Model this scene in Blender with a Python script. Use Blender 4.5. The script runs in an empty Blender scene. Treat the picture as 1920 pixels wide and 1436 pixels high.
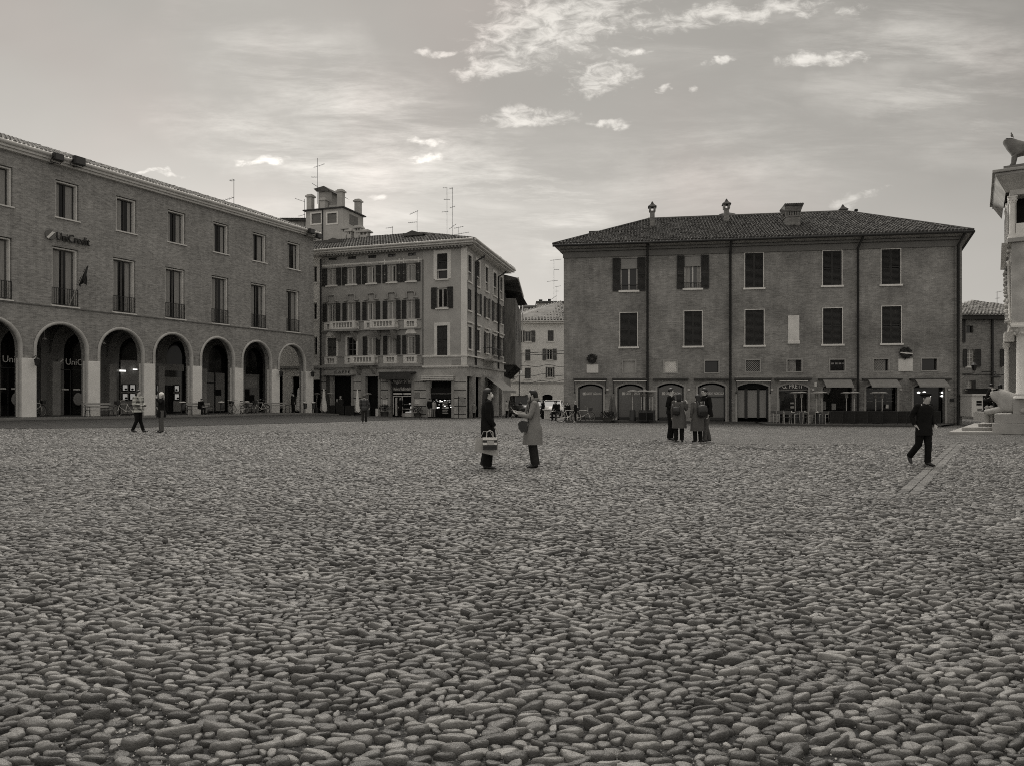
import bpy, math, random
import numpy as np
from mathutils import Vector, Matrix
from mathutils.geometry import tessellate_polygon
random.seed(7); rng = np.random.default_rng(7)
R = math.radians
C = bpy.context.scene.collection
SC = bpy.context.scene
# ---------------------------------------------------------------- camera
F, CX, HY, CH = 1400.0, 960.0, 746.0, 1.45      # photo pixels: focal length, centre, horizon row; camera height
cam = bpy.data.cameras.new('camera'); camo = bpy.data.objects.new('camera', cam); C.objects.link(camo)
camo.location = (0, 0, CH); camo.rotation_euler = (R(90), 0, 0)
cam.sensor_width = 36.0; cam.lens = 36.0 * F / 1920.0
cam.shift_y = (HY - 718.0) / 1920.0
cam.clip_end = 3000; cam.clip_start = 0.05
SC.camera = camo
# ---------------------------------------------------------------- light
SUN_AZ, SUN_EL = -27.0, 10.0
sv = Vector((math.sin(R(SUN_AZ)) * math.cos(R(SUN_EL)), math.cos(R(SUN_AZ)) * math.cos(R(SUN_EL)), math.sin(R(SUN_EL))))
sl = bpy.data.lights.new('sun', 'SUN'); sl.energy = 2.0; sl.angle = R(0.5); sl.color = (1.0, 0.97, 0.91)
so = bpy.data.objects.new('sun', sl); C.objects.link(so); so.location = (0, 0, 60)
so.rotation_euler = sv.to_track_quat('Z', 'Y').to_euler()
SC.view_settings.view_transform = 'Standard'; SC.view_settings.look = 'None'
SC.view_settings.exposure = 0.0; SC.view_settings.gamma = 1.0; SC.view_settings.use_curve_mapping = False
SC.render.engine = 'CYCLES'
SC.cycles.use_denoising = False; SC.cycles.filter_width = 1.0
SC.cycles.sample_clamp_indirect = 3.0
SC.cycles.max_bounces = 5; SC.cycles.diffuse_bounces = 3; SC.cycles.glossy_bounces = 2
# ---------------------------------------------------------------- node helpers
def setin(node, names, val, lk=None):
    pass
class NT:
    def __init__(s, tree): s.t = tree; s.n = tree.nodes; s.l = tree.links
    def new(s, typ, **kw):
        nd = s.n.new(typ)
        for k, v in kw.items():
            if k.startswith('i_'):
                key = k[2:]
                key = int(key) if key.isdigit() else key.replace('_', ' ')
                s.put(nd.inputs[key], v)
            else: setattr(nd, k, v)
        return nd
    def put(s, sock, v):
        if isinstance(v, bpy.types.NodeSocket): s.l.new(v, sock)
        else: sock.default_value = v
    def math(s, op, a, b=0.0, c=0.0, clamp=False):
        nd = s.n.new('ShaderNodeMath'); nd.operation = op; nd.use_clamp = clamp
        s.put(nd.inputs[0], a); s.put(nd.inputs[1], b); s.put(nd.inputs[2], c)
        return nd.outputs[0]
    def sstep(s, x, lo, hi, o0=0.0, o1=1.0):
        nd = s.n.new('ShaderNodeMapRange'); nd.interpolation_type = 'SMOOTHSTEP'
        s.put(nd.inputs[0], x); s.put(nd.inputs[1], lo); s.put(nd.inputs[2], hi); s.put(nd.inputs[3], o0); s.put(nd.inputs[4], o1)
        return nd.outputs[0]
    def lin(s, x, lo, hi, o0=0.0, o1=1.0):
        nd = s.n.new('ShaderNodeMapRange')
        s.put(nd.inputs[0], x); s.put(nd.inputs[1], lo); s.put(nd.inputs[2], hi); s.put(nd.inputs[3], o0); s.put(nd.inputs[4], o1)
        return nd.outputs[0]
    def noise(s, vec, scale, detail=2.0, rough=0.5, dist=0.0):
        nd = s.n.new('ShaderNodeTexNoise'); s.put(nd.inputs['Vector'], vec)
        nd.inputs['Scale'].default_value = scale; nd.inputs['Detail'].default_value = detail
        nd.inputs['Roughness'].default_value = rough; nd.inputs['Distortion'].default_value = dist
        return nd.outputs[0]
    def mapping(s, vec, loc=(0,0,0), rot=(0,0,0), scale=(1,1,1)):
        nd = s.n.new('ShaderNodeMapping'); s.put(nd.inputs[0], vec)
        nd.inputs[1].default_value = loc; nd.inputs[2].default_value = rot; nd.inputs[3].default_value = scale
        return nd.outputs[0]
    def xyz(s, v):
        nd = s.n.new('ShaderNodeSeparateXYZ'); s.put(nd.inputs[0], v); return nd.outputs
    def comb(s, x, y, z=0.0):
        nd = s.n.new('ShaderNodeCombineXYZ'); s.put(nd.inputs[0], x); s.put(nd.inputs[1], y); s.put(nd.inputs[2], z); return nd.outputs[0]
TINT = (1.02, 1.0, 0.955)
SKYT = (1.045, 1.0, 0.925, 1.0)
def G(v): return (v * TINT[0], v * TINT[1], v * TINT[2], 1.0)
# ---------------------------------------------------------------- sky
W = bpy.data.worlds.new('World'); SC.world = W; W.use_nodes = True
nt = NT(W.node_tree); W.node_tree.nodes.clear()
out = nt.new('ShaderNodeOutputWorld'); bg = nt.new('ShaderNodeBackground'); nt.l.new(bg.outputs[0], out.inputs[0])
sky = nt.new('ShaderNodeTexSky'); sky.sky_type = 'NISHITA'; sky.sun_disc = False
sky.sun_elevation = R(SUN_EL); sky.sun_rotation = R(SUN_AZ); sky.air_density = 1.0; sky.dust_density = 3.0; sky.ozone_density = 1.0
bw = nt.new('ShaderNodeRGBToBW'); nt.l.new(sky.outputs[0], bw.inputs[0])
SKYK, SKYP = 4.1, 0.12
base = nt.math('MULTIPLY', nt.math('POWER', bw.outputs[0], SKYP), SKYK)
tc = nt.new('ShaderNodeTexCoord')
dx, dy, dz = nt.xyz(tc.outputs['Generated'])[:3]
ady = nt.math('MAXIMUM', nt.math('ABSOLUTE', dy), 0.05)
su = nt.math('DIVIDE', dx, ady); svv = nt.math('DIVIDE', dz, ady)
UV = nt.comb(su, svv, nt.math('SIGN', dy))
_wn = nt.new('ShaderNodeTexNoise'); nt.put(_wn.inputs['Vector'], UV); _wn.inputs['Scale'].default_value = 16.0; _wn.inputs['Detail'].default_value = 4.0
_ws = nt.new('ShaderNodeVectorMath'); _ws.operation = 'SUBTRACT'; nt.put(_ws.inputs[0], _wn.outputs['Color']); _ws.inputs[1].default_value = (0.5, 0.5, 0.5)
_wm = nt.new('ShaderNodeVectorMath'); _wm.operation = 'MULTIPLY_ADD'; nt.put(_wm.inputs[0], _ws.outputs[0]); _wm.inputs[1].default_value = (0.16, 0.05, 0.0); nt.put(_wm.inputs[2], UV)
UVW = _wm.outputs[0]
def ell(px, py, rx, ry, rot=0.0, warp=True):      # a cloud bank centred on a sky direction
    m = nt.mapping(UV, loc=(0, 0, 0))
    u0, v0 = (px - CX) / F, (HY - py) / F
    sub = nt.new('ShaderNodeVectorMath'); sub.operation = 'SUBTRACT'; nt.put(sub.inputs[0], UVW); sub.inputs[1].default_value = (u0, v0, 1.0)
    m = nt.mapping(sub.outputs[0], rot=(0, 0, -R(rot)))
    m = nt.mapping(m, scale=(F / rx, F / ry, 1.0))
    ln = nt.new('ShaderNodeVectorMath'); ln.operation = 'LENGTH'; nt.put(ln.inputs[0], m)
    return nt.sstep(ln.outputs['Value'], 0.10, 1.15, 1.0, 0.0)
def mx(lst):
    r = lst[0]
    for e in lst[1:]: r = nt.math('MAXIMUM', r, e)
    return r
puff_mask = mx([ell(1050, 45, 260, 130, 10), ell(930, 120, 150, 48, 12), ell(1140, 150, 125, 48, 6), ell(1360, 32, 380, 36, 5), ell(980, 218, 140, 32, 5),
                ell(1090, 8, 160, 40, 4), ell(790, 272, 60, 16, 4), ell(775, 302, 50, 14, 0), ell(493, 302, 66, 15, 5), ell(715, 368, 70, 12, -6), ell(290, 324, 80, 9, 0),
                ell(1540, 108, 110, 22, 12), ell(1260, 170, 34, 16, 20), ell(1190, 101, 40, 12),
                ell(1600, 374, 110, 15, 12), ell(820, 97, 60, 12, 4), ell(1345, 122, 40, 12), ell(1130, 230, 60, 12, 4)])
pm = nt.mapping(UV, rot=(0, 0, R(-8)), scale=(1.0, 2.0, 1.0))
n1 = nt.noise(pm, 34.0, 7.0, 0.66, 0.5)
n2 = nt.noise(pm, 5.0, 3.0, 0.5)
pf = nt.math('ADD', nt.math('MULTIPLY', n1, 1.25), nt.math('MULTIPLY', n2, 0.35))
thr = nt.lin(puff_mask, 0.0, 1.0, 1.06, 0.53)
puff = nt.sstep(nt.math('SUBTRACT', pf, thr), -0.03, 0.46)
puff = nt.math('MULTIPLY', puff, nt.sstep(puff_mask, 0.0, 0.55))
# thin streaked cirrus, two directions
wm1 = nt.mapping(UV, rot=(0, 0, R(32)), scale=(1.3, 7.0, 1.0))
wm2 = nt.mapping(UV, rot=(0, 0, R(-14)), scale=(1.1, 6.0, 1.0))
w1 = nt.noise(wm1, 3.2, 8.0, 0.68, 0.25); w2 = nt.noise(wm2, 2.8, 8.0, 0.66, 0.3)
cm1 = mx([ell(760, 250, 520, 130, -28), ell(1010, 370, 260, 110, -32), ell(620, 300, 380, 80, -15), ell(1750, 130, 330, 190, -20)])
cm2 = mx([ell(1400, 280, 640, 150, 12), ell(1500, 60, 560, 90, 5), ell(700, 430, 500, 110, 5), ell(1600, 170, 300, 80, 20)])
c1 = nt.math('MULTIPLY', nt.sstep(w1, 0.34, 0.74), cm1); c2 = nt.math('MULTIPLY', nt.sstep(w2, 0.36, 0.76), cm2)
cir = nt.math('MAXIMUM', nt.math('MULTIPLY', c1, 1.35), nt.math('MULTIPLY', c2, 0.8))
# a darker veil towards the upper right
veil = nt.math('MULTIPLY', nt.sstep(su, 0.0, 0.7, 1.0, 0.87), nt.sstep(svv, 0.05, 0.44, 1.34, 0.84))
veil = nt.math('MULTIPLY', veil, nt.sstep(nt.noise(pm, 1.6, 4.0, 0.55), 0.3, 0.7, 0.93, 1.05))
b2 = nt.math('MULTIPLY', base, veil)
b3 = nt.math('MULTIPLY', b2, nt.math('ADD', 1.0, nt.math('MULTIPLY', cir, 0.62)))
b4 = nt.math('MULTIPLY', b3, nt.math('ADD', 1.0, nt.math('MULTIPLY', puff, nt.sstep(svv, 0.20, 0.42, 0.42, 0.95))))
GEL = R(63)                                   # bright patch added to the unseen sky above the frame, lighting the cobble tops
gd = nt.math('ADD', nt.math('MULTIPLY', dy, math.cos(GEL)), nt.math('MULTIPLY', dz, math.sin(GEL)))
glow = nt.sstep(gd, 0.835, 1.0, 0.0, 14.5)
b4 = nt.math('MULTIPLY', b4, nt.math('ADD', glow, nt.math('MULTIPLY', nt.sstep(dz, 0.44, 0.8, 1.0, 1.5), nt.sstep(dy, -0.45, 0.15, 1.35, 1.0))))  # unseen sky overhead and behind also raised, to fill ground and walls
warm = nt.sstep(nt.noise(UV, 3.0, 2.0), 0.45, 0.75)
tint = nt.new('ShaderNodeMixRGB'); nt.put(tint.inputs[0], warm); tint.inputs[1].default_value = SKYT; tint.inputs[2].default_value = (1.09, 1.0, 0.925, 1)
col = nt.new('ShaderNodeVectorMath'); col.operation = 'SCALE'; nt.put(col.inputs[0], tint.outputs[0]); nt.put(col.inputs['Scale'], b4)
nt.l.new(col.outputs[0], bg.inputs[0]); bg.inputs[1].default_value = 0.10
# ---------------------------------------------------------------- materials
MATS = {}
def mat(name, v, rough=0.8, spec=0.3, var=0.0, vscale=3.0, bump=0.0, bscale=30.0, metal=0.0, col=None, stretch=(1, 1, 1), detail=4.0, emit=None, island=0.0):
    if name in MATS: return MATS[name]
    m = bpy.data.materials.new(name); m.use_nodes = True; t = NT(m.node_tree)
    p = t.n['Principled BSDF']
    p.inputs['Roughness'].default_value = rough; p.inputs['Specular IOR Level'].default_value = spec; p.inputs['Metallic'].default_value = metal
    c = G(v) if col is None else col
    p.inputs['Base Color'].default_value = c
    if var or bump or island:
        tcn = t.new('ShaderNodeTexCoord'); mp = t.mapping(tcn.outputs['Object'], scale=stretch)
        fac = None
        if var:
            nz = t.noise(mp, vscale, detail, 0.6)
            fac = t.lin(nz, 0.25, 0.75, 1.0 - var, 1.0 + var)
        if island:
            g = t.new('ShaderNodeNewGeometry')
            f2 = t.lin(g.outputs['Random Per Island'], 0, 1, 1.0 - island, 1.0 + island)
            fac = f2 if fac is None else t.math('MULTIPLY', fac, f2)
        if fac is not None:
            sc = t.new('ShaderNodeVectorMath'); sc.operation = 'SCALE'; sc.inputs[0].default_value = c[:3]; t.put(sc.inputs['Scale'], fac)
            t.l.new(sc.outputs[0], p.inputs['Base Color'])
        if bump:
            nb = t.noise(mp, bscale, 4.0, 0.6); b = t.new('ShaderNodeBump'); b.inputs['Strength'].default_value = bump; b.inputs['Distance'].default_value = 0.02
            t.put(b.inputs['Height'], nb); t.l.new(b.outputs[0], p.inputs['Normal'])
    if emit:
        p.inputs['Emission Color'].default_value = G(1.0); p.inputs['Emission Strength'].default_value = emit
    MATS[name] = m
    return m
def brick_mat(name, v, var=0.25, course=0.075, length=0.27, mortar=0.6, patch=0.3, contrast=0.35, light=0.0):
    m = bpy.data.materials.new(name); m.use_nodes = True; t = NT(m.node_tree); p = t.n['Principled BSDF']
    p.inputs['Roughness'].default_value = 0.9; p.inputs['Specular IOR Level'].default_value = 0.15
    tcn = t.new('ShaderNodeTexCoord'); x, y, z = t.xyz(tcn.outputs['Object'])[:3]
    xy = t.math('ADD', x, y)
    uv = t.comb(xy, z, 0.0)
    bt = t.new('ShaderNodeTexBrick'); t.put(bt.inputs['Vector'], uv); bt.inputs['Scale'].default_value = 1.0
    bt.inputs['Brick Width'].default_value = length; bt.inputs['Row Height'].default_value = course; bt.inputs['Mortar Size'].default_value = 0.006
    bt.inputs['Color1'].default_value = (1 - contrast,) * 3 + (1,); bt.inputs['Color2'].default_value = (1 + contrast,) * 3 + (1,); bt.inputs['Mortar'].default_value = (1 + mortar,) * 3 + (1,)
    bwn = t.new('ShaderNodeRGBToBW'); t.l.new(bt.outputs[0], bwn.inputs[0])
    big = t.noise(uv, 0.45, 5.0, 0.65); st = t.noise(t.mapping(uv, scale=(1.0, 4.5, 1)), 2.2, 5.0, 0.7)
    drip = t.noise(t.mapping(uv, scale=(3.0, 0.25, 1)), 1.2, 4.0, 0.6)
    f = t.math('MULTIPLY', bwn.outputs[0], t.lin(big, 0.25, 0.75, 1 - patch, 1 + patch))
    f = t.math('MULTIPLY', f, t.lin(st, 0.28, 0.72, 1 - var, 1 + var))
    f = t.math('MULTIPLY', f, t.lin(drip, 0.3, 0.7, 0.88, 1.1))
    spots = t.noise(t.mapping(uv, scale=(1, 2.6, 1)), 5.5, 3.0, 0.6)
    f = t.math('ADD', f, t.sstep(spots, 0.66, 0.76, 0.0, 0.7 + light))
    sc = t.new('ShaderNodeVectorMath'); sc.operation = 'SCALE'; sc.inputs[0].default_value = G(v)[:3]; t.put(sc.inputs['Scale'], f)
    t.l.new(sc.outputs[0], p.inputs['Base Color'])
    b = t.new('ShaderNodeBump'); b.inputs['Strength'].default_value = 0.5; b.inputs['Distance'].default_value = 0.02
    t.put(b.inputs['Height'], t.math('ADD', bwn.outputs[0], st)); t.l.new(b.outputs[0], p.inputs['Normal'])
    MATS[name] = m
    return m
def glass_mat(name, v=0.015, rough=0.06, spec=0.5):
    return mat(name, v, rough, spec)
# ---------------------------------------------------------------- ground heights and pixel placing
_ctl = [(-1, 3, 0), (-3, 9, 0), (4, 9, 0), (0, 15, 0), (-10, 14, 0), (12, 15, 0), (-29.2, 43.5, .19), (-23.5, 54, .10), (-18.0, 67, 0.0), (-14, 30, .05), (0, 28, 0.0), (-9, 46, -.05),
        (-4, 67, -.36), (-17, 72, -.22), (5, 54, -.22), (18, 48, -.32), (30, 48, -.36), (18, 28, -.02), (4, 90, -.3), (30, 70, -.3), (22, 32, -.02), (60, 60, -.3), (-60, 60, .2), (60, 0, 0), (-60, 0, 0), (0, -30, 0),
        (0, 200, -.3), (100, 200, -.3), (-100, 200, -.1), (0, 600, -.3), (400, 600, -.3), (-400, 600, -.3), (-400, -100, 0), (400, -100, 0)]
_P = np.array([(a, b) for a, b, c in _ctl], float); _z = np.array([c for a, b, c in _ctl], float)
def _k(r): return np.sqrt(r * r + 36.0)
_n = len(_P); _A = np.zeros((_n + 1, _n + 1)); _A[:_n, :_n] = _k(np.linalg.norm(_P[:, None] - _P[None], axis=2)); _A[:_n, _n] = 1; _A[_n, :_n] = 1
_w = np.linalg.solve(_A, np.append(_z, 0))
def gz(x, y):
    x = np.asarray(x, float); y = np.asarray(y, float)
    o = np.full(np.broadcast(x, y).shape, _w[-1])
    for i in range(_n): o = o + _w[i] * _k(np.hypot(x - _P[i, 0], y - _P[i, 1]))
    return o
def gzf(x, y): return float(gz(x, y))
def gp(px, py, dz=0.0):                         # photo pixel on the ground -> world point
    Y = F * CH / max(py - HY, 5)
    for _ in range(30):
        X = (px - CX) / F * Y
        Yn = F * (CH - dz - gzf(X, Y)) / (py - HY)
        Y = 0.5 * Y + 0.5 * Yn
    X = (px - CX) / F * Y
    return Vector((X, Y, gzf(X, Y) + dz))
def pp(px, py, Y): return Vector(((px - CX) / F * Y, Y, CH - (py - HY) / F * Y))
def hgt(npx, Y): return npx / F * Y
# ---------------------------------------------------------------- mesh builder
class MB:
    def __init__(s): s.v = []; s.f = []; s.mi = []; s.sm = []; s.cur = 0; s.smooth = False
    def add(s, vs, fs, smooth=None):
        o = len(s.v); s.v += [tuple(p) for p in vs]
        for f in fs: s.f.append(tuple(i + o for i in f)); s.mi.append(s.cur); s.sm.append(s.smooth if smooth is None else smooth)
        return s
    def box(s, x0, x1, y0, y1, z0, z1):
        if x0 > x1: x0, x1 = x1, x0
        if y0 > y1: y0, y1 = y1, y0
        if z0 > z1: z0, z1 = z1, z0
        return s.add([(x0,y0,z0),(x1,y0,z0),(x1,y1,z0),(x0,y1,z0),(x0,y0,z1),(x1,y0,z1),(x1,y1,z1),(x0,y1,z1)],
              [(0,3,2,1),(4,5,6,7),(0,1,5,4),(1,2,6,5),(2,3,7,6),(3,0,4,7)], False)
    def quad(s, a, b, c, d): return s.add([a, b, c, d], [(0, 1, 2, 3)], False)
    def rings(s, rs, cap=True, closed=True, smooth=True):      # list of rings (equal length)
        n = len(rs[0]); vs = [p for r in rs for p in r]; fs = []
        for i in range(len(rs) - 1):
            for j in range(n if closed else n - 1):
                k = (j + 1) % n
                fs.append((i*n+j, i*n+k, (i+1)*n+k, (i+1)*n+j))
        s.add(vs, fs, smooth)
        if cap:
            s.add(rs[0], [tuple(reversed(range(n)))], False); s.add(rs[-1], [tuple(range(n))], False)
        return s
    def tube(s, pts, r, seg=8, cap=True, flat=1.0):
        pts = [Vector(p) for p in pts]; n = len(pts)
        rr = r if isinstance(r, (list, tuple)) else [r] * n
        rs = []; up = None
        for i, p in enumerate(pts):
            d = (pts[min(i+1, n-1)] - pts[max(i-1, 0)])
            if d.length < 1e-9: d = Vector((0, 0, 1))
            d.normalize()
            if up is None: up = Vector((0, 1, 0)) if abs(d.y) < 0.9 else Vector((1, 0, 0))
            a = (up - d * up.dot(d))
            if a.length < 1e-6: a = Vector((1, 0, 0)) - d * d.x
            a.normalize(); b = d.cross(a); up = a
            rs.append([tuple(p + a * math.cos(2*math.pi*k/seg) * rr[i] * flat + b * math.sin(2*math.pi*k/seg) * rr[i]) for k in range(seg)])
        return s.rings(rs, cap)
    def lathe(s, prof, c=(0, 0, 0), seg=12, cap=True, smooth=True, sx=1, sy=1):     # prof: (r, z)
        rs = [[(c[0] + r * sx * math.cos(2*math.pi*k/seg), c[1] + r * sy * math.sin(2*math.pi*k/seg), c[2] + z) for k in range(seg)] for r, z in prof]
        return s.rings(rs, cap, True, smooth)
    def ell(s, c, rx, ry, rz, seg=12, rn=8, fn=None):
        rs = []
        for i in range(rn + 1):
            a = -math.pi/2 + math.pi * min(max(i / rn, 0.02), 0.98); ring = []
            for k in range(seg):
                b = 2*math.pi*k/seg; d = (math.cos(a)*math.cos(b), math.cos(a)*math.sin(b), math.sin(a))
                f = fn(d) if fn else 1.0
                ring.append((c[0] + d[0]*rx*f, c[1] + d[1]*ry*f, c[2] + d[2]*rz*f))
            rs.append(ring)
        return s.rings(rs)
    def prism(s, poly, y0, y1):              # polygon in x,z extruded along y (y0 is the near face)
        n = len(poly); vs = [(x, y0, z) for x, z in poly] + [(x, y1, z) for x, z in poly]
        fs = [(i, (i+1) % n, n + (i+1) % n, n + i) for i in range(n)]
        s.add(vs, fs, False)
        tr = tessellate_polygon([[Vector((x, z, 0)) for x, z in poly]])
        s.add(vs, [tuple(t) for t in tr] + [tuple(n + i for i in t) for t in tr], False)
        return s
    def wall(s, outer, holes, y0=0.0, depth=0.3):      # sheet with holes at y0 and reveals going in by depth
        loops = [[Vector((x, z, 0)) for x, z in outer]] + [[Vector((x, z, 0)) for x, z in h] for h in holes]
        tr = tessellate_polygon(loops); flat = [p for l in loops for p in l]
        s.add([(p.x, y0, p.y) for p in flat], [tuple(t) for t in tr], False)
        for h in holes:
            n = len(h)
            s.add([(x, y0, z) for x, z in h] + [(x, y0 + depth, z) for x, z in h], [(i, (i+1) % n, n + (i+1) % n, n + i) for i in range(n)], False)
        return s
    def xf(s, M):
        s.v = [tuple(M @ Vector(p)) for p in s.v]; return s
    def build(s, name, mats, parent=None, loc=None, rz=0.0, bevel=0.0):
        me = bpy.data.meshes.new(name); me.from_pydata(s.v, [], s.f)
        if not isinstance(mats, (list, tuple)): mats = [mats]
        for m in mats: me.materials.append(MATS[m] if isinstance(m, str) else m)
        me.polygons.foreach_set('material_index', s.mi); me.polygons.foreach_set('use_smooth', s.sm)
        me.update(); me.validate()
        o = bpy.data.objects.new(name, me); C.objects.link(o)
        if parent is not None: o.parent = parent
        if loc is not None: o.location = loc
        o.rotation_euler.z = rz
        if bevel:
            b = o.modifiers.new('bevel', 'BEVEL'); b.width = bevel; b.segments = 2; b.limit_method = 'ANGLE'
        return o
def tag(o, label=None, cat=None, group=None, kind=None):
    if label: o['label'] = label
    if cat: o['category'] = cat
    if group: o['group'] = group
    if kind: o['kind'] = kind
    return o
def empty(name, loc=(0, 0, 0), rz=0.0, parent=None):
    o = bpy.data.objects.new(name, None); C.objects.link(o); o.location = loc; o.rotation_euler.z = rz; o.empty_display_size = 0.2
    if parent is not None: o.parent = parent
    return o
def kids(o): return [c for c in bpy.data.objects if c.parent == o]
def dup(o, parent=None, loc=None, rz=None, label=None):
    c = o.copy(); C.objects.link(c)
    if parent is not None: c.parent = parent
    if loc is not None: c.location = loc
    if rz is not None: c.rotation_euler.z = rz
    if label: c['label'] = label
    for ch in kids(o): dup(ch, c)
    return c
def text(name, body, size, m, parent, loc, rz=0.0, ext=0.01, align='LEFT', sx=1.0, slant=0.0, tilt=90.0, space=1.0):
    cu = bpy.data.curves.new(name, 'FONT'); cu.body = body; cu.size = size; cu.extrude = ext; cu.align_x = align; cu.shear = slant; cu.space_character = space
    cu.resolution_u = 3
    to = bpy.data.objects.new('tmp', cu); C.objects.link(to)
    dg = bpy.context.evaluated_depsgraph_get(); me = bpy.data.meshes.new_from_object(to.evaluated_get(dg)); bpy.data.objects.remove(to)
    me.materials.clear(); me.materials.append(MATS[m])
    M = Matrix.Rotation(R(tilt), 4, 'X') @ Matrix.Diagonal((sx, 1, 1, 1)); me.transform(M)
    o = bpy.data.objects.new(name, me); C.objects.link(o)
    if parent is not None: o.parent = parent
    o.location = loc; o.rotation_euler.z = rz
    return o
class Fac:                                     # a facade plane given by two ends as (photo column, distance)
    def __init__(s, ax, aY, bx, bY, empty_name=None):
        s.A = Vector(((ax - CX) / F * aY, aY)); s.B = Vector(((bx - CX) / F * bY, bY))
        s.d = (s.B - s.A).normalized(); s.n = Vector((-s.d.y, s.d.x)); s.L = (s.B - s.A).length
        s.rz = math.atan2(s.d.y, s.d.x)
    def uz(s, px, py, dep=0.0):
        r = Vector(((px - CX) / F, 1.0)); o = s.A + s.n * dep
        # r*t = o + d*u
        det = r.x * (-s.d.y) - (-s.d.x) * r.y
        t = (o.x * (-s.d.y) - (-s.d.x) * o.y) / det
        u = (r * t - o).dot(s.d)
        return u, CH - (py - HY) / F * t
    def u(s, px, dep=0.0): return s.uz(px, HY, dep)[0]
    def z(s, px, py, dep=0.0): return s.uz(px, py, dep)[1]
    def rect(s, x0, y0, x1, y1, dep=0.0):
        xm = (x0 + x1) / 2
        return s.u(x0, dep), s.u(x1, dep), s.z(xm, y1, dep), s.z(xm, y0, dep)      # u0,u1,z0,z1
    def w(s, u, dep, z=0.0):
        p = s.A + s.d * u + s.n * dep; return Vector((p.x, p.y, z))
    def root(s, name, label, cat, group=None):
        o = empty(name, (s.A.x, s.A.y, 0), s.rz); return tag(o, label, cat, group)
def R4(u0, u1, z0, z1): return [(u0, z0), (u1, z0), (u1, z1), (u0, z1)]
def arch_poly(u0, u1, z0, zs, zc, n=16):        # upright opening with an arched head: springing zs, crown zc
    um, a, b = (u0 + u1) / 2, (u1 - u0) / 2, zc - zs
    return [(u0, z0), (u1, z0)] + [(um + a * math.cos(math.pi * k / n), zs + b * math.sin(math.pi * k / n)) for k in range(n + 1)]

def on(fac, px, dist, dz=0.0):               # standing in front of a facade, seen in photo column px
    p = fac.w(fac.u(px, -dist), -dist); p.z = gzf(p.x, p.y) + dz; return p
# ---------------------------------------------------------------- ground and cobbles
def ground_mat():
    m = bpy.data.materials.new('cobble_far'); m.use_nodes = True; t = NT(m.node_tree); p = t.n['Principled BSDF']
    g = t.new('ShaderNodeNewGeometry'); pos = g.outputs['Position']
    warp = t.noise(pos, 1.3, 2.0)
    wv = t.new('ShaderNodeVectorMath'); wv.operation = 'ADD'; t.put(wv.inputs[0], pos); cc = t.comb(warp, t.math('MULTIPLY', warp, 0.6), 0.0); t.put(wv.inputs[1], cc)
    mp = t.mapping(wv.outputs[0], scale=(9.0, 14.0, 0.0))
    vo = t.new('ShaderNodeTexVoronoi'); vo.feature = 'DISTANCE_TO_EDGE'; t.put(vo.inputs['Vector'], mp); vo.inputs['Scale'].default_value = 1.0
    vc = t.new('ShaderNodeTexVoronoi'); t.put(vc.inputs['Vector'], mp); vc.inputs['Scale'].default_value = 1.0
    cw = t.new('ShaderNodeRGBToBW'); t.l.new(vc.outputs['Color'], cw.inputs[0])
    h = t.sstep(vo.outputs['Distance'], 0.0, 0.22)
    n1 = t.noise(t.mapping(pos, scale=(1.0, 0.35, 0)), 3.4, 5.0, 0.75); n2 = t.noise(t.mapping(pos, scale=(1, 0.5, 0)), 0.16, 3.0, 0.55)
    f = t.math('MULTIPLY', t.lin(h, 0, 1, 0.40, 1.0), t.lin(cw.outputs[0], 0.15, 0.85, 0.7, 1.3))
    f = t.math('MULTIPLY', f, t.lin(n1, 0.3, 0.7, 0.55, 1.45)); f = t.math('MULTIPLY', f, t.lin(n2, 0.3, 0.7, 0.8, 1.2))
    sc = t.new('ShaderNodeVectorMath'); sc.operation = 'SCALE'; sc.inputs[0].default_value = G(0.155)[:3]; t.put(sc.inputs['Scale'], f)
    t.l.new(sc.outputs[0], p.inputs['Base Color']); p.inputs['Roughness'].default_value = 0.72; p.inputs['Specular IOR Level'].default_value = 0.3
    b = t.new('ShaderNodeBump'); b.inputs['Strength'].default_value = 0.8; b.inputs['Distance'].default_value = 0.03
    t.put(b.inputs['Height'], t.math('ADD', h, t.math('MULTIPLY', n1, 0.5))); t.l.new(b.outputs[0], p.inputs['Normal'])
    return m
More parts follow.
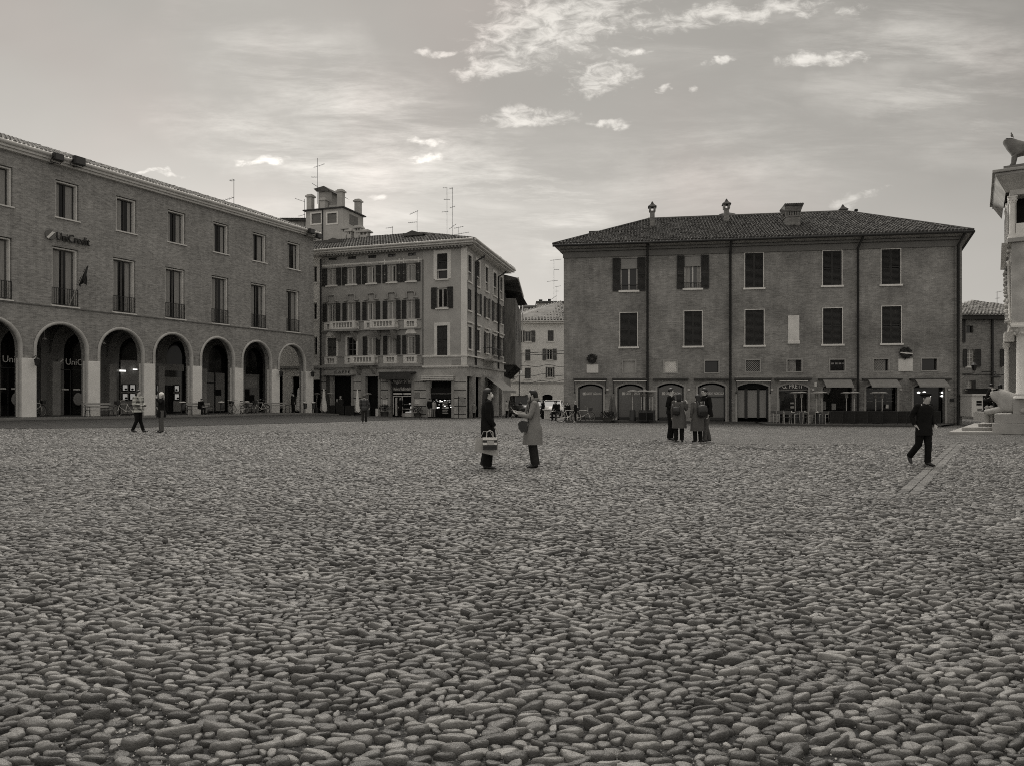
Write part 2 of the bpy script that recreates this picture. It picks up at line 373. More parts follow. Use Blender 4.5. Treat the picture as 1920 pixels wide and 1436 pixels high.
def stone_mat():
    m = bpy.data.materials.new('river_cobble'); m.use_nodes = True; t = NT(m.node_tree); p = t.n['Principled BSDF']
    g = t.new('ShaderNodeNewGeometry'); pos = g.outputs['Position']; ri = g.outputs['Random Per Island']
    n1 = t.noise(pos, 26.0, 5.0, 0.65); n2 = t.noise(t.mapping(pos, scale=(1.0, 3.2, 1.0)), 34.0, 3.0, 0.6, 1.0)
    n3 = t.noise(pos, 0.55, 3.0, 0.6)
    f = t.lin(t.math('POWER', ri, 1.6), 0, 1, 0.58, 1.75)
    f = t.math('MULTIPLY', f, t.lin(n1, 0.3, 0.7, 0.82, 1.18)); f = t.math('MULTIPLY', f, t.lin(n2, 0.35, 0.65, 0.9, 1.1)); f = t.math('MULTIPLY', f, t.lin(n3, 0.3, 0.7, 0.76, 1.2))
    sc = t.new('ShaderNodeVectorMath'); sc.operation = 'SCALE'; sc.inputs[0].default_value = G(0.140)[:3]; t.put(sc.inputs['Scale'], f)
    t.l.new(sc.outputs[0], p.inputs['Base Color']); p.inputs['Specular IOR Level'].default_value = 0.42
    t.put(p.inputs['Roughness'], t.lin(n1, 0.3, 0.7, 0.24, 0.50))
    b = t.new('ShaderNodeBump'); b.inputs['Strength'].default_value = 0.8; b.inputs['Distance'].default_value = 0.014
    t.put(b.inputs['Height'], t.math('ADD', n1, t.math('MULTIPLY', t.noise(pos, 120.0, 3.0, 0.7), 0.25))); t.l.new(b.outputs[0], p.inputs['Normal'])
    return m
def grit_mat():
    m = bpy.data.materials.new('joint_grit'); m.use_nodes = True; t = NT(m.node_tree); p = t.n['Principled BSDF']
    g = t.new('ShaderNodeNewGeometry'); pos = g.outputs['Position']
    vo = t.new('ShaderNodeTexVoronoi'); t.put(vo.inputs['Vector'], pos); vo.inputs['Scale'].default_value = 95.0
    cw = t.new('ShaderNodeRGBToBW'); t.l.new(vo.outputs['Color'], cw.inputs[0])
    f = t.math('ADD', t.lin(cw.outputs[0], 0, 1, 0.45, 1.2), t.sstep(cw.outputs[0], 0.74, 0.8, 0.0, 2.6))
    f = t.math('MULTIPLY', f, t.lin(t.noise(pos, 9.0, 3.0), 0.3, 0.7, 0.7, 1.3))
    sc = t.new('ShaderNodeVectorMath'); sc.operation = 'SCALE'; sc.inputs[0].default_value = G(0.022)[:3]; t.put(sc.inputs['Scale'], f)
    t.l.new(sc.outputs[0], p.inputs['Base Color']); p.inputs['Roughness'].default_value = 0.9
    b = t.new('ShaderNodeBump'); b.inputs['Strength'].default_value = 0.7; b.inputs['Distance'].default_value = 0.01
    t.put(b.inputs['Height'], vo.outputs['Distance']); t.l.new(b.outputs[0], p.inputs['Normal'])
    return m
MATS['cobble_far'] = ground_mat(); MATS['river_cobble'] = stone_mat(); MATS['joint_grit'] = grit_mat()
def sheet(name, xs, ys, dz, m, keep=None):
    X, Y = np.meshgrid(xs, ys); Z = gz(X, Y) + dz; n, k = X.shape
    v = np.stack([X, Y, Z], -1).reshape(-1, 3)
    idx = np.arange(n * k).reshape(n, k)
    f = np.stack([idx[:-1, :-1], idx[:-1, 1:], idx[1:, 1:], idx[1:, :-1]], -1).reshape(-1, 4)
    if keep is not None:
        cxy = v[f].mean(1); f = f[keep(cxy[:, 0], cxy[:, 1])]
    return npmesh(name, v, f, m)
def npmesh(name, v, f, m, smooth=True):
    me = bpy.data.meshes.new(name); nf, k = f.shape
    me.vertices.add(len(v)); me.vertices.foreach_set('co', v.astype(np.float32).ravel())
    me.loops.add(nf * k); me.loops.foreach_set('vertex_index', f.astype(np.int32).ravel())
    me.polygons.add(nf); me.polygons.foreach_set('loop_start', np.arange(0, nf * k, k, dtype=np.int32))
    me.polygons.foreach_set('use_smooth', np.full(nf, smooth)); me.materials.append(MATS[m])
    me.update(calc_edges=True)
    o = bpy.data.objects.new(name, me); C.objects.link(o); return o
NEAR_END = 40.0
xs = np.concatenate([np.linspace(-500, -70, 20), np.linspace(-66, 66, 90), np.linspace(70, 500, 20)])
ys = np.concatenate([np.linspace(-60, -6, 12), np.linspace(-3, 110, 120), np.linspace(120, 1500, 30)])
g = sheet('ground', xs, ys, -0.004, 'cobble_far'); tag(g, kind='structure')
fr = lambda x, y: (np.abs(x) < 0.70 * y + 4.2)
g2 = sheet('joint_ground', np.linspace(-14, 14, 70), np.linspace(-0.5, 16, 60), -0.002, 'joint_grit'); tag(g2, kind='structure')
def stones(y0, y1, pitch, w, seg, levels, name, dens=1.0, skip=None, hk=1.0):
    # wavy courses of long river pebbles laid across the view, tightly packed
    V = []; y = y0; cx = []; cy = []; sx = []; sy = []
    row = 0
    while y < y1:
        ph = pitch * (0.85 + 0.3 * rng.random())
        half = 0.70 * y + 4.0; x = -half + rng.random() * w
        ws = w * np.clip(rng.normal(1.0, 0.42, int(2 * half / w * 1.5) + 10), 0.40, 2.2)
        xx = x + np.cumsum(ws) - ws / 2; k = xx < half; xx = xx[k]; ww = ws[k]
        yy = y + 0.16 * np.sin(xx * 0.9 + 0.17 * row * pitch * 8) * 0.6 + 0.05 * np.sin(xx * 2.7 + y * 1.3) + 0.03 * np.sin(xx * 6.1 + y * 5.0) + rng.normal(0, pitch * 0.13, len(xx))
        cx.append(xx); cy.append(yy); sx.append(ww * 0.5 * (0.86 + 0.11 * rng.random(len(xx)))); sy.append(np.full(len(xx), ph * 0.5) * np.clip(rng.normal(0.81, 0.16, len(xx)), 0.45, 1.3))
        y += ph; row += 1
    cx = np.concatenate(cx); cy = np.concatenate(cy); sx = np.concatenate(sx); sy = np.concatenate(sy)
    if skip is not None:
        k = ~skip(cx, cy); cx, cy, sx, sy = cx[k], cy[k], sx[k], sy[k]
    if dens < 1:
        ye = np.interp(cx, [-20, -2, 3, 7, 30], [33, 33, 28, 24, 26]); pr = np.clip((ye - cy) / (ye * 0.28), 0, 1)
        k = rng.random(len(cx)) < pr; cx, cy, sx, sy = cx[k], cy[k], sx[k], sy[k]
    if y0 < 5:
        k = rng.random(len(cx)) > 0.025; cx, cy, sx, sy = cx[k], cy[k], sx[k], sy[k]
    n = len(cx); ang = rng.normal(0, 0.13, n) + 0.25 * np.sin(cx * 0.35 + 1.0) * np.cos(cy * 0.25)
    hz = hk * (0.013 + 0.012 * rng.random(n)) * np.clip(sx / (w * .5), .6, 1.4); base = gz(cx, cy) + 0.004 + rng.normal(0, 0.0035, n)
    tiltx = rng.normal(0, 0.13, n); tilty = rng.normal(-0.02, 0.16, n)
    th = np.arange(seg) / seg * 2 * np.pi
    # irregular outline: superellipse with a few harmonics
    pw = rng.uniform(0.66, 1.2, n)[:, None]
    ct, st = np.cos(th)[None], np.sin(th)[None]
    ox = np.sign(ct) * np.abs(ct) ** pw; oy = np.sign(st) * np.abs(st) ** pw
    p1 = rng.uniform(0, 6.28, (n, 1)); p2 = rng.uniform(0, 6.28, (n, 1)); a1 = rng.uniform(0, .17, (n, 1)); a2 = rng.uniform(0, .14, (n, 1))
    rad = 1 + a1 * np.cos(2 * th[None] + p1) + a2 * np.cos(3 * th[None] + p2)
    if seg > 10: rad = rad + rng.normal(0, 0.05, (n, seg))
    vs = []
    top = rng.uniform(-0.25, 0.25, (n, 2))
    for (r, h) in levels:
        if r == 0:
            lx = (top[:, :1] * 0.3) * sx[:, None]; ly = (top[:, 1:] * 0.3) * sy[:, None]
        else:
            lx = (ox * rad * r + top[:, :1] * h * 0.25) * sx[:, None]; ly = (oy * rad * r + top[:, 1:] * h * 0.25) * sy[:, None]
        zz = h * hz[:, None] * (1 + (0.10 * np.cos(2 * th[None] + p2) * (h > .3) * (r > 0) if r > 0 else 0 * lx)) + (lx * tilty[:, None] + ly * tiltx[:, None]) * (h > 0.0)
        ca, sa = np.cos(ang)[:, None], np.sin(ang)[:, None]
        wx = cx[:, None] + lx * ca - ly * sa; wy = cy[:, None] + lx * sa + ly * ca; wz = base[:, None] + zz + 0 * lx
        vs.append(np.stack([wx, wy, wz], -1))
    per = sum(v.shape[1] for v in vs); allv = np.concatenate(vs, 1).reshape(-1, 3)
    tris = []
    off = 0
    for li in range(len(levels) - 1):
        a = off; b = off + seg
        if levels[li + 1][0] == 0:
            for j in range(seg): tris.append((a + j, a + (j + 1) % seg, b))
        else:
            for j in range(seg):
                k = (j + 1) % seg; tris.append((a + j, a + k, b + k)); tris.append((a + j, b + k, b + j))
        off += seg
    T = np.array(tris)[None] + (np.arange(n) * per)[:, None, None]
    o = npmesh(name, allv, T.reshape(-1, 3), 'river_cobble'); tag(o, kind='structure'); return o
# a channel of larger setts crosses the square on the right
setA, setB = gp(1800, 832), gp(1712, 925)
sd = (setB - setA); sd.z = 0; sl_ = sd.length; sd.normalize(); sn = Vector((-sd.y, sd.x, 0))
def near_setts(x, y):
    rx, ry = x - setA.x, y - setA.y; al = rx * sd.x + ry * sd.y; ac = rx * sn.x + ry * sn.y
    return (np.abs(ac + .06) < 0.175) & (al > -0.2) & (al < sl_ + .2)
L1 = [(0.97, -0.9), (1.0, 0.25), (0.92, 0.76), (0.68, 0.97), (0, 1.0)]
stones(2.35, 8.0, 0.052, 0.088, 14, L1, 'cobblestone_paving', skip=near_setts)
L2 = [(1.0, -0.9), (0.97, 0.55), (0.70, 0.97), (0, 1.0)]
stones(8.0, 15.5, 0.057, 0.100, 9, L2, 'cobblestone_paving', skip=near_setts, hk=.9)
L3 = [(1.0, -0.4), (0.80, 0.78), (0, 1.0)]
stones(15.5, 33.0, 0.080, 0.125, 7, L3, 'cobblestone_paving', dens=.9, skip=near_setts, hk=1.0)
# pale grit chips caught in the joints
nc = 9000; gx = rng.uniform(-4.6, 4.6, nc); gy = 2.5 + 3.8 * rng.random(nc) ** 1.3; gs = rng.uniform(.0025, .0062, nc); gzz = gz(gx, gy) + .002
tv = np.array([(1, 0, 0), (-.5, .87, 0), (-.5, -.87, 0), (0, 0, 1.3)]); ga = rng.uniform(0, 6.28, nc); ca, sa = np.cos(ga)[:, None], np.sin(ga)[:, None]
vx = (tv[None, :, 0] * ca - tv[None, :, 1] * sa) * gs[:, None] + gx[:, None]; vy = (tv[None, :, 0] * sa + tv[None, :, 1] * ca) * gs[:, None] + gy[:, None]; vz = tv[None, :, 2] * gs[:, None] + gzz[:, None]
ft = np.array([(0, 1, 3), (1, 2, 3), (2, 0, 3)])[None] + (np.arange(nc) * 4)[:, None, None]
mat('grit_chip', 0.5, 0.8, 0.2, island=0.5)
tag(npmesh('joint_gravel', np.stack([vx, vy, vz], -1).reshape(-1, 3), ft.reshape(-1, 3), 'grit_chip', False), kind='stuff')
# setts
mb = MB()
for row in range(2):
    al = 0.0
    while al < sl_:
        ln = random.uniform(0.14, 0.26); ac = -0.24 + row * 0.16
        p = setA + sd * (al + ln / 2) + sn * (ac + 0.1)
        zz = gzf(p.x, p.y) + random.uniform(0.006, 0.014)
        q = []
        for (i, j) in ((-1, -1), (1, -1), (1, 1), (-1, 1)):
            c = p + sd * (i * (ln / 2 - .007)) + sn * (j * (0.073))
            q.append((c.x + random.gauss(0, .006), c.y + random.gauss(0, .006)))
        mb.add([(a, b, zz - .08) for a, b in q] + [(a, b, zz) for a, b in q], [(4, 5, 6, 7), (0, 1, 5, 4), (1, 2, 6, 5), (2, 3, 7, 6), (3, 0, 4, 7)], False)
        al += ln
mat('sett', 0.125, 0.65, 0.35, 0.15, 8, 0.4, 60, island=0.3)
tag(mb.build('sett_channel', 'sett', bevel=0.006), kind='structure')
# dark road strip along the left and middle fronts, pavements
mat('road', 0.034, 0.85, 0.2, 0.45, 2.5, 0.3, 20)
mat('pave', 0.075, 0.8, 0.25, 0.2, 1.2, 0.3, 15)
mat('kerb', 0.2, 0.7, 0.3, 0.15, 3, 0.2, 20)
def strip(name, edge, back, dz, m, nn=60, kind='structure'):      # sheet between two photo polylines (ground following)
    def interp(poly, t):
        X = [p.x for p in poly]; tot = [0]
        for a, b in zip(poly[:-1], poly[1:]): tot.append(tot[-1] + (b - a).length)
        d = t * tot[-1]
        for i in range(len(poly) - 1):
            if d <= tot[i + 1] + 1e-9:
                f = (d - tot[i]) / max(tot[i + 1] - tot[i], 1e-9); return poly[i].lerp(poly[i + 1], f)
        return poly[-1]
    vs = []; fs = []; k = 10
    for i in range(nn + 1):
        a = interp(edge, i / nn); b = interp(back, i / nn)
        for j in range(k + 1):
            p = a.lerp(b, j / k); vs.append((p.x, p.y, gzf(p.x, p.y) + dz))
    for i in range(nn):
        for j in range(k): q = i * (k + 1) + j; fs.append((q, q + k + 1, q + k + 2, q + 1))
    # front face
    o = len(vs)
    for i in range(nn + 1):
        p = interp(edge, i / nn); vs.append((p.x, p.y, gzf(p.x, p.y) - .1))
    for i in range(nn): fs.append((i * (k + 1), o + i, o + i + 1, (i + 1) * (k + 1)))
    b = MB(); b.add(vs, fs, False); ob = b.build(name, m); tag(ob, kind=kind); return ob
# ---------------------------------------------------------------- shared building materials
brick_mat('brick_left', 0.295, var=0.24, patch=0.18, contrast=0.20, mortar=.4)
brick_mat('brick_right', 0.235, var=0.24, patch=0.42, contrast=0.14, light=0.1, mortar=.3)
brick_mat('brick_back', 0.2, var=0.22, patch=0.2, contrast=0.2)
mat('marble', 0.80, 0.6, 0.35, 0.10, 1.0, 0.1, 8)
mat('stone_rim', 0.46, 0.7, 0.3, 0.2, 1.5, 0.2, 12)
mat('stone_light', 0.66, 0.7, 0.3, 0.14, 1.5, 0.2, 12)
mat('stone_mid', 0.33, 0.75, 0.25, 0.2, 1.5, 0.2, 12)
mat('stone_old', 0.42, 0.75, 0.25, 0.38, 0.9, 0.4, 6)
mat('stucco_mid', 0.34, 0.9, 0.15, 0.2, 0.7, 0.2, 8)
mat('stucco_light', 0.42, 0.9, 0.15, 0.16, 0.6, 0.2, 8)
mat('stucco_pale', 0.74, 0.9, 0.15, 0.14, 0.5, 0.2, 8)
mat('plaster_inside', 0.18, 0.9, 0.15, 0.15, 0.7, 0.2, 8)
mat('trim_light', 0.70, 0.75, 0.2, 0.14, 2.0)
mat('gutter', 0.6, 0.5, 0.4, 0.12, 1.5)
mat('soffit', 0.16, 0.8, 0.2, 0.15, 1.5)
mat('tile', 0.095, 0.85, 0.2, 0.30, 1.1, 0.3, 14, island=0.42)
mat('tile_light', 0.19, 0.85, 0.2, 0.30, 1.1, 0.3, 14, island=0.4)
mat('tile_right', 0.065, 0.85, 0.2, 0.32, 1.3, 0.3, 14, island=0.5)
mat('wood_dark', 0.035, 0.6, 0.35, 0.2, 4, stretch=(1, 1, 14))
mat('wood_mid', 0.09, 0.6, 0.35, 0.2, 4)
mat('shutter_dark', 0.030, 0.6, 0.3, 0.25, 2)
mat('shutter_mid', 0.10, 0.65, 0.3, 0.2, 2)
mat('frame_white', 0.52, 0.5, 0.4, 0.08, 3)
mat('iron', 0.018, 0.5, 0.45)
mat('pipe', 0.020, 0.5, 0.4)
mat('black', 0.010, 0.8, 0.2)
mat('curtain', 0.30, 0.9, 0.1, 0.2, 6, stretch=(5, 5, 0.3))
mat('lamp_on', 0.8, 0.5, 0.3, emit=1.6)
mat('white_sign', 0.62, 0.6, 0.3, 0.06, 3)
mat('grey_panel', 0.24, 0.5, 0.4, 0.1, 1.2)
mat('text_light', 0.75, 0.6, 0.3)
mat('text_dark', 0.03, 0.5, 0.4)
mat('display', 0.75, 0.7, 0.2, 0.3, 7, emit=0.16)
mat('awning', 0.26, 0.85, 0.15, 0.12, 3)
mat('awning_dark', 0.06, 0.85, 0.15, 0.2, 3)
mat('chrome', 0.5, 0.3, 0.5, metal=0.8)
glass_mat('glass', 0.010, 0.08, 0.35)
glass_mat('glass_dim', 0.05, 0.12)
def shutter_leaf(mb, u0, u1, z0, z1, y, th=0.04, slats=True):
    fw = 0.06; u0, u1 = min(u0, u1), max(u0, u1)
    mb.box(u0, u0 + fw, y, y + th, z0, z1); mb.box(u1 - fw, u1, y, y + th, z0, z1)
    mb.box(u0 + fw, u1 - fw, y, y + th, z1 - fw, z1); mb.box(u0 + fw, u1 - fw, y, y + th, z0, z0 + fw)
    zm = (z0 + z1) / 2; mb.box(u0 + fw, u1 - fw, y, y + th, zm - .04, zm + .04)
    if slats:
        n = max(6, int((z1 - z0) / 0.085))
        for i in range(n):
            z = z0 + fw + (z1 - z0 - 2 * fw) * (i + .5) / n
            if abs(z - zm) < .07: continue
            mb.add([(u0 + fw, y + .004, z - .035), (u1 - fw, y + .004, z - .035), (u1 - fw, y + th - .006, z + .035), (u0 + fw, y + th - .006, z + .035)], [(0, 1, 2, 3)], False)
    else: mb.box(u0 + fw, u1 - fw, y + .01, y + th - .005, z0 + fw, z1 - fw)
def window(par, u0, u1, z0, z1, y=0.22, frame='frame_white', glass='glass', fw=0.07, mull=1, trans=0, sill=None, shut=None, shm='shutter_dark', sw=None, surround=None, curtain=0.0, name='window', label=None, closed_m=None, sy=0.0):
    m = MB(); t = 0.07
    m.box(u0, u0 + fw, y, y + t, z0, z1); m.box(u1 - fw, u1, y, y + t, z0, z1); m.box(u0 + fw, u1 - fw, y, y + t, z1 - fw, z1); m.box(u0 + fw, u1 - fw, y, y + t, z0, z0 + fw)
    for i in range(mull):
        um = u0 + (u1 - u0) * (i + 1) / (mull + 1); m.box(um - .05, um + .05, y - .01, y + t + .01, z0 + fw, z1 - fw)
    for i in range(trans):
        zm = z0 + (z1 - z0) * (i + 1) / (trans + 1); m.box(u0 + fw, u1 - fw, y + .005, y + t - .005, zm - .03, zm + .03)
    w = m.build(name, frame, par)
    if label: w['label'] = label
    p = MB(); p.quad((u0 + .01, y + .045, z0 + .01), (u1 - .01, y + .045, z0 + .01), (u1 - .01, y + .045, z1 - .01), (u0 + .01, y + .045, z1 - .01)); p.build('pane', glass, w)
    if curtain > 0:
        c = MB(); k = 14; a = random.choice((0, 1))
        for side in (0, 1):
            if side != a and curtain < .5: continue
            w_ = (u1 - u0) * (0.18 + 0.2 * random.random())
            ua = u0 + fw if side == 0 else u1 - fw - w_
            pts = [(ua + w_ * i / k, y + .034 - .006 * math.sin(i * 2.2), 0) for i in range(k + 1)]
            c.add([(x, yy, z0 + fw) for x, yy, _ in pts] + [(x, yy, z1 - fw) for x, yy, _ in pts], [(i, i + 1, k + 2 + i, k + 1 + i) for i in range(k)], True)
        c.build('curtain', 'curtain', w)
    if sill is not None:
        s = MB(); s.box(u0 - .14, u1 + .14, sill, 0.02 + y, z0 - .13, z0 - .002); s.build('sill', 'trim_light', w)
    if surround:
        s = MB(); b = surround
        s.box(u0 - b, u0 - .003, -.04, .08, z0, z1 + b); s.box(u1 + .003, u1 + b, -.04, .08, z0, z1 + b); s.box(u0 - .003, u1 + .003, -.04, .08, z1 + .003, z1 + b); s.build('surround', 'trim_light', w)
    if shut == 'open':
        q = sw or (u1 - u0) / 2
        for sgn in (-1, 1):
            s = MB(); a = u0 - .02 if sgn < 0 else u1 + .02
            shutter_leaf(s, a, a + sgn * q, z0 - .05, z1 + .05, sy - .09); s.build('shutter', shm, w)
    elif shut == 'closed':
        um = (u0 + u1) / 2
        for a, b in ((u0 + .02, um - .006), (um + .006, u1 - .02)):
            s = MB(); shutter_leaf(s, a, b, z0 + .01, z1 - .01, .05); s.build('shutter', shm, w)
    return w
def tiles(mb, base_a, base_b, top_fn, pitch=0.24, seglen=0.42, rr=0.095, seg=5):
    # rounded tile rows running up a roof plane: base point a->b (eave), top_fn(t) gives the upper end of the row at t
    L = (base_b - base_a).length; n = max(2, int(L / pitch)); e = (base_b - base_a).normalized()
    for i in range(n):
        t = (i + .5) / n; p = base_a.lerp(base_b, t); q = top_fn(t)
        d = q - p; ln = d.length
        if ln < 0.25: continue
        dn = d / ln; up = e.cross(dn)
        if up.z < 0: up = -up
        k = max(1, int(ln / seglen)); off = random.random() * .12
        for j in range(k):
            a = p + dn * (ln * j / k); b = p + dn * (ln * (j + 1) / k); rs = []
            jr = 1 + random.uniform(-.14, .14)
            for (c, r, lift) in ((a, rr * jr, .035), (b, rr * .86 * jr, .0)):
                rs.append([tuple(c + e * (r * 1.05 * math.cos(math.pi * s / (seg - 1))) + up * (r * 1.35 * math.sin(math.pi * s / (seg - 1)) + lift)) for s in range(seg)])
            mb.rings(rs, False, False, True)
            mb.add(rs[0], [tuple(range(seg))], False)
def roofplane(mb, pts):
    mb.add(pts, [tuple(range(len(pts)))], False)
def pipe(par, u, z0, z1, y=-.09, r=.06, bend=None, m='pipe'):
    b = MB(); pts = [(u, y, z0), (u, y, z1)]
    if bend: pts += [(u + bend[0], y - bend[1], z1 + bend[2]), (u + bend[0], y - bend[1], z1 + bend[2] + .15)]
    b.tube(pts, r, 8); b.build('downpipe', m, par)
# ================================================================ LEFT ARCADED BUILDING
LF = Fac(0, 44.0, 588, 68.6)
lroot = LF.root('arcaded_building', 'long brick building with round white arches, tall windows and a bank sign', 'building')
zc = 16.1; u0w, u1w = -9.0, LF.u(588)
piers = [(42.0, 62.0), (166.5, 182.0), (271.0, 286.0), (361.6, 374.2), (440.5, 452.0), (510.0, 520.5), (573.5, 584.0)]
pu = [(LF.u(a), LF.u(b)) for a, b in piers]
pitch = (pu[-1][0] - pu[0][0]) / 6.0
zmarble = LF.z(52, 672)
zcrown = LF.z(115, 603.5)
arches = []
for i in range(-1, 6):
    a = pu[i][1] if i >= 0 else pu[0][1] - pitch
    b = pu[i + 1][0]; arches.append((a, b))
arches.insert(0, (arches[0][0] - pitch, arches[0][1] - pitch))
TW = 0.30                                  # width of the light moulding round each arch
holes = []; gzl = -0.8
for a, b in arches:
    r = (b - a) / 2; zs = zcrown - r
    holes.append(arch_poly(a, b, gzl, zs, zcrown, 22))
wtop = [(104, 148), (218, 256), (314.5, 348), (400, 429), (473.5, 499.5), (539, 562.5)]
wlow = [(97, 147), (211.5, 254), (310, 347), (396.5, 428.5), (470.5, 499), (537, 561.5)]
ztt, ztb = LF.z(148, 348), LF.z(148, 416); zlt, zlb = LF.z(147, 470), LF.z(147, 577)
wins = []
for (a, b) in wtop: wins.append((LF.u(a), LF.u(b), ztb, ztt, 0))
for (a, b) in wlow: wins.append((LF.u(a), LF.u(b), zlb, zlt, 1))
wp = (wins[5][0] - wins[0][0]) / 5
for k in (1, 2):
    wins.append((wins[0][0] - wp * k, wins[0][1] - wp * k, ztb, ztt, 0)); wins.append((wins[6][0] - wp * k, wins[6][1] - wp * k, zlb, zlt, 1))
outer = [(u0w, gzl - .01), (u1w, gzl - .01), (u1w, zc), (u0w, zc)]
w = MB()
# the arch openings are cut to the ground as one ragged outline
out2 = [(u0w, gzl)]
for a, b in arches:
    r = (b - a) / 2; zs = zcrown - r; p = arch_poly(a, b, gzl, zs, zcrown, 22)
    head = list(reversed(p[2:]))            # left to right over the head
    out2 += [(a, gzl)] + head + [(b, gzl)]
out2 += [(u1w, gzl), (u1w, zc), (u0w, zc)]
whole = [R4(a, b, c, d) for a, b, c, d, _ in wins]
w.wall(out2, whole, 0.0, 0.45)
PD = 0.75                                    # pier depth
for a, b in arches:
    p = arch_poly(a, b, gzl, zcrown - (b - a) / 2, zcrown, 22); q = [p[0]] + list(reversed(p[2:])) + [p[1]]
    n = len(q); w.add([(x, 0, z) for x, z in q] + [(x, PD, z) for x, z in q], [(i, i + 1, n + i + 1, n + i) for i in range(n - 1)], False)
w.add([(x, PD, z) for x, z in out2[:-2] + [(u1w, zcrown + .8), (u0w, zcrown + .8)]], [], False)
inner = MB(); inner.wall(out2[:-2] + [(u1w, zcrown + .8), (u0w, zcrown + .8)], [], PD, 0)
# end wall above the open arcade end, back and left end
DEPTH = 12.0; AD = 4.2
w.quad((u1w, 0, zcrown + .3), (u1w, DEPTH, zcrown + .3), (u1w, DEPTH, zc), (u1w, 0, zc))
w.quad((u1w, 0, gzl), (u1w, PD, gzl), (u1w, PD, zcrown + .3), (u1w, 0, zcrown + .3))
w.quad((u1w, AD, gzl), (u1w, DEPTH, gzl), (u1w, DEPTH, zcrown + .3), (u1w, AD, zcrown + .3))
w.quad((u0w, DEPTH, gzl), (u0w, 0, gzl), (u0w, 0, zc), (u0w, DEPTH, zc)); w.quad((u1w, DEPTH, gzl), (u0w, DEPTH, gzl), (u0w, DEPTH, zc), (u1w, DEPTH, zc))
w.build('wall', 'brick_left', lroot)
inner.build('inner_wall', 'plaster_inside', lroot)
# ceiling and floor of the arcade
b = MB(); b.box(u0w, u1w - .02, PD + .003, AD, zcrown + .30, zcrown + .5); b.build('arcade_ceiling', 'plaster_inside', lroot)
for a, b_ in arches:                          # moulding round each arch, down to the ground
    r = (b_ - a) / 2; um = (a + b_) / 2; zs = zcrown - r; path = [(a, gzl)] + [(um - r * math.cos(math.pi * k / 28), zs + r * math.sin(math.pi * k / 28)) for k in range(29)] + [(b_, gzl)]
    def off(d):
        return [(a + d, gzl)] + [(um - (r - d) * math.cos(math.pi * k / 28), zs + (r - d) * math.sin(math.pi * k / 28)) for k in range(29)] + [(b_ - d, gzl)]
    prof = [(0.0, -.03), (0.02, -.09), (0.09, -.13), (0.17, -.10), (0.20, 0.0), (0.20, .12)]
    vs = []; n = len(path)
    for d, y in prof: vs += [(x, y, z) for x, z in off(d)]
    m = MB(); m.add(vs, [(j * n + i, j * n + i + 1, (j + 1) * n + i + 1, (j + 1) * n + i) for j in range(len(prof) - 1) for i in range(n - 1)], True)
    m.build('arch_moulding', 'stone_rim', lroot)
pcs = [(a - pitch, b - pitch) for a, b in pu[:1]] + pu
for a, b in pcs:                             # marble facing of the piers
    m = MB(); m.box(a - .12, b + .12, -.13, PD * .6, gzl, zmarble); m.build('pier_facing', 'marble', lroot, bevel=.02)
# cornice, gutter, string course
m = MB(); m.box(u0w, u1w + .35, -.28, .1, zc, zc + .14); m.box(u0w, u1w + .4, -.42, .1, zc + .145, zc + .30); m.tube([(u0w, -.45, zc + .42), (u1w + .42, -.45, zc + .42)], .14, 10)
m.build('gutter', 'gutter', lroot)
m = MB(); m.box(u0w, u1w - .01, -.07, .0, zlb - .16, zlb - .09); m.build('string_course', 'soffit', lroot)
# roof
m = MB(); rd = 5.6; zr = LF.z(0, 254, rd)
A_ = Vector((u0w, -.5, zc + .42)); B_ = Vector((u1w + .5, -.5, zc + .42)); Ct = Vector((u1w - 3.0, rd, zr)); Dt = Vector((u0w, rd, zr))
roofplane(m, [A_, B_, Ct, Dt]); roofplane(m, [B_, Vector((u1w + .5, DEPTH, zc + .4)), Ct])
roofplane(m, [Dt, Ct, Vector((u1w + .5, DEPTH, zc + .4)), Vector((u0w, DEPTH, zc + .4))])
m.smooth = True
tiles(m, A_, B_, lambda t: Vector((A_.x + (B_.x - A_.x) * t, -.5 + (rd + .5) * min(1, (1 - t) * (B_.x - A_.x) / 3.5), zc + .42 + (zr - zc - .42) * min(1, (1 - t) * (B_.x - A_.x) / 3.5))), .26, .5, .11)
m.build('roof', 'tile_light', lroot)
# windows
for i, (a, b, c, d, low) in enumerate(wins):
    m = MB(); t = 0.085
    m.box(a + .04, a + .04 + t, .12, .44, c, d - .12); m.box(b - .04 - t, b - .04, .12, .44, c, d - .12); m.box(a + .04, b - .04, .12, .44, d - .12, d - .04)
    s = window(lroot, a + .17, b - .17, c + .02, d - .14, .34, 'wood_mid' if low else 'wood_dark', 'glass', .06, 1, 0, curtain=0.9 if not low else .6)
    m.build('stone_lining', 'stone_light', s)
    m = MB(); m.box(a - .06, b + .06, -.10, .30, c - .085, c - .003); m.build('sill', 'trim_light', s)
    if low:
        m = MB(); hh = (d - c) * .30
        m.box(a + .02, b - .02, .0, .035, c + hh - .04, c + hh); m.box(a + .02, b - .02, .0, .035, c + .06, c + .1)
        k = 13
        for j in range(k): x = a + .03 + (b - a - .06) * j / (k - 1); m.box(x - .012, x + .012, .006, .03, c + .1, c + hh - .04)
        m.build('railing', 'iron', s)
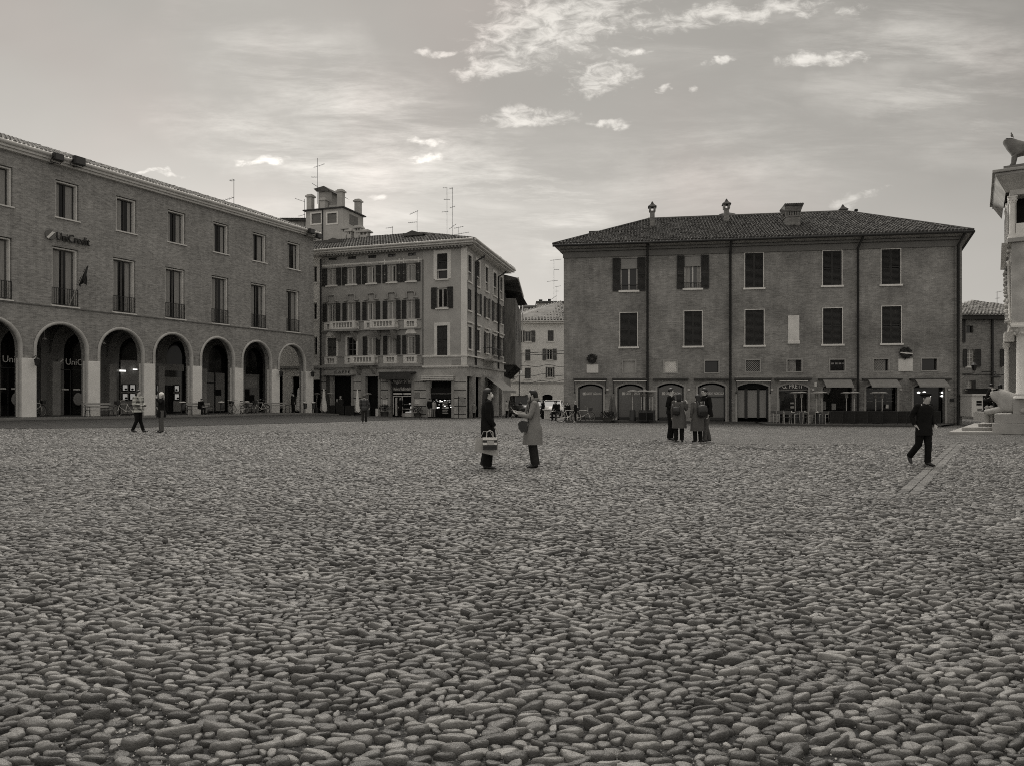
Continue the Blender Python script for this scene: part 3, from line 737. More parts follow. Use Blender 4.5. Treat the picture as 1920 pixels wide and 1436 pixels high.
# arcade back wall with shopfronts
BW = MB(); shop = []
bh = []
ARC = []
for i, (a, b) in enumerate(arches):
    c = (a + b) / 2; hw = (b - a) * .36; zt = zcrown - .25
    ARC.append((c - hw, c + hw)); bh.append(arch_poly(c - hw, c + hw, .22, zt - hw, zt, 14))
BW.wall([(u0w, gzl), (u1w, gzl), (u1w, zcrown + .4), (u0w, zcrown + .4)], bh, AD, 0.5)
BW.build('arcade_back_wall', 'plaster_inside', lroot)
m = MB(); m.quad((u0w, AD + .62, gzl), (u1w, AD + .62, gzl), (u1w, AD + .62, zcrown + .4), (u0w, AD + .62, zcrown + .4)); m.build('shopfront_glass', 'glass', lroot)
# back piers seen inside the arches (cross arches of the arcade)
for a, b in pcs:
    c = (a + b) / 2; m = MB(); m.box(c - .28, c + .28, AD - .42, AD + .0, gzl, 3.9); m.build('arcade_pier', 'stone_mid', lroot)
    p = [(AD - .42, 3.0), (AD - .42, zcrown + .3)]
    n = 10; m = MB(); cy = (PD + AD) / 2; ry = (AD - PD) / 2 - .2; vs = []
    arc = [(cy + ry * math.cos(math.pi * k / n), zcrown - 1.6 + 1.6 * math.sin(math.pi * k / n)) for k in range(n + 1)]
    poly = [(AD, zcrown - 1.9), (AD, zcrown + .3), (PD, zcrown + .3), (PD, zcrown - 1.9)] + list(reversed(arc))
    vs = [(c - .22, y, z) for y, z in poly] + [(c + .22, y, z) for y, z in poly]; k = len(poly)
    tr = tessellate_polygon([[Vector((y, z, 0)) for y, z in poly]])
    m.add(vs, [tuple(t) for t in tr] + [tuple(k + q for q in t) for t in tr] + [(i, (i + 1) % k, k + (i + 1) % k, k + i) for i in range(k)], False)
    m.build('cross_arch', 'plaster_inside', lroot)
def bp(x0, y0, x1, y1, dep, m, name, th=.05, par=None, lab=None):
    q = LF.rect(x0, y0, x1, y1, dep); mm = MB(); mm.box(q[0], q[1], dep, dep + th, q[2], q[3]); o = mm.build(name, m, par or lroot)
    if lab: o['label'] = lab
    return o
D = AD - .10
# bank doors (first arches)
for k, x in ((0, -60), (1, 96)):
    for j in range(2):
        u = LF.u(110 + j * 22, D) - (0 if k else 0) - (pitch if k == 0 else 0)
        m = MB(); m.box(u - .02, u + .02, D, D + .05, .3, 3.4); m.box(u - .02, u + 1.1, D, D + .05, 3.36, 3.42); o = m.build('door_frame', 'iron', lroot)
        m = MB(); m.box(u + .2, u + .7, D - .02, D + .01, 2.0, 2.1); m.build('door_sticker', 'white_sign', lroot)
zsg = LF.z(120, 684, D)
for k in (0, 1):
    u = LF.u(106, D) - (pitch if k == 0 else 0)
    m = MB()
    m.lathe([(.20, -.02), (.20, .02)], (0, 0, 0), 20, True, False); m.xf(Matrix.Translation((u + .25, D - .05, zsg + .2)) @ Matrix.Rotation(R(90), 4, 'X')); e = m.build('emblem', 'grey_panel', lroot)
    m = MB(); m.prism([(u + .08, zsg + .05), (u + .16, zsg + .02), (u + .46, zsg + .36), (u + .36, zsg + .38)], D - .09, D - .07); m.build('emblem_stroke', 'text_light', e)
    text('sign_lettering', 'UniCredit', .62, 'text_light', lroot, (u + .58, D - .06, zsg), sx=.95)
    m = MB(); uu = LF.u(146, D) - (pitch if k == 0 else 0); zz = LF.z(146, 752, D)
    m.ell((0, 0, 0), .38, .03, .5, 14, 8, lambda d: 1.0 if d[2] > -.2 else 1.0 - .25 * (-d[2])); m.xf(Matrix.Translation((uu, D - .04, zz + .1))); m.build('window_graphic', 'grey_panel', lroot)
# jeweller's fronts in the third and fourth arches
def case(x0, y0, x1, y1):
    o = bp(x0, y0, x1, y1, D - .16, 'black', 'display_case', .08)
    q = LF.rect(x0 + 1.6, y0 + 1.6, x1 - 1.6, y1 - 1.6, D - .18); mm = MB(); mm.box(q[0], q[1], D - .18, D - .165, q[2], q[3]); mm.build('display_window', 'display', o)
    mm = MB(); c = (q[0] + q[1]) / 2 + random.uniform(-.08, .08); mm.ell((c, D - .20, q[2] + .1), .12, .03, .08, 8, 4); mm.build('jewellery_stand', 'black', o)
bp(226.5, 676, 259, 775, D - .06, 'grey_panel', 'shopfront_panel')
bp(200, 692, 226, 697, D - .07, 'grey_panel', 'door_transom')
bp(225, 694, 236, 697, D - .3, 'lamp_on', 'strip_light', .05)
bp(250, 692, 258, 694, D - .3, 'lamp_on', 'strip_light', .05)
for x in (229, 243):
    for y in (720, 736.5): case(x, y, x + 11.5, y + 13.5)
bp(292, 683, 345, 695, D - .06, 'grey_panel', 'shop_fascia')
bp(293, 707, 340, 771, D - .06, 'grey_panel', 'shopfront_panel')
bp(293, 695, 340, 707, D - .02, 'glass_dim', 'shop_window')
bp(305, 722, 325, 771, D - .09, 'glass', 'shop_door')
for x in (293, 326.5):
    for y in (721.5, 737): case(x, y, x + 10.5, y + 13)
bp(374, 699, 421, 770, D - .06, 'grey_panel', 'shopfront_panel')
for x in (386, 402): bp(x, 699, x + 2.2, 772, D - .10, 'iron', 'window_bar')
bp(386, 717, 404, 719, D - .10, 'iron', 'window_bar'); bp(405, 730, 415, 741, D - .11, 'black', 'wall_panel')
bp(452, 702, 486, 771, D - .06, 'grey_panel', 'shopfront_panel'); bp(456, 708, 482, 726, D - .10, 'stone_mid', 'poster'); bp(452, 729, 468, 740, D - .12, 'black', 'poster')
bp(461, 740, 477, 760, D - .5, 'black', 'notice_board', .06)
# hanging arcade lamps
for i, (a, b) in enumerate(arches[1:]):
    m = MB(); c = (a + b) / 2 + .4; zl = zcrown - 1.0
    m.tube([(c, 2.4, zcrown + .3), (c, 2.4, zl + .1)], .015, 5); m.lathe([(.03, .1), (.16, .0), (.15, -.03), (.02, -.04)], (c, 2.4, zl), 12); o = m.build('hanging_lamp', 'stone_light', lroot)
# wall lettering and emblem
zt = LF.z(100, 446, 0)
m = MB(); ue = LF.u(91.5); m.lathe([(.30, -.05), (.30, .05)], (0, 0, 0), 24, True, False); m.xf(Matrix.Translation((ue, -.12, zt + .12)) @ Matrix.Rotation(R(90), 4, 'X')); e = m.build('emblem', 'soffit', lroot)
m = MB(); m.prism([(ue - .26, zt - .10), (ue - .14, zt - .16), (ue + .29, zt + .32), (ue + .10, zt + .32)], -.20, -.175); m.build('emblem_stroke', 'text_light', e)
text('wall_lettering', 'UniCredit', .72, 'text_dark', lroot, (LF.u(101.5), -.20, zt - .14), ext=.05, sx=.76)
text('wall_lettering', 'UniCredit', .72, 'stone_mid', lroot, (LF.u(101.5) + .03, -.10, zt - .10), ext=.02, sx=.76)
# floodlights on the eaves, lanterns on the piers, cameras
def flood(u, z, label, s=1.0):
    t = tag(empty('floodlight', LF.w(u, -.45, z), LF.rz), label, 'floodlight', 'floodlights on the arcaded building')
    m = MB(); m.box(-.30 * s, .30 * s, -.55, -.25, -.22 * s, .22 * s); m.build('housing', 'iron', t, bevel=.03)
    m = MB(); m.box(-.24 * s, .24 * s, -.565, -.55, -.17 * s, .17 * s); m.build('lens', 'glass_dim', t)
    m = MB(); m.tube([(-.32 * s, -.4, .0), (-.32 * s, -.1, -.3), (.32 * s, -.1, -.3), (.32 * s, -.4, .0)], .025, 6); m.tube([(0, -.1, -.3), (0, .4, -.3)], .03, 6); m.build('bracket', 'iron', t)
flood(LF.u(93), LF.z(93, 299), 'square floodlight on the eaves nearest to the wall lettering')
flood(LF.u(132), LF.z(132, 306), 'larger angled floodlight on the eaves beside the smaller square one', 1.2)
flood(LF.u(570), LF.z(570, 436), 'small round-faced floodlight near the far roof corner of the arcade building')
flood(LF.u(584), LF.z(584, 445), 'dark floodlight at the very corner of the arcade building roof')
def wlamp(px, py, label):
    t = tag(empty('wall_lantern', LF.w(LF.u(px), -.15, LF.z(px, py)), LF.rz), label, 'lantern', 'lanterns on the arcade piers')
    m = MB(); m.tube([(0, .1, .3), (0, -.25, .45), (0, -.35, .3)], .02, 6); m.build('bracket', 'iron', t)
    m = MB(); m.lathe([(.05, .32), (.2, .2), (.18, .16), (.13, -.16), (.04, -.2)], (0, -.35, 0), 6, True, False); m.build('lantern_body', 'iron', t)
wlamp(60, 681, 'black lantern on the pier left of the widest arch with the bank door')
wlamp(519, 702, 'black lantern on the pier between the last two arches')
wlamp(578, 703, 'small black lamp on the end pier of the arcade')
# flag on its pole
t = tag(empty('flag', LF.w(LF.u(140), 0, LF.z(140, 572)), LF.rz), 'dark furled flag on a slanting pole outside a first floor window', 'flag')
pe = Vector((LF.u(163, -1.0) - LF.u(140), -1.0, LF.z(163, 498, -1.0) - LF.z(140, 572))); m = MB(); m.tube([(-.4, 0.1, -.3), tuple(pe)], .022, 6); m.build('pole', 'stone_mid', t)
m = MB(); vs = []
for i in range(9):
    f = i / 8; a = Vector((-.4, .1, -.3)).lerp(pe, .50 + .5 * f)
    for j in range(9):
        g_ = j / 8; drop = (0.2 + 1.0 * f ** 1.5) * g_
        vs.append((a.x + (pe.x - a.x) * g_ * .75 + .05 * math.sin(i * 1.8 + j * .4), a.y + .07 * math.sin(j * 1.4 + i * 2.1), a.z - drop * (.5 + .8 * f) + (pe.z - a.z) * 0.1))
m.add(vs, [(i * 9 + j, i * 9 + j + 1, (i + 1) * 9 + j + 1, (i + 1) * 9 + j) for i in range(8) for j in range(8)], True); m.build('cloth', 'shutter_dark', t)
# pavement in front and road strip
eL = [gp(-120, 806), gp(0, 803), gp(150, 802), gp(260, 801), gp(420, 796), gp(600, 791.5), gp(760, 786.5), gp(880, 785.0)]
def offs(d, ua, ub, n=6):
    r = []
    for i in range(n + 1):
        p = LF.w(ua + (ub - ua) * i / n, d); p.z = gzf(p.x, p.y); r.append(p)
    return r
bL = offs(6.0, -9, 27, 4) + [Vector((-14, 72, 0)), Vector((-4.5, 70.5, 0))]
strip('road_strip', eL, bL, 0.010, 'road', 60)
strip('arcade_pavement', offs(-2.0, -9, u1w + .6), offs(AD + .6, -9, u1w + .6), 0.12, 'pave', 40)
strip('pavement_kerb', offs(-2.25, -9, u1w + .8), offs(-2.0, -9, u1w + .8), 0.124, 'kerb', 40)
# ================================================================ CENTRAL BLOCK (front, corner and street side)
CF = Fac(590, 73.2, 875, 68.0)              # front; local +u to the right
uL = CF.u(500) - 3; uC = CF.u(875)
SF = Fac(875, 68.0, 945, 82.8)              # street side, going away
croot = CF.root('corner_palazzo', 'stuccoed four storey corner house with shutters, balustrades and a roof tower', 'building')
sroot = empty('side_wing', (SF.A.x - CF.A.x, 0, 0), 0, None); bpy.data.objects.remove(sroot)
def side_parent():                           # side parts share one rotated frame
    o = empty('street_front', (0, 0, 0), 0, croot); o.matrix_parent_inverse = Matrix()
    M = Matrix.Translation((CF.A.x, CF.A.y, 0)) @ Matrix.Rotation(CF.rz, 4, 'Z'); M2 = Matrix.Translation((SF.A.x, SF.A.y, 0)) @ Matrix.Rotation(SF.rz, 4, 'Z')
    L = M.inverted() @ M2; o.location = L.to_translation(); o.rotation_euler = L.to_euler(); return o
sp = side_parent(); g0 = -1.0
ze = CF.z(870, 462)                           # wall top under the eaves
# --- windows of the front
rows = []
xs_t = [(611.5, 631), (649.5, 668), (687.5, 707.5), (728, 747), (757.5, 780)]
tops = [502.6, 500, 498.6, 495.7, 493.8]; bots = [534, 533, 531.5, 529.5, 528]
zt3, zb3 = CF.z(697, 499.5), CF.z(697, 531.5)
zt2, zb2 = CF.z(697, 567), CF.z(697, 601.5)
zt1, zb1 = CF.z(697, 632), CF.z(697, 666.5)
cen = [622.5, 659.6, 697.0, 735.2, 771.0]
wl = []
def hw(px, h): return CF.u(px - h), CF.u(px + h)
specs = []
for i, c in enumerate(cen):
    a, b = hw(c, 8.6); specs.append((a, b, zb3, zt3, 'r3', i))
    a, b = hw(c - .4, 8.4); specs.append((a, b, zb2, zt2, 'r2', i))
    a, b = hw(c, 8.3); specs.append((a, b, zb1, zt1, 'r1', i))
# left pale section behind the arcade corner
for (y0, y1) in ((499, 530), (568, 600), (632, 667)):
    a, b = CF.u(586.0), CF.u(594.5); specs.append((a, b, CF.z(590, y1), CF.z(590, y0), 'l', 0))
a, b = CF.u(819.5), CF.u(839)
specs.append((a, b, CF.z(829, 523.5), CF.z(829, 476), 'c3', 0)); specs.append((a, b, CF.z(829, 578), CF.z(829, 540), 'c2', 0)); specs.append((a, b, CF.z(829, 667), CF.z(829, 611), 'c1', 0))
att = [(616, 631, 483.5, 488.5), (652, 667.5, 481, 486.5), (690, 705.5, 479, 484.5), (727.5, 742, 476.5, 482), (765, 780, 474.3, 480)]
for i, (x0, x1, y0, y1) in enumerate(att):
    q = CF.rect(x0, y0, x1, y1); specs.append((q[0], q[1], q[2], q[3], 'at', i))
gfl = CF.z(700, 783)
gdoors = [(624, 659, 706), (686, 709, 706), (733, 772, 711), (807, 846.5, 715)]
for i, (x0, x1, y0) in enumerate(gdoors): specs.append((CF.u(x0), CF.u(x1), g0 + .02, CF.z((x0 + x1) / 2, y0), 'd', i))
for x0, x1, y0 in ((520, 530, 706), (546, 561, 706), (577, 600, 712)): specs.append((CF.u(x0), CF.u(x1), g0 + .02, CF.z(x1, y0), 'd', 9))
uP, uM = CF.u(602.5), CF.u(793)             # the three bays of the front
zg = CF.z(697, 687)                          # top of ground storey
def wallsec(u0, u1, z0, z1, m, y=0.0):
    hs = [R4(a, b, max(c, z0 + .01), d) for a, b, c, d, k, i in specs if a > u0 and b < u1 and c < z1 - .3 and d > z0 + .1 and d < z1]
    mb = MB(); mb.wall(R4(u0, u1, z0, z1), hs, y, 0.35); mb.build('wall', m, croot)
wallsec(uL, uP, g0, ze, 'stucco_pale'); wallsec(uP, uM, zg, ze, 'stucco_mid'); wallsec(uM, uC, zg, ze, 'stucco_light'); wallsec(uP, uC, g0, zg - .002, 'stone_old')
# dark body behind the openings (rooms), closed at the back
m = MB(); DD = 13.0
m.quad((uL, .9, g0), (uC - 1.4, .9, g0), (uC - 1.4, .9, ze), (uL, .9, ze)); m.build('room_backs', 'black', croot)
_Ms = (Matrix.Rotation(-CF.rz, 4, 'Z') @ Matrix.Translation((SF.A.x - CF.A.x, SF.A.y - CF.A.y, 0)) @ Matrix.Rotation(SF.rz, 4, 'Z')); _e = _Ms @ Vector((SF.u(945), .02, 0))
m = MB(); m.quad((_e.x, _e.y, g0), (uL, DD, g0), (uL, DD, ze), (_e.x, _e.y, ze)); m.quad((uL, DD, g0), (uL, 0, g0), (uL, 0, ze), (uL, DD, ze)); m.build('rear_wall', 'stucco_light', croot)
def mouldings(u0, u1, z, y=-.12, h=.16, m='trim_light', name='cornice'):
    b = MB(); b.box(u0, u1, y, -.002, z, z + h); b.box(u0, u1, y * .55, -.002, z - h * .6, z - .002); return b.build(name, m, croot)
mouldings(uP + .1, uM - .1, CF.z(697, 494), -.10, .10, name='attic_moulding'); mouldings(uL, uM, zg - .1, -.28, .22, name='storey_cornice', m='stone_mid'); mouldings(uM, uC + .2, CF.z(830, 688.5), -.22, .14, name='storey_cornice'); mouldings(uM, uC + .1, CF.z(830, 669), -.12, .12, name='storey_cornice')
# eaves with brackets, gutter
b = MB(); b.box(uL, uC + .8, -.75, .0, ze, ze + .16); b.box(uL, uC + 1.0, -1.05, -.8, ze + .12, ze + .34); b.tube([(uL, -1.12, ze + .38), (uC + 1.05, -1.12, ze + .38)], .12, 8); b.build('eaves', 'gutter', croot)
b = MB(); n = 46
for i in range(n):
    u = uP + (uC - uP) * (i + .5) / n; b.box(u - .07, u + .07, -.70, -.02, ze - .16, ze - .004)
b.build('eaves_brackets', 'stone_mid', croot)
# windows
for a, c, z0, z1, kd, i in specs:
    if kd == 'r3': window(croot, a, c, z0, z1, .16, 'frame_white', 'glass', .12, 1, curtain=.5, sill=-.13, shut='open', sw=(c - a) * .5, surround=None, trans=0)
    elif kd == 'r2': window(croot, a, c, z0, z1, .16, 'frame_white', 'glass', .12, 1, curtain=.9, shut='open', sw=(c - a) * .46)
    elif kd == 'r1':
        if i == 0: window(croot, a, c, z0, z1, .2, 'wood_mid', 'glass', .06, 1, shut='closed', surround=.2, shm='shutter_mid', label='closed brown shutters in a pale surround')
        elif i == 1: window(croot, a, c, z0, z1, .2, 'wood_mid', 'glass', .08, 1, trans=2, surround=.2)
        else: window(croot, a, c, z0, z1, .16, 'frame_white', 'glass_dim', .12, 1, curtain=.9, shut='open', sw=(c - a) * .45)
    elif kd == 'l': window(croot, a, c, z0, z1, .16, 'frame_white', 'glass', .10, 0, curtain=.3, sill=-.10)
    elif kd == 'c3':
        zm = z0 + (z1 - z0) * .33; s = window(croot, a, c, z0, z1, .2, 'frame_white', 'glass', .07, 0, surround=.34, sill=-.14)
        q = MB(); q.box(a, c, .05, .12, zm, zm + .12); q.build('transom', 'frame_white', s); q = MB(); shutter_leaf(q, a + .02, c - .02, zm + .14, z1 - .02, .08); q.build('shutter', 'wood_dark', s)
    elif kd == 'c2': window(croot, a, c, z0, z1, .16, 'frame_white', 'glass', .12, 1, sill=-.14, shut='open', sw=(c - a) * .52, shm='shutter_dark')
    elif kd == 'c1': window(croot, a, c, z0, z1, .2, 'wood_dark', 'glass', .06, 1, shut='closed', surround=.28, shm='wood_dark')
    elif kd == 'at': window(croot, a, c, z0, z1, .1, 'wood_dark', 'glass_dim', .05, 1)
# pale heads over the top windows, moulded pediments over the second row, triangular over the first
for i, c in enumerate(cen):
    a, b_ = hw(c, 12); zt = zt3 + .04
    m = MB(); um = (a + b_) / 2
    m.prism([(a, zt), (b_, zt), (b_, zt + .42), (um + .55, zt + .48), (um, zt + .62), (um - .55, zt + .48), (a, zt + .42)], -.05, -.003); m.build('window_head', 'stone_mid', croot)
    if i >= 3:
        m = MB(); w_ = .12; m.box(a - .15, a - .03, -.05, -.003, zb3, zt + .5); m.box(b_ + .03, b_ + .15, -.05, -.003, zb3, zt + .5); m.build('window_strip', 'trim_light', croot)
    a, b_ = hw(c, 13.5); um = (a + b_) / 2; z = zt2 + .22; m = MB()
    pth = [(a, z), (a + .42, z + .05), (um - .42, z + .50), (um - .28, z + .62), (um + .28, z + .62), (um + .42, z + .50), (b_ - .42, z + .05), (b_, z)]
    m.tube([(x, -.12, zz) for x, zz in pth], .085, 6); m.build('curved_pediment', 'stone_mid', croot)
    m = MB(); m.prism([(a + .3, z - .16), (b_ - .3, z - .16), (um + .35, z + .44), (um - .35, z + .44)], -.06, -.003); m.build('pediment_panel', 'stone_mid', croot)
    a, b_ = hw(c, 11.0); z = zt1 + .26; m = MB(); um = (a + b_) / 2
    m.prism([(a, z - .08), (b_, z - .08), (b_ - .1, z + .05), (um + .2, z + .52), (um - .2, z + .52), (a + .1, z + .05)], -.13, -.003); m.build('pointed_pediment', 'stone_mid' if i not in (0, 4) else 'trim_light', croot)
# balustrades on the wall and projecting balconies
def balustrade(par, u0, u1, z0, h, y, y1=None, name='balustrade', m='trim_light'):
    b = MB(); b.box(u0, u1, y, y + .16, z0 + h - .14, z0 + h); b.box(u0, u1, y, y + .16, z0, z0 + .14)
    n = max(4, int((u1 - u0) / .30))
    for i in range(n):
        x = u0 + (u1 - u0) * (i + .5) / n
        b.lathe([(.045, .14), (.085, .14 + (h - .28) * .28), (.04, .14 + (h - .28) * .62), (.055, h - .14)], (x, y + .08, z0), 6, False)
    for x in (u0, u1): b.box(x - .13, x + .13, y - .02, y + .18, z0, z0 + h + .01)
    return b.build(name, m, par)
zB2, hB2 = CF.z(697, 617.5), CF.z(697, 603) - CF.z(697, 617.5)
zB1, hB1 = CF.z(697, 682.3), CF.z(697, 668.5) - CF.z(697, 682.3)
for (x0, x1) in ((612, 630), (686.5, 706), (761.5, 780.5)): balustrade(croot, CF.u(x0), CF.u(x1), zB2, hB2, -.20)
for (x0, x1) in ((612.5, 630.5), (650.5, 668.5), (723, 743.5), (760.5, 780.5)): balustrade(croot, CF.u(x0), CF.u(x1), zB1, hB1, -.20)
for (z, h, xx) in ((zB2, hB2, (600, 792)), (zB1, hB1, (602, 792))):
    b = MB(); u0, u1 = CF.u(xx[0]) + .3, CF.u(xx[1]) - .1; b.box(u0, u1, -.24, -.003, z - .12, z - .004); b.box(u0, u1, -.14, -.003, z + h + .005, z + h + .09); b.box(u0, u1, -.05, -.002, z, z + h); b.build('parapet_band', 'stone_mid', croot)
def balcony(x0, x1, z, h, dep=1.1):
    u0, u1 = CF.u(x0), CF.u(x1); s = MB(); s.box(u0 - .15, u1 + .15, -dep, -.25, z - .22, z - .003)
    for u in (u0 + .3, u1 - .3):
        s.add([(u - .14, -.01, z - .24), (u - .14, -dep + .15, z - .24), (u - .14, -dep + .25, z - .42), (u - .14, -.3, z - .95), (u - .14, -.01, z - 1.1),
               (u + .14, -.01, z - .24), (u + .14, -dep + .15, z - .24), (u + .14, -dep + .25, z - .42), (u + .14, -.3, z - .95), (u + .14, -.01, z - 1.1)],
              [(4, 3, 2, 1, 0), (5, 6, 7, 8, 9), (0, 1, 6, 5), (1, 2, 7, 6), (2, 3, 8, 7), (3, 4, 9, 8)], False)
    o = s.build('balcony', 'stone_mid', croot); balustrade(o, u0, u1, z, h, -dep + .02)
    for u in (u0, u1):
        b = MB(); b.box(u - .08, u + .08, -dep + .2, -.26, z + h - .14, z + h)
        for k in range(3): b.lathe([(.045, 0), (.085, (h - .14) * .3), (.04, (h - .14) * .65), (.055, h - .14)], (u, -dep + .4 + k * .25, z), 6, False)
        b.build('balcony_side', 'trim_light', o)
balcony(632, 673.5, zB2, hB2); balcony(707, 747.5, zB2, hB2); balcony(670.5, 709.5, zB1, hB1)
# corner quoin strips, downpipe
pipe(croot, CF.u(603), g0, ze - .3, y=-.16, r=.08); 
b = MB(); b.box(uC - .55, uC + .03, -.04, .0, zg, ze); b.build('corner_pilaster', 'stucco_pale', croot)
b = MB(); b.box(CF.u(793) - .06, CF.u(793) + .06, -.03, 0, zg, ze - 1.0); b.build('joint_strip', 'soffit', croot)
# ground storey: rusticated bands, door frames, fronts
for (x0, x1) in ((602.6, 612), (663, 677), (712, 729), (777, 799), (851, 874)):
    for y in (716.5, 731, 746, 761, 776):
        q = CF.rect(x0, y - .7, x1, y + .7); b = MB(); b.box(q[0], q[1], -.012, -.002, q[2], q[3]); b.build('stone_joint', 'text_dark', croot)
def cb(x0, y0, x1, y1, y, m, name, th=.08, par=None):
    q = CF.rect(x0, y0, x1, y1); b = MB(); b.box(q[0], q[1], y, y + th, q[2], q[3]); return b.build(name, m, par or croot)
for (x0, x1, y0) in ((678, 686, 700), (709.5, 714, 700), (619.5, 623.8, 704), (659.2, 663, 704), (728.5, 732.8, 710), (772.2, 776.5, 710), (800.5, 806.5, 714), (847, 851.5, 714)):
    cb(x0, y0, x1, 786, -.10, 'stone_mid', 'door_jamb', .12)
cb(678, 700, 714, 705.8, -.14, 'stone_mid', 'door_lintel', .15)
cb(608, 702, 667, 704.2, -.55, 'stone_mid', 'awning_housing', .5); cb(612, 705.5, 619, 783, -.04, 'wood_mid', 'door_leaf', .03)
cb(626, 696.8, 650, 700.5, -.06, 'stone_mid', 'fascia', .05); text('fascia_lettering', 'CAFFE', .34, 'text_dark', croot, (CF.u(627.5), -.08, CF.z(636, 700.2)), ext=.01, sx=1.5, space=1.3)
m = MB(); ua, ub = CF.u(717), CF.u(781); z = CF.z(749, 700.6)
m.box(ua, ub, -.75, -.05, z, z + .14); m.build('awning_housing', 'awning_dark', croot)
m = MB(); k = 26; ua2, ub2 = CF.u(720), CF.u(778); zz = CF.z(749, 706)
pts = [(ua2 + (ub2 - ua2) * i / k, zz - (.34 if i % 2 else .26)) for i in range(k + 1)]
m.add([(x, -.95, z - .02) for x, _ in pts] + [(x, -1.0, q) for x, q in pts], [(i, i + 1, k + 2 + i, k + 1 + i) for i in range(k)], False); m.add([(ua2, -.1, z), (ub2, -.1, z), (ub2, -.95, z - .02), (ua2, -.95, z - .02)], [(0, 1, 2, 3)], False)
m.build('awning_valance', 'awning_dark', croot)
cb(736, 713, 771.5, 733.5, -.02, 'text_dark', 'shop_sign', .06)
text('sign_lettering', 'Angelo Ferrari', .62, 'stone_light', croot, (CF.u(737), -.05, CF.z(754, 718)), ext=.01, sx=.52, slant=.15)
text('sign_lettering', 'Helena Rubinstein', .44, 'text_light', croot, (CF.u(737), -.05, CF.z(754, 731.4)), ext=.012, sx=.59)
cb(738, 736.2, 754.5, 739.5, -.04, 'white_sign', 'shop_sign_plate', .05); cb(757, 736.2, 771, 739.5, -.04, 'white_sign', 'shop_sign_plate', .05)
for (x0, y0, x1, y1) in ((736.5, 741.5, 773, 743.2), (736.5, 743, 738, 776), (753, 743, 754.8, 782), (741, 745, 744.5, 779), (754.8, 765.5, 772, 766.8), (754.8, 774, 772, 780.5)): cb(x0, y0, x1, y1, .02, 'frame_white', 'shop_frame', .06)
random.seed(3)
for i in range(9):
    x = 757 + random.random() * 12; y = random.choice((757.5, 765.2, 773.5)); cb(x, y - random.uniform(2, 5), x + random.uniform(1.2, 3), y, .25, 'display', 'window_goods', .2)
cb(755, 757.5, 772, 758.2, .2, 'stone_mid', 'shelf', .2)
# corner shop: pale shutter box, lit garland
for k, y in enumerate((704.5, 707.5, 710.8)): cb(793, y, 853, y + 2.2, -.35 - .05 * k, 'stone_light', 'shutter_box', .3)
cb(808, 727.0, 845.5, 747.0, .05, 'black', 'shop_blind', .05); cb(809, 737.2, 846, 738, -.0, 'stone_mid', 'blind_edge', .04)
text('window_lettering', 'Janet', .62, 'text_light', croot, (CF.u(814), .1, CF.z(822, 743.5)), slant=.3, sx=.8, ext=.005)
random.seed(5)
for i in range(26):
    x = 811 + random.random() * 33; y = 748 + random.random() * 17; q = CF.uz(x, y); b = MB(); b.ell((q[0], .3, q[1]), .09, .04, .05, 6, 4); b.build('window_goods', 'display' if i % 3 else 'lamp_on', croot)
b = MB()
for k in range(8): q = CF.uz(832 + (k % 2), 754 + k * 3.0); b.box(q[0] - .28, q[0] + .28, .22, .27, q[1], q[1] + .07)
b.build('tree_ornament', 'stone_mid', croot)
cb(717, 740, 724, 748.5, -.05, 'stone_mid', 'wall_poster', .04); cb(718, 750, 727, 758, -.05, 'stone_light', 'wall_poster', .04); cb(778, 735, 787, 747, -.05, 'grey_panel', 'wall_poster', .04); cb(778, 748, 787, 757, -.05, 'white_sign', 'wall_poster', .04)
cb(847, 674.5, 864, 684, -.04, 'stone_mid', 'street_plaque', .03)
cb(707.5, 765.5, 712.5, 786, -.35, 'stone_light', 'corner_stone', .3)
# --- street side
specs = []
cols = [(877.5, 884.2), (893.3, 899.2), (909.8, 915.5), (924.8, 931), (937.4, 942)]
def sz(px, py): return SF.z(px, py)
zT = (sz(881, 529), sz(881, 480)); zM = (sz(881, 583), sz(881, 543)); zL = (sz(881, 655), sz(881, 614))
mb = MB(); hs = []
for (x0, x1) in cols:
    for z0, z1 in (zT, zM, zL): hs.append((SF.u(x0), SF.u(x1), z0, z1))
gd = [(876, 886.5), (892, 903), (916, 924), (935, 941)]
gh = [(SF.u(a), SF.u(b), g0 + .02, SF.z(881, 706)) for a, b in gd]
sl2 = SF.u(945); zgs = SF.z(875, 687)
mb.wall(R4(0, sl2, zgs, ze), [R4(*h) for h in hs], 0, .35); mb.build('wall', 'stucco_light', sp)
mb = MB(); mb.wall(R4(0, sl2, g0, zgs - .002), [R4(*h) for h in gh], 0, .35); mb.build('wall', 'stone_old', sp)
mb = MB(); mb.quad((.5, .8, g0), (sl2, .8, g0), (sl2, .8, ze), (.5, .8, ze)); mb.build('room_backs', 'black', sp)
for i, (a, b, c, d) in enumerate(hs):
    r = i % 3; ci = i // 3
    if r == 0:
        s = window(sp, a, b, c, d, .2, 'frame_white', 'glass', .07, 0, surround=.26, sill=-.12); zm = c + (d - c) * .36
        q = MB(); q.box(a, b, .05, .12, zm, zm + .1); q.build('transom', 'frame_white', s); q = MB(); shutter_leaf(q, a + .02, b - .02, zm + .12, d - .02, .08); q.build('shutter', 'wood_dark', s)
    elif r == 1: window(sp, a, b, c, d, .16, 'frame_white', 'glass', .08, 0, sill=-.12, shut='open' if ci else 'closed', sw=(b - a) * .45)
    else: window(sp, a, b, c, d, .16, 'frame_white', 'glass', .07, 0, sill=-.12, surround=.2, shut='closed' if ci < 2 else 'open', sw=(b - a) * .4); q = MB(); q.box(a - .3, b + .3, -.2, -.002, d + .34, d + .46); q.build('window_hood', 'trim_light', sp)
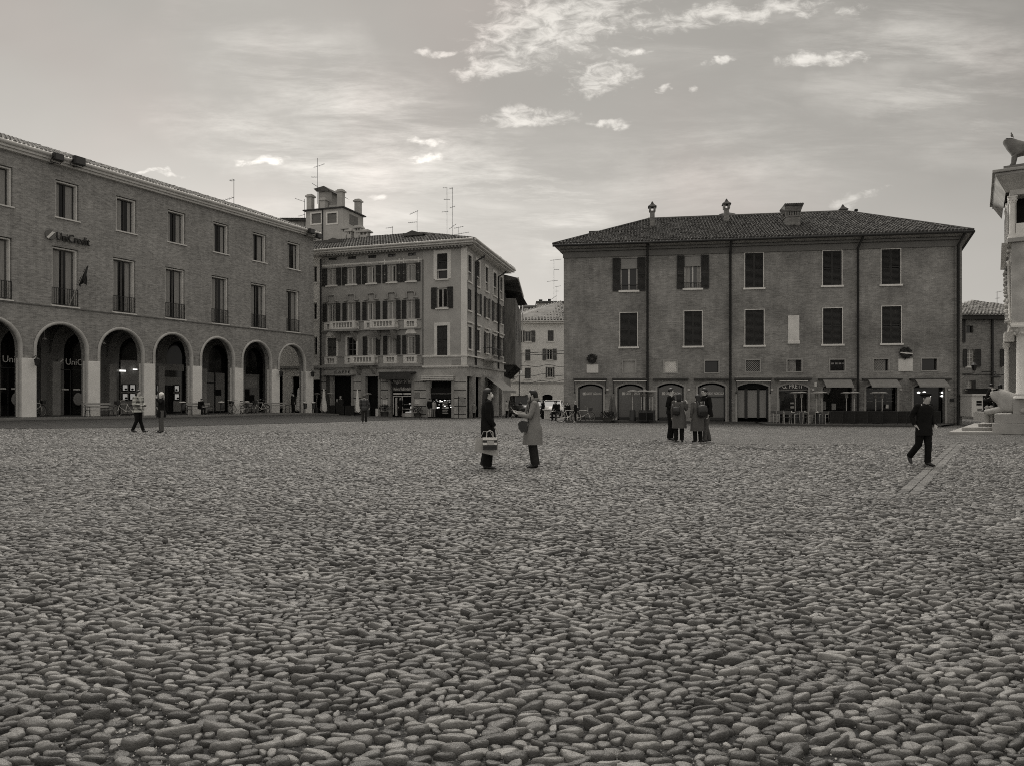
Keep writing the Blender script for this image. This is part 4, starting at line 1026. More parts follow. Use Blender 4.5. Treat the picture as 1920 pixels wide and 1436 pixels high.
b = MB(); b.box(-.3, sl2 + .5, -.75, .0, ze, ze + .16); b.box(-.8, sl2 + .7, -1.05, -.8, ze + .12, ze + .34); b.tube([(-1.1, -1.12, ze + .38), (sl2 + .7, -1.12, ze + .38)], .12, 8); b.build('eaves', 'gutter', sp)
for (y, h, m_) in ((687, .2, 'stone_mid'), (668, .12, 'trim_light')):
    b = MB(); z = SF.z(875, y); b.box(-.1, sl2, -.2, -.002, z, z + h); b.build('storey_cornice', m_, sp)
for px in (890.5, 933): pipe(sp, SF.u(px), SF.z(890, 687), ze - .9, -.12, .09, bend=(.35, .7, .5))
u0, u1 = SF.u(905), SF.u(925); z = SF.z(905, 673); b = MB(); b.box(u0, u1, -1.0, -.003, z - .2, z); b.build('iron_balcony', 'stone_mid', sp)
b = MB(); zz = z + 1.05
for k in range(15): x = u0 + (u1 - u0) * k / 14; b.box(x - .015, x + .015, -.98, -.95, z, zz)
for k in range(5): b.box(u0, u0 + .03, -.95 + k * .2, -.92 + k * .2, z, zz)
b.box(u0, u1, -1.0, -.95, zz, zz + .05); b.box(u0, u0 + .04, -.95, -.05, zz, zz + .05); b.build('railing', 'iron', sp)
u0, u1 = SF.u(908), SF.u(934); b = MB(); zt = SF.z(908, 706); b.add([(u0, -.1, zt), (u1, -.1, zt), (u1, -1.9, zt - 1.35), (u0, -1.9, zt - 1.35)], [(0, 1, 2, 3)], False); b.box(u0, u1, -1.95, -1.9, zt - 1.6, zt - 1.35); b.build('awning', 'awning', sp)
for px in (889, 906): q = SF.u(px); b = MB(); b.box(q - .2, q + .2, -.1, -.003, g0, SF.z(881, 702)); b.build('pilaster', 'stone_mid', sp)
# --- roof
zr0 = ze + .42; front0 = Vector((uL, -1.15, zr0)); frontC = Vector((uC + 1.05, -1.15, zr0))
Ms = (Matrix.Rotation(-CF.rz, 4, 'Z') @ Matrix.Translation((SF.A.x - CF.A.x, SF.A.y - CF.A.y, 0)) @ Matrix.Rotation(SF.rz, 4, 'Z'))
sideE = Ms @ Vector((sl2 + .6, -1.15, zr0)); rh = 3.6
rA = Vector((uL, 7.0, CF.z(600, 444, 7.0))); zrr = CF.z(800, 437, 7.0); rA.z = zrr; rB = Vector((CF.u(792, 7.0), 7.0, zrr)); rC = Ms @ Vector((sl2 - 3.5, 6.5, zrr - .9))
m = MB(); roofplane(m, [front0, frontC, rB, rA]); roofplane(m, [frontC, sideE, rC, rB]); bk = Vector((uL, 15, zr0)); bk2 = Ms @ Vector((sl2 + .6, 13, zr0)); roofplane(m, [rA, rB, rC, bk2, bk]); roofplane(m, [sideE, bk2, rC])
def tf(t):
    x = front0.x + (frontC.x - front0.x) * t
    if x < rB.x: return Vector((x, 7.0, zrr))
    f = (frontC.x - x) / (frontC.x - rB.x); return frontC.lerp(rB, f)
tiles(m, front0, frontC, tf, .30, .55, .12, 4)
def tf2(t):
    e = frontC.lerp(sideE, t)
    return frontC.lerp(rB, min(1, t / .55)) if t < .55 else rB.lerp(rC, (t - .55) / .45) if t < .9 else rC.lerp(sideE, (t - .9) / .1)
tiles(m, frontC, sideE, tf2, .34, .6, .12, 4)
m.build('roof', 'tile', croot)
def dormer(px, py, hh_, w_=1.5, dep=3.0):
    u, z = CF.uz(px, py, dep); b = MB(); h = hh_
    b.box(u - w_ / 2, u + w_ / 2, dep, dep + 2.5, z - .3, z + h); o = b.build('dormer', 'stucco_mid', croot)
    b = MB(); b.add([(u - w_ * .8, dep - .4, z + h - .1), (u, dep - .4, z + h + .3), (u + w_ * .8, dep - .4, z + h - .1), (u - w_ * .8, dep + 3.5, z + h - .1), (u, dep + 3.5, z + h + .3), (u + w_ * .8, dep + 3.5, z + h - .1),
            (u - w_ * .8, dep - .4, z + h - .2), (u + w_ * .8, dep - .4, z + h - .2)], [(0, 1, 4, 3), (1, 2, 5, 4), (6, 7, 2, 1, 0)], False); b.build('dormer_roof', 'tile', o)
    b = MB()
    for s_ in (-1, 1): b.box(u + s_ * .30 - .17, u + s_ * .30 + .17, dep - .05, dep - .003, z, z + h - .25)
    b.build('dormer_window', 'stucco_light', o)
dormer(628, 464.5, .62); dormer(776, 455, .8)
# tower
TD = 6.0; tu0, tz0 = CF.uz(573.5, 442, TD); tu1 = CF.u(643, TD); tzt = CF.z(600, 394.5, TD); TW_ = tu1 - tu0
tt = empty('roof_tower', (tu0, TD, 0), 0, croot)
hs = []
def tq(x0, y0, x1, y1): a = CF.rect(x0, y0, x1, y1, TD); return (a[0] - tu0, a[1] - tu0, a[2], a[3])
w1_, w2_ = tq(584.5, 401, 602, 419.5), tq(614, 400.5, 631.5, 419)
b = MB(); b.wall(R4(0, TW_, zr0, tzt), [R4(*w1_), R4(*w2_)], 0, .12)
b.quad((TW_, 0, zr0), (TW_, 4.2, zr0), (TW_, 4.2, tzt), (TW_, 0, tzt)); b.quad((0, 4.2, zr0), (0, 0, zr0), (0, 0, tzt), (0, 4.2, tzt)); b.quad((TW_, 4.2, zr0), (0, 4.2, zr0), (0, 4.2, tzt), (TW_, 4.2, tzt)); b.build('wall', 'stucco_light', tt)
for q in (w1_, w2_):
    b = MB(); b.box(q[0] + .03, q[1] - .03, .08, .12, q[2] + .03, q[3] - .03); b.build('blind_window', 'soffit', tt)
    b = MB(); e = .16; b.box(q[0] - e, q[0], -.04, .03, q[2] - e, q[3] + e); b.box(q[1], q[1] + e, -.04, .03, q[2] - e, q[3] + e); b.box(q[0], q[1], -.04, .03, q[3], q[3] + e); b.box(q[0], q[1], -.04, .03, q[2] - e, q[2]); b.build('surround', 'trim_light', tt)
b = MB(); b.box(TW_ + .003, TW_ + .05, 1.3, 3.0, w1_[2], w1_[3]); b.build('blind_window', 'soffit', tt)
b = MB(); b.box(-.25, TW_ + .25, -.25, 4.45, tzt, tzt + .12); b.build('tower_cornice', 'pipe', tt)
pp_ = MB(); pp_.tube([(TW_ * .46, -.08, zr0), (TW_ * .46, -.08, tzt)], .06, 6); pp_.build('downpipe', 'pipe', tt)
for (ux, uy) in ((.35, .35), (TW_ * .46, .25), (TW_ - .45, .35), (TW_ - .35, 3.7)):
    hh = 1.55 if ux != TW_ * .46 else 1.0
    if ux > TW_ * .8 and uy < 1: hh = 1.75
    b = MB(); b.box(ux - .30, ux + .30, uy - .30, uy + .30, tzt + .12, tzt + hh); b.box(ux - .42, ux + .42, uy - .42, uy + .42, tzt + hh, tzt + hh + .16); b.box(ux - .30, ux + .30, uy - .30, uy + .30, tzt + hh + .16, tzt + hh + .3); b.build('merlon', 'stucco_light', tt)
b = MB(); b.box(TW_ * .58, TW_ * .85, .3, .5, tzt + .12, tzt + .5); b.build('parapet', 'stone_mid', tt)
b = MB(); b.box(.9, TW_ * .56, 1.0, 3.6, tzt + .12, tzt + 2.35); b.build('stair_house', 'stucco_mid', tt)
b = MB(); b.add([(.55, .6, tzt + 2.55), (.55, 4, tzt + 2.55), (TW_ * .40, .6, tzt + 2.75), (TW_ * .40, 4, tzt + 2.75), (TW_ * .66, .6, tzt + 1.95), (TW_ * .66, 4, tzt + 1.95), (.9, .7, tzt + 2.2), (TW_ * .56, .7, tzt + 2.2)],
          [(0, 2, 3, 1), (2, 4, 5, 3), (0, 6, 7, 4, 2)], False); b.build('stair_house_roof', 'tile', tt)
# chimneys near the tower
for (x, y0, y1, w_) in ((649, 426, 443, .95), (655.5, 431, 443, .9), (672.5, 424, 442, 1.0), (683, 432, 442, 1.6)):
    u, z0 = CF.uz(x, y1, 6.2); z1 = CF.z(x, y0, 6.2); b = MB(); b.box(u - w_ * .36, u + w_ * .36, 5.9, 6.6, z0 - .8, z1 - .55)
    for s_ in (-.3, 0, .3): b.box(u + s_ * w_ - .06, u + s_ * w_ + .06, 5.95, 6.55, z1 - .55, z1 - .3)
    b.box(u - w_ * .5, u + w_ * .5, 5.8, 6.7, z1 - .3, z1 - .14); b.box(u - w_ * .38, u + w_ * .38, 5.9, 6.6, z1 - .14, z1); b.build('chimney', 'stucco_light', croot, bevel=.03)
# low roof beyond the tower, at the arcade building's end
t = tag(empty('low_rooftop', (0, 0, 0)), 'low tiled roof end showing between the arcade roof and the tower', 'roof')
b = MB(); p = [pp(528, 414, 84), pp(574, 411, 84), pp(574, 450, 84), pp(528, 450, 84)]
b.add([tuple(q) for q in p] + [(q.x, q.y + 5, q.z) for q in p], [(0, 1, 2, 3), (4, 7, 6, 5), (0, 4, 5, 1), (0, 3, 7, 4)], False); b.build('wall', 'stucco_mid', t)
b = MB(); a, c = pp(526, 414.5, 83.6), pp(575, 411, 83.6)
b.box(a.x, c.x, 83.3, 90, a.z, a.z + .12)
for i in range(12): x = a.x + (c.x - a.x) * (i + .5) / 12; b.lathe([(.13, 0), (.13, .02)], (x, 83.3, a.z + .16), 6) ; b.box(x - .1, x + .1, 83.2, 90, a.z + .13, a.z + .24)
b.build('roof', 'tile', t)
# ---------------------------------------------------------------- antennas (each one stands on its own)
def antenna(px, ytop, ybase, Y, label, arms, r=.025):
    p = pp(px, ybase, Y); h = hgt(ybase - ytop, Y); t = tag(empty('roof_antenna', p), label, 'antenna', 'television antennas on the roofs')
    b = MB(); b.tube([(0, 0, -1.2), (0, 0, h)], r, 5); b.build('mast', 'iron', t)
    for (f, x0, x1, n, dz) in arms:
        b = MB(); z = h * f; b.tube([(hgt(x0, Y), 0, z - dz), (hgt(x1, Y), 0, z + dz)], r * .8, 5)
        for k in range(n): x = hgt(x0 + (x1 - x0) * (k + .5) / n, Y); zz = z - dz + 2 * dz * (k + .5) / n; b.tube([(x, -.28, zz), (x, .28, zz)], r * .5, 4)
        b.build('dipole_arm', 'iron', t)
antenna(438.5, 337, 388, 66, 'thin lone antenna mast rising over the arcade roof', [(.97, -8, 1, 4, .05), (.28, -20, 0, 5, .15)])
antenna(595, 297, 362, 80, 'tall antenna mast on top of the square roof tower', [(.78, -7, 14, 5, .2), (.45, -12, 0, 4, .0), (.22, -10, 1, 3, -.2)])
antenna(571, 374, 412, 82, 'small antenna beside the left merlon of the tower', [(.95, -18, 1, 4, -.2), (.2, -12, 1, 3, .1)])
antenna(736, 425, 438, 78, 'small crooked antenna halfway along the tiled ridge', [(.8, -13, 1, 4, .05)])
antenna(782, 395, 436, 78, 'slim antenna beside the ridge dormer', [(.9, -14, 2, 5, .2), (.45, -17, 0, 5, .05)])
antenna(838, 352, 443, 80, 'tallest rooftop mast above the corner house', [(.99, -8, 0, 2, 0), (.75, -6, 6, 3, .0), (.5, -10, 3, 3, .05)])
antenna(848.5, 352, 444, 80.5, 'second tall mast with fan aerials above the corner house', [(.98, -6, 0, 2, 0), (.6, -5, 5, 3, .1), (.2, -7, 7, 4, .3)])
antenna(860, 426, 445, 79.5, 'low mast with two aerials above the corner eaves', [(.95, -9, 9, 5, .1), (.35, -9, 20, 7, .15)])
antenna(1038.5, 487, 563, 118, 'tall antenna mast above the distant flats in the street gap', [(.99, -7, 14, 5, .1), (.75, 0, 10, 3, 0), (.47, -13, 8, 5, .1), (.06, -5, 5, 3, .3)], .035)
antenna(1042.5, 537, 564, 117, 'short antenna standing right of the tall mast over the flats', [(.98, -2, 9, 4, .1), (.65, -1, 5, 3, 0)], .03)
antenna(1869.5, 547, 570, 74, 'little antenna over the house behind the cathedral porch', [(.98, 0, 9, 4, .05), (.45, -2, 4, 2, 0)])
# ================================================================ RIGHT BRICK PALACE
RF = Fac(1057, 56.0, 1801, 51.5)
rroot = RF.root('brick_palace', 'wide brick house with dark shutters, arched shop windows and a tiled hip roof', 'building')
LR = RF.L; g0 = -1.2
zew = RF.z(1400, 468)                         # wall top
up = [(1163, 1195.7, 485, 545, 'open'), (1283, 1315, 480.5, 541, 'open'), (1397, 1431, 475, 540, 'c'), (1542.5, 1578, 471, 535.5, 'c'), (1652.5, 1688, 468, 533.5, 'c')]
mid = [(1162.8, 1194.8, 587, 650.5, 'c'), (1283, 1316, 584, 649, 'c'), (1397.3, 1432, 581.5, 647.5, 'c'), (1543, 1579, 578.5, 645.5, 'c'), (1653.5, 1689.5, 575, 644, 'c')]
sm = [(1168.5, 1191, 677, 697.5), (1245.5, 1269, 677, 698), (1322, 1347, 677, 698.5), (1398.5, 1424.5, 676, 697), (1476.5, 1502.5, 675, 696.5), (1556.5, 1583.5, 675, 695.5), (1638, 1665.5, 674, 695.5), (1728.5, 1757, 673, 694.5)]
dr = [(1084, 1131, 720), (1157.5, 1206, 720), (1232.5, 1282, 718.5), (1308.5, 1360, 718), (1382.5, 1441, 718.5), (1460, 1515, 720), (1543, 1598, 719), (1624, 1682, 719), (1713, 1771.5, 719)]
def rr(q): return RF.rect(*q)
hs = []; UP = []; MI = []; SMW = []; DR = []
for q in up: a = rr((q[0], q[2], q[1], q[3])); UP.append((*a, q[4]))
for q in mid: a = RF.rect(q[0], q[2], q[1], q[3]); MI.append((*a, q[4]))
for q in sm: a = RF.rect(q[0], q[2], q[1], q[3]); SMW.append(a)
zfl = RF.z(1300, 785)
for x0, x1, y0 in dr:
    zcr = RF.z((x0 + x1) / 2, y0); DR.append((RF.u(x0), RF.u(x1), g0 + .02, zcr - .26, zcr))
def flat_arch(u0, u1, z0, zs, zc_, n=12):
    um, a, b = (u0 + u1) / 2, (u1 - u0) / 2, zc_ - zs; Rr = (a * a + b * b) / (2 * b); th = math.asin(a / Rr)
    return [(u0, z0), (u1, z0)] + [(um + Rr * math.sin(th - 2 * th * k / n), zc_ - Rr + Rr * math.cos(th - 2 * th * k / n)) for k in range(n + 1)]
hs = [R4(*q[:4]) for q in UP + MI] + [R4(*q) for q in SMW] + [flat_arch(*q) for q in DR]
b = MB(); b.wall(R4(0, LR, g0, zew), hs, 0, .40)
DP = 10.0; bkx = LR + 3.3
b.quad((LR, 0, g0), (bkx, DP, g0), (bkx, DP, zew), (LR, 0, zew)); b.quad((1.5, DP, g0), (0, 0, g0), (0, 0, zew), (1.5, DP, zew)); b.quad((bkx, DP, g0), (1.5, DP, g0), (1.5, DP, zew), (bkx, DP, zew))
b.build('wall', 'brick_right', rroot)
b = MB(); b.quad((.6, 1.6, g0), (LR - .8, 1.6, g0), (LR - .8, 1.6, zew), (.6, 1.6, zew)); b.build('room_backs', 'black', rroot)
b = MB(); b.box(LR - .42, LR + .05, -.10, .3, g0, zew); b.build('corner_pilaster', 'brick_back', rroot)
# eaves: plaster band, boards, gutter
b = MB(); b.box(-.05, LR + .1, -.12, -.002, zew - .25, zew + .18); b.box(-.25, LR + .25, -.35, -.002, zew + .185, zew + .34); b.build('eaves_band', 'soffit', rroot)
b = MB(); b.add([(-.66, -.96, zew + .52), (LR + .40, -.96, zew + .52), (LR + .1, -.1, zew + .35), (-.1, -.1, zew + .35)], [(0, 1, 2, 3)], False)
b.add([(-.66, -.96, zew + .52), (-.1, -.1, zew + .35), (1.4, DP, zew + .35), (.5, DP + 1, zew + .52)], [(0, 1, 2, 3)], False); b.add([(LR + .40, -.96, zew + .52), (LR + .1, -.1, zew + .35), (bkx, DP, zew + .35), (bkx + .5, DP + 1, zew + .52)], [(3, 2, 1, 0)], False); b.build('soffit', 'stucco_mid', rroot)
b = MB(); b.tube([(-.72, -1.04, zew + .53), (LR + .44, -1.04, zew + .53), (bkx + .5, DP + 1, zew + .53)], .10, 8); b.build('gutter', 'pipe', rroot)
# roof
ER = zew + .60; rdep = 6.0; e0, e1 = Vector((-.70, -1.0, ER)), Vector((LR + .42, -1.0, ER))
r0u, r0z = RF.uz(1215, 413, rdep); r1u, r1z = RF.uz(1588, 400.5, rdep); r0, r1 = Vector((r0u, rdep, r0z)), Vector((r1u, rdep, r0z))
b0, b1 = Vector((.5, DP + 1, ER)), Vector((bkx + .5, DP + 1, ER))
m = MB(); 
lm = Vector((RF.u(1113), 3.0, RF.z(1113, 436, 3.0)))
roofplane(m, [e0, e1, r1, r0]); roofplane(m, [e1, b1, r1]); roofplane(m, [b0, e0, r0]); roofplane(m, [b1, b0, r0, r1])
def tfr(t):
    x = e0.x + (e1.x - e0.x) * t
    if x < r0.x: return e0.lerp(r0, (x - e0.x) / (r0.x - e0.x))
    if x > r1.x: return e1.lerp(r1, (e1.x - x) / (e1.x - r1.x))
    return Vector((x, rdep, r0.z))
tiles(m, e0, e1, tfr, .235, .38, .10, 5)
def tfe(t): return e1.lerp(r1, min(1, t / .45)) if t < .45 else r1.lerp(b1, (t - .45) / .55)
tiles(m, e1, b1, tfe, .3, .5, .10, 4)
m.tube([r0 + Vector((0, 0, .06)), r1 + Vector((0, 0, .06))], .13, 8); m.tube([e0 + Vector((0, 0, .06)), r0 + Vector((0, 0, .06))], .10, 8); m.tube([e1 + Vector((0, 0, .06)), r1 + Vector((0, 0, .06))], .10, 8)
m.build('roof', 'tile_right', rroot)
# low dormer roof at the left hip
u0, z0 = RF.uz(1112, 441, 3.5); u1, z1 = RF.uz(1172, 432, 3.5); b = MB(); b.box(u0, u1, 2.6, 6, z0 - .9, z0); b.build('dormer', 'soffit', rroot)
b = MB(); b.add([(u0 - .25, 2.2, z0 + .02), (u1 + .8, 2.2, z0 + .05), (u1 + .8, 5, z0 + .45), (u0 - .25, 5, z0 + .35), (u0 - .25, 2.2, z0 - .10), (u1 + .8, 2.2, z0 - .07), (u0 - .25, 5, z0 + .2)], [(0, 1, 2, 3), (4, 5, 1, 0), (0, 3, 6, 4)], False); b.build('dormer_roof', 'tile_right', rroot)
# windows
for i, (a, b_, c, d, k) in enumerate(UP):
    if k == 'open':
        s = window(rroot, a + .02, b_ - .02, c, d, .18, 'frame_white', 'glass_dim' if i else 'glass', .07, 1, curtain=.95 if i else 0, sill=-.10, shut='open', sw=(b_ - a) * .44, shm='shutter_dark', label='upper window with open shutters and a half lowered blind')
        zb = c + (d - c) * .68; q = MB(); q.box(a + .03, b_ - .03, .06, .12, zb, d - .02); q.build('roller_blind', 'grey_panel', s)
        q = MB()
        for j in range(9): x = a + .05 + (b_ - a - .1) * j / 8; q.box(x - .012, x + .012, -.03, -.01, c, c + .42)
        q.box(a, b_, -.035, -.005, c + .40, c + .43); q.build('railing', 'iron', s)
    else: window(rroot, a, b_, c, d, .2, 'wood_dark', 'glass', .06, 1, sill=-.10, shut='closed', surround=.05, shm='shutter_dark')
for i, (a, b_, c, d, k) in enumerate(MI): window(rroot, a, b_, c, d, .2, 'wood_dark', 'glass', .06, 1, sill=-.10, shut='closed', surround=.05, shm='shutter_dark')
for i, (a, b_, c, d) in enumerate(SMW):
    if i == 0:
        m = MB(); m.box(a, b_, .08, .12, c, d); s = m.build('blind_window', 'stone_mid', rroot)
    else:
        s = window(rroot, a, b_, c, d, .2, 'wood_dark', 'glass', .04, 0)
    m = MB(); e = .09; m.box(a - e, a - .002, -.03, .04, c - e, d + e); m.box(b_ + .002, b_ + e, -.03, .04, c - e, d + e); m.box(a - .002, b_ + .002, -.03, .04, d + .002, d + e); m.box(a - .002, b_ + .002, -.03, .04, c - e, c - .002); m.build('surround', 'stone_mid', s)
    if i in (1, 3, 4, 6):
        m = MB(); n = 7; wd = (b_ - a) if i != 4 else (b_ - a) * .62; hh = d - c; th = .045 if i == 1 else .018; y = .10
        if i == 6: wd *= .8
        for j in range(-n, n * 2):
            for sg in (1, -1):
                x0 = a + wd * j / n; pts = []
                # bar from bottom to top at 45 degrees clipped to the opening
                xa, za = (x0, c); xb, zb = (x0 + sg * hh, d)
                t0, t1 = 0.0, 1.0
                lo, hi = a, a + wd
                dx_ = xb - xa
                ta, tb = (lo - xa) / dx_, (hi - xa) / dx_
                if ta > tb: ta, tb = tb, ta
                t0, t1 = max(t0, ta), min(t1, tb)
                if t1 - t0 < .04: continue
                pts = [(xa + dx_ * t0, y, za + (zb - za) * t0), (xa + dx_ * t1, y, za + (zb - za) * t1)]
                m.tube(pts, th, 4, True)
        m.build('lattice', 'trim_light' if i == 1 else 'stone_mid', s)
    if i == 5:
        m = MB()
        for j in range(4): m.box(a + .1 + j * .25, a + .28 + j * .25, .12, .15, d - .32, d - .2)
        m.build('hanging_sign', 'grey_panel', s)
# plaques and niche
def plq(x0, y0, x1, y1, m_, name, th=.06):
    q = RF.rect(x0, y0, x1, y1); b = MB(); b.box(q[0], q[1], -th, -.002, q[2], q[3]); return b.build(name, m_, rroot, bevel=.01)
plq(1477.5, 592, 1498.5, 644, 'stone_light', 'stone_tablet', .05); plq(1100, 684, 1122, 699.5, 'white_sign', 'marble_plaque'); plq(1684, 673, 1711, 696.5, 'stone_light', 'marble_plaque')
b = MB(); q = RF.rect(1476.5, 639, 1499.5, 645.5); b.box(q[0], q[1], -.10, -.002, q[2], q[3]); b.build('tablet_shelf', 'stone_light', rroot, bevel=.03)
random.seed(4)
for (px, py, r, lab) in ((1110, 673, 9.3, 'dark green leaf wreath hanging above the white marble plaque'), (1697.5, 662, 11.2, 'dark laurel wreath with pale ribbon above the larger plaque')):
    u, z = RF.uz(px, py); rad = r / F * 53; t = tag(empty('wreath', RF.w(u, -.12, z), RF.rz), lab, 'wreath', 'wreaths over the plaques')
    m = MB()
    for k in range(220):
        a = random.random() * 6.283; q = rad * (.70 + random.gauss(0, .13)); c = Vector((q * math.cos(a), random.uniform(-.10, .04), q * math.sin(a))); d = Vector((random.gauss(0, 1), random.gauss(0, .5), random.gauss(0, 1))).normalized() * .11; e = d.cross(Vector((0, 1, .3))).normalized() * .04
        m.add([tuple(c - d), tuple(c + e), tuple(c + d), tuple(c - e)], [(0, 1, 2, 3)], False)
    m.tube([(rad * .7 * math.cos(k * math.pi / 10), -.02, rad * .7 * math.sin(k * math.pi / 10)) for k in range(21)], .07, 6); m.build('leaves', 'shutter_dark', t)
    if r > 10:
        m = MB(); m.add([(-.40, -.14, .05), (0, -.16, .0), (.40, -.14, -.03), (.40, -.14, -.10), (0, -.16, -.08), (-.40, -.14, -.02)], [(0, 1, 4, 5), (1, 2, 3, 4)], False); m.build('ribbon', 'trim_light', t)
# shop fronts
mat('shop_panel', 0.10, 0.25, 0.5, 0.12, 0.8)
shopy = .12
names = ['bank', 'bank', 'bank', 'bank', 'door', 'cafe', 'cafe', 'cafe', 'dark']
for i, (a, b_, c, zs, zc_) in enumerate(DR):
    um = (a + b_) / 2; base_z = zfl
    # pale rendered edge round the arch
    p = flat_arch(a, b_, c, zs, zc_); o = flat_arch(a - .14, b_ + .14, c, zs + .03, zc_ + .14)
    m = MB(); p2 = [p[1]] + p[2:-1] + [p[-1], p[0]]; o2 = [o[1]] + o[2:-1] + [o[-1], o[0]]; n = len(p2)
    m.add([(x, -.035, z) for x, z in p2] + [(x, -.035, z) for x, z in o2] + [(x, .0, z) for x, z in p2] + [(x, -.001, z) for x, z in o2], [(j, j + 1, n + j + 1, n + j) for j in range(n - 1)] + [(j, j + 1, 2 * n + j + 1, 2 * n + j) for j in range(n - 1)] + [(n + j, n + j + 1, 3 * n + j + 1, 3 * n + j) for j in range(n - 1)], False)
    m.build('arch_surround', 'stone_mid' if i < 6 else 'stucco_mid', rroot)
    k = names[i]; y = .14 if k == 'bank' else .28
    s = empty('shop_window', (0, 0, 0), 0, rroot)
    if k == 'bank':
        m = MB(); m.prism(flat_arch(a + .12, b_ - .10, base_z + .12, zs - .10, zc_ - .12), y, y + .05); m.build('panel', 'shop_panel', s)
        m = MB(); m.box(a, a + .12, y - .03, y + .06, base_z, zs); m.box(b_ - .10, b_, y - .03, y + .06, base_z, zs); m.box(a + .12, b_ - .1, y - .03, y + .06, base_z - .1, base_z + .12); m.build('frame', 'iron', s)
        z = RF.z(1120, 739.5)
        m = MB(); m.box(a + .34, a + .56, y - .02, y - .003, z - .02, z + .17); m.build('emblem', 'text_light', s)
        text('emblem_lettering', 'CA', .17, 'text_dark', s, (a + .35, y - .03, z + .015), ext=.003)
        text('window_lettering', 'CRÉDIT AGRICOLE', .24, 'text_light', s, (a + .60, y - .01, z), ext=.006, sx=.56 if i < 3 else .62)
        if i == 3: m = MB(); zz = RF.z(1330, 745); m.box(a + .1, b_ - .1, y - .03, y - .004, zz, zz + .09); m.build('crossbar', 'iron', s)
    elif k == 'door':
        m = MB(); m.prism(flat_arch(a, b_, RF.z(1410, 729), zs - .02, zc_ - .02), y, y + .05); m.build('fanlight', 'black', s)
        for (x0, x1) in ((1384.5, 1397), (1402.5, 1420.5), (1425, 1437.5)):
            q = RF.rect(x0, 731, x1, 782.5); m = MB(); m.box(q[0], q[1], y + .02, y + .05, q[2], q[3]); m.build('glass_door', 'grey_panel', s)
        m = MB()
        for (x0, x1) in ((1382.5, 1384.5), (1397, 1402.5), (1420.5, 1425), (1437.5, 1441)): q = RF.rect(x0, 729, x1, 784); m.box(q[0], q[1], y - .03, y + .06, q[2], q[3])
        m.build('frame', 'iron', s)
    else:
        m = MB(); m.quad((a, y + .25, c), (b_, y + .25, c), (b_, y + .25, zc_), (a, y + .25, zc_)); m.build('glass_front', 'glass', s)
        if i == 5:
            m = MB(); zt_ = RF.z(1487, 729.5); m.prism(flat_arch(a + .02, b_ - .02, zt_, zs - .02, zc_ - .02), .06, .12); m.build('sign_board', 'text_dark', s)
            m = MB(); m.box(a, b_, y - .12, y - .02, zt_ - .08, zt_ - .005); m.build('transom', 'stone_mid', s)
            text('sign_lettering', 'G. PRETI', .43, 'text_light', s, (RF.u(1466.5), .03, RF.z(1487, 727.8)), ext=.012, sx=.86)
            m = MB()
            for (x0, y0, x1, y1) in ((1462, 746, 1463.5, 770), (1484, 754, 1491, 757), (1484, 761, 1491, 765), (1463, 732, 1464, 770)): q = RF.rect(x0, y0, x1, y1); m.box(q[0], q[1], y + .1, y + .16, q[2], q[3])
            m.build('window_goods', 'stone_mid', s)
            m = MB(); q = RF.rect(1463, 734, 1475, 751); m.add([(q[0], y + .1, q[3]), (q[1], y + .1, q[3]), (q[1] - .15, y + .1, q[2]), (q[0], y + .1, q[2])], [(0, 1, 2, 3)], False); m.build('hanging_cloth', 'awning_dark', s)
        if i == 6:
            m = MB(); n = 18; q = RF.rect(1541, 726, 1561, 738)
            pts = [(q[0] + (q[1] - q[0]) * j / n, y + (.05 if j % 2 else .0)) for j in range(n + 1)]
            m.add([(x, yy, q[3]) for x, yy in pts] + [(x - .05 * j / n * 4, yy, q[2] - .1 + .25 * math.sin(j / n * 3)) for j, (x, yy) in enumerate(pts)], [(j, j + 1, n + 2 + j, n + 1 + j) for j in range(n)], True); m.build('curtain', 'curtain', s)
            for (x0, y0, x1, y1) in ((1562, 756, 1570, 768), (1545, 752, 1551, 768)): q = RF.rect(x0, y0, x1, y1); m = MB(); m.box(q[0], q[1], y + .1, y + .14, q[2], q[3]); m.build('poster', 'grey_panel', s)
        if i == 7:
            m = MB()
            for yy in (729, 739, 745, 751):
                for (x0, x1) in ((1628, 1640), (1643, 1661), (1663.5, 1678)): q = RF.rect(x0, yy, x1, yy + .6); m.box(q[0], q[1], y + .05, y + .08, q[2], q[3])
            for x0 in (1628, 1677): q = RF.rect(x0, 726, x0 + .5, 731); m.box(q[0], q[1], y + .05, y + .08, q[2], q[3])
            m.build('glazing_bars', 'stone_mid', s)
            q = RF.rect(1663.5, 758, 1668.5, 765); m = MB(); m.box(q[0], q[1], y + .0, y + .04, q[2], q[3]); m.build('menu_card', 'white_sign', s)
        if i == 8:
            for (x, yy) in ((1722, 735.5), (1732.5, 735), (1742, 742.5), (1767, 735.5), (1766, 742)):
                q = RF.uz(x, yy, .45); m = MB(); m.ell((q[0], .4, q[1]), .11, .1, .07, 10, 6); m.build('ceiling_lamp', 'lamp_on', s)
    # awning box, and the three awnings let down
    x0, x1 = ((1075.5, 1138), (1148, 1214), (1224, 1291), (1301, 1367), (1377, 1446), (1452, 1521), (1534, 1605), (1616, 1690), (1705, 1782))[i]
    q = RF.rect(x0, 709.3, x1, 712.6); m = MB(); m.box(q[0], q[1] - .01, -.30, -.02, q[2], q[3]); aw = m.build('awning_box', 'awning_dark', rroot)
    if i in (0, 1, 4, 5): q2 = RF.rect(x0 + 2 if i != 5 else x0 + 8, 714.0, x1 - 2 if i != 5 else x1 - 8, 715.4); m = MB(); m.box(q2[0], q2[1], -.36, -.28, q2[2], q2[3]); m.build('awning_bar', 'trim_light', aw)
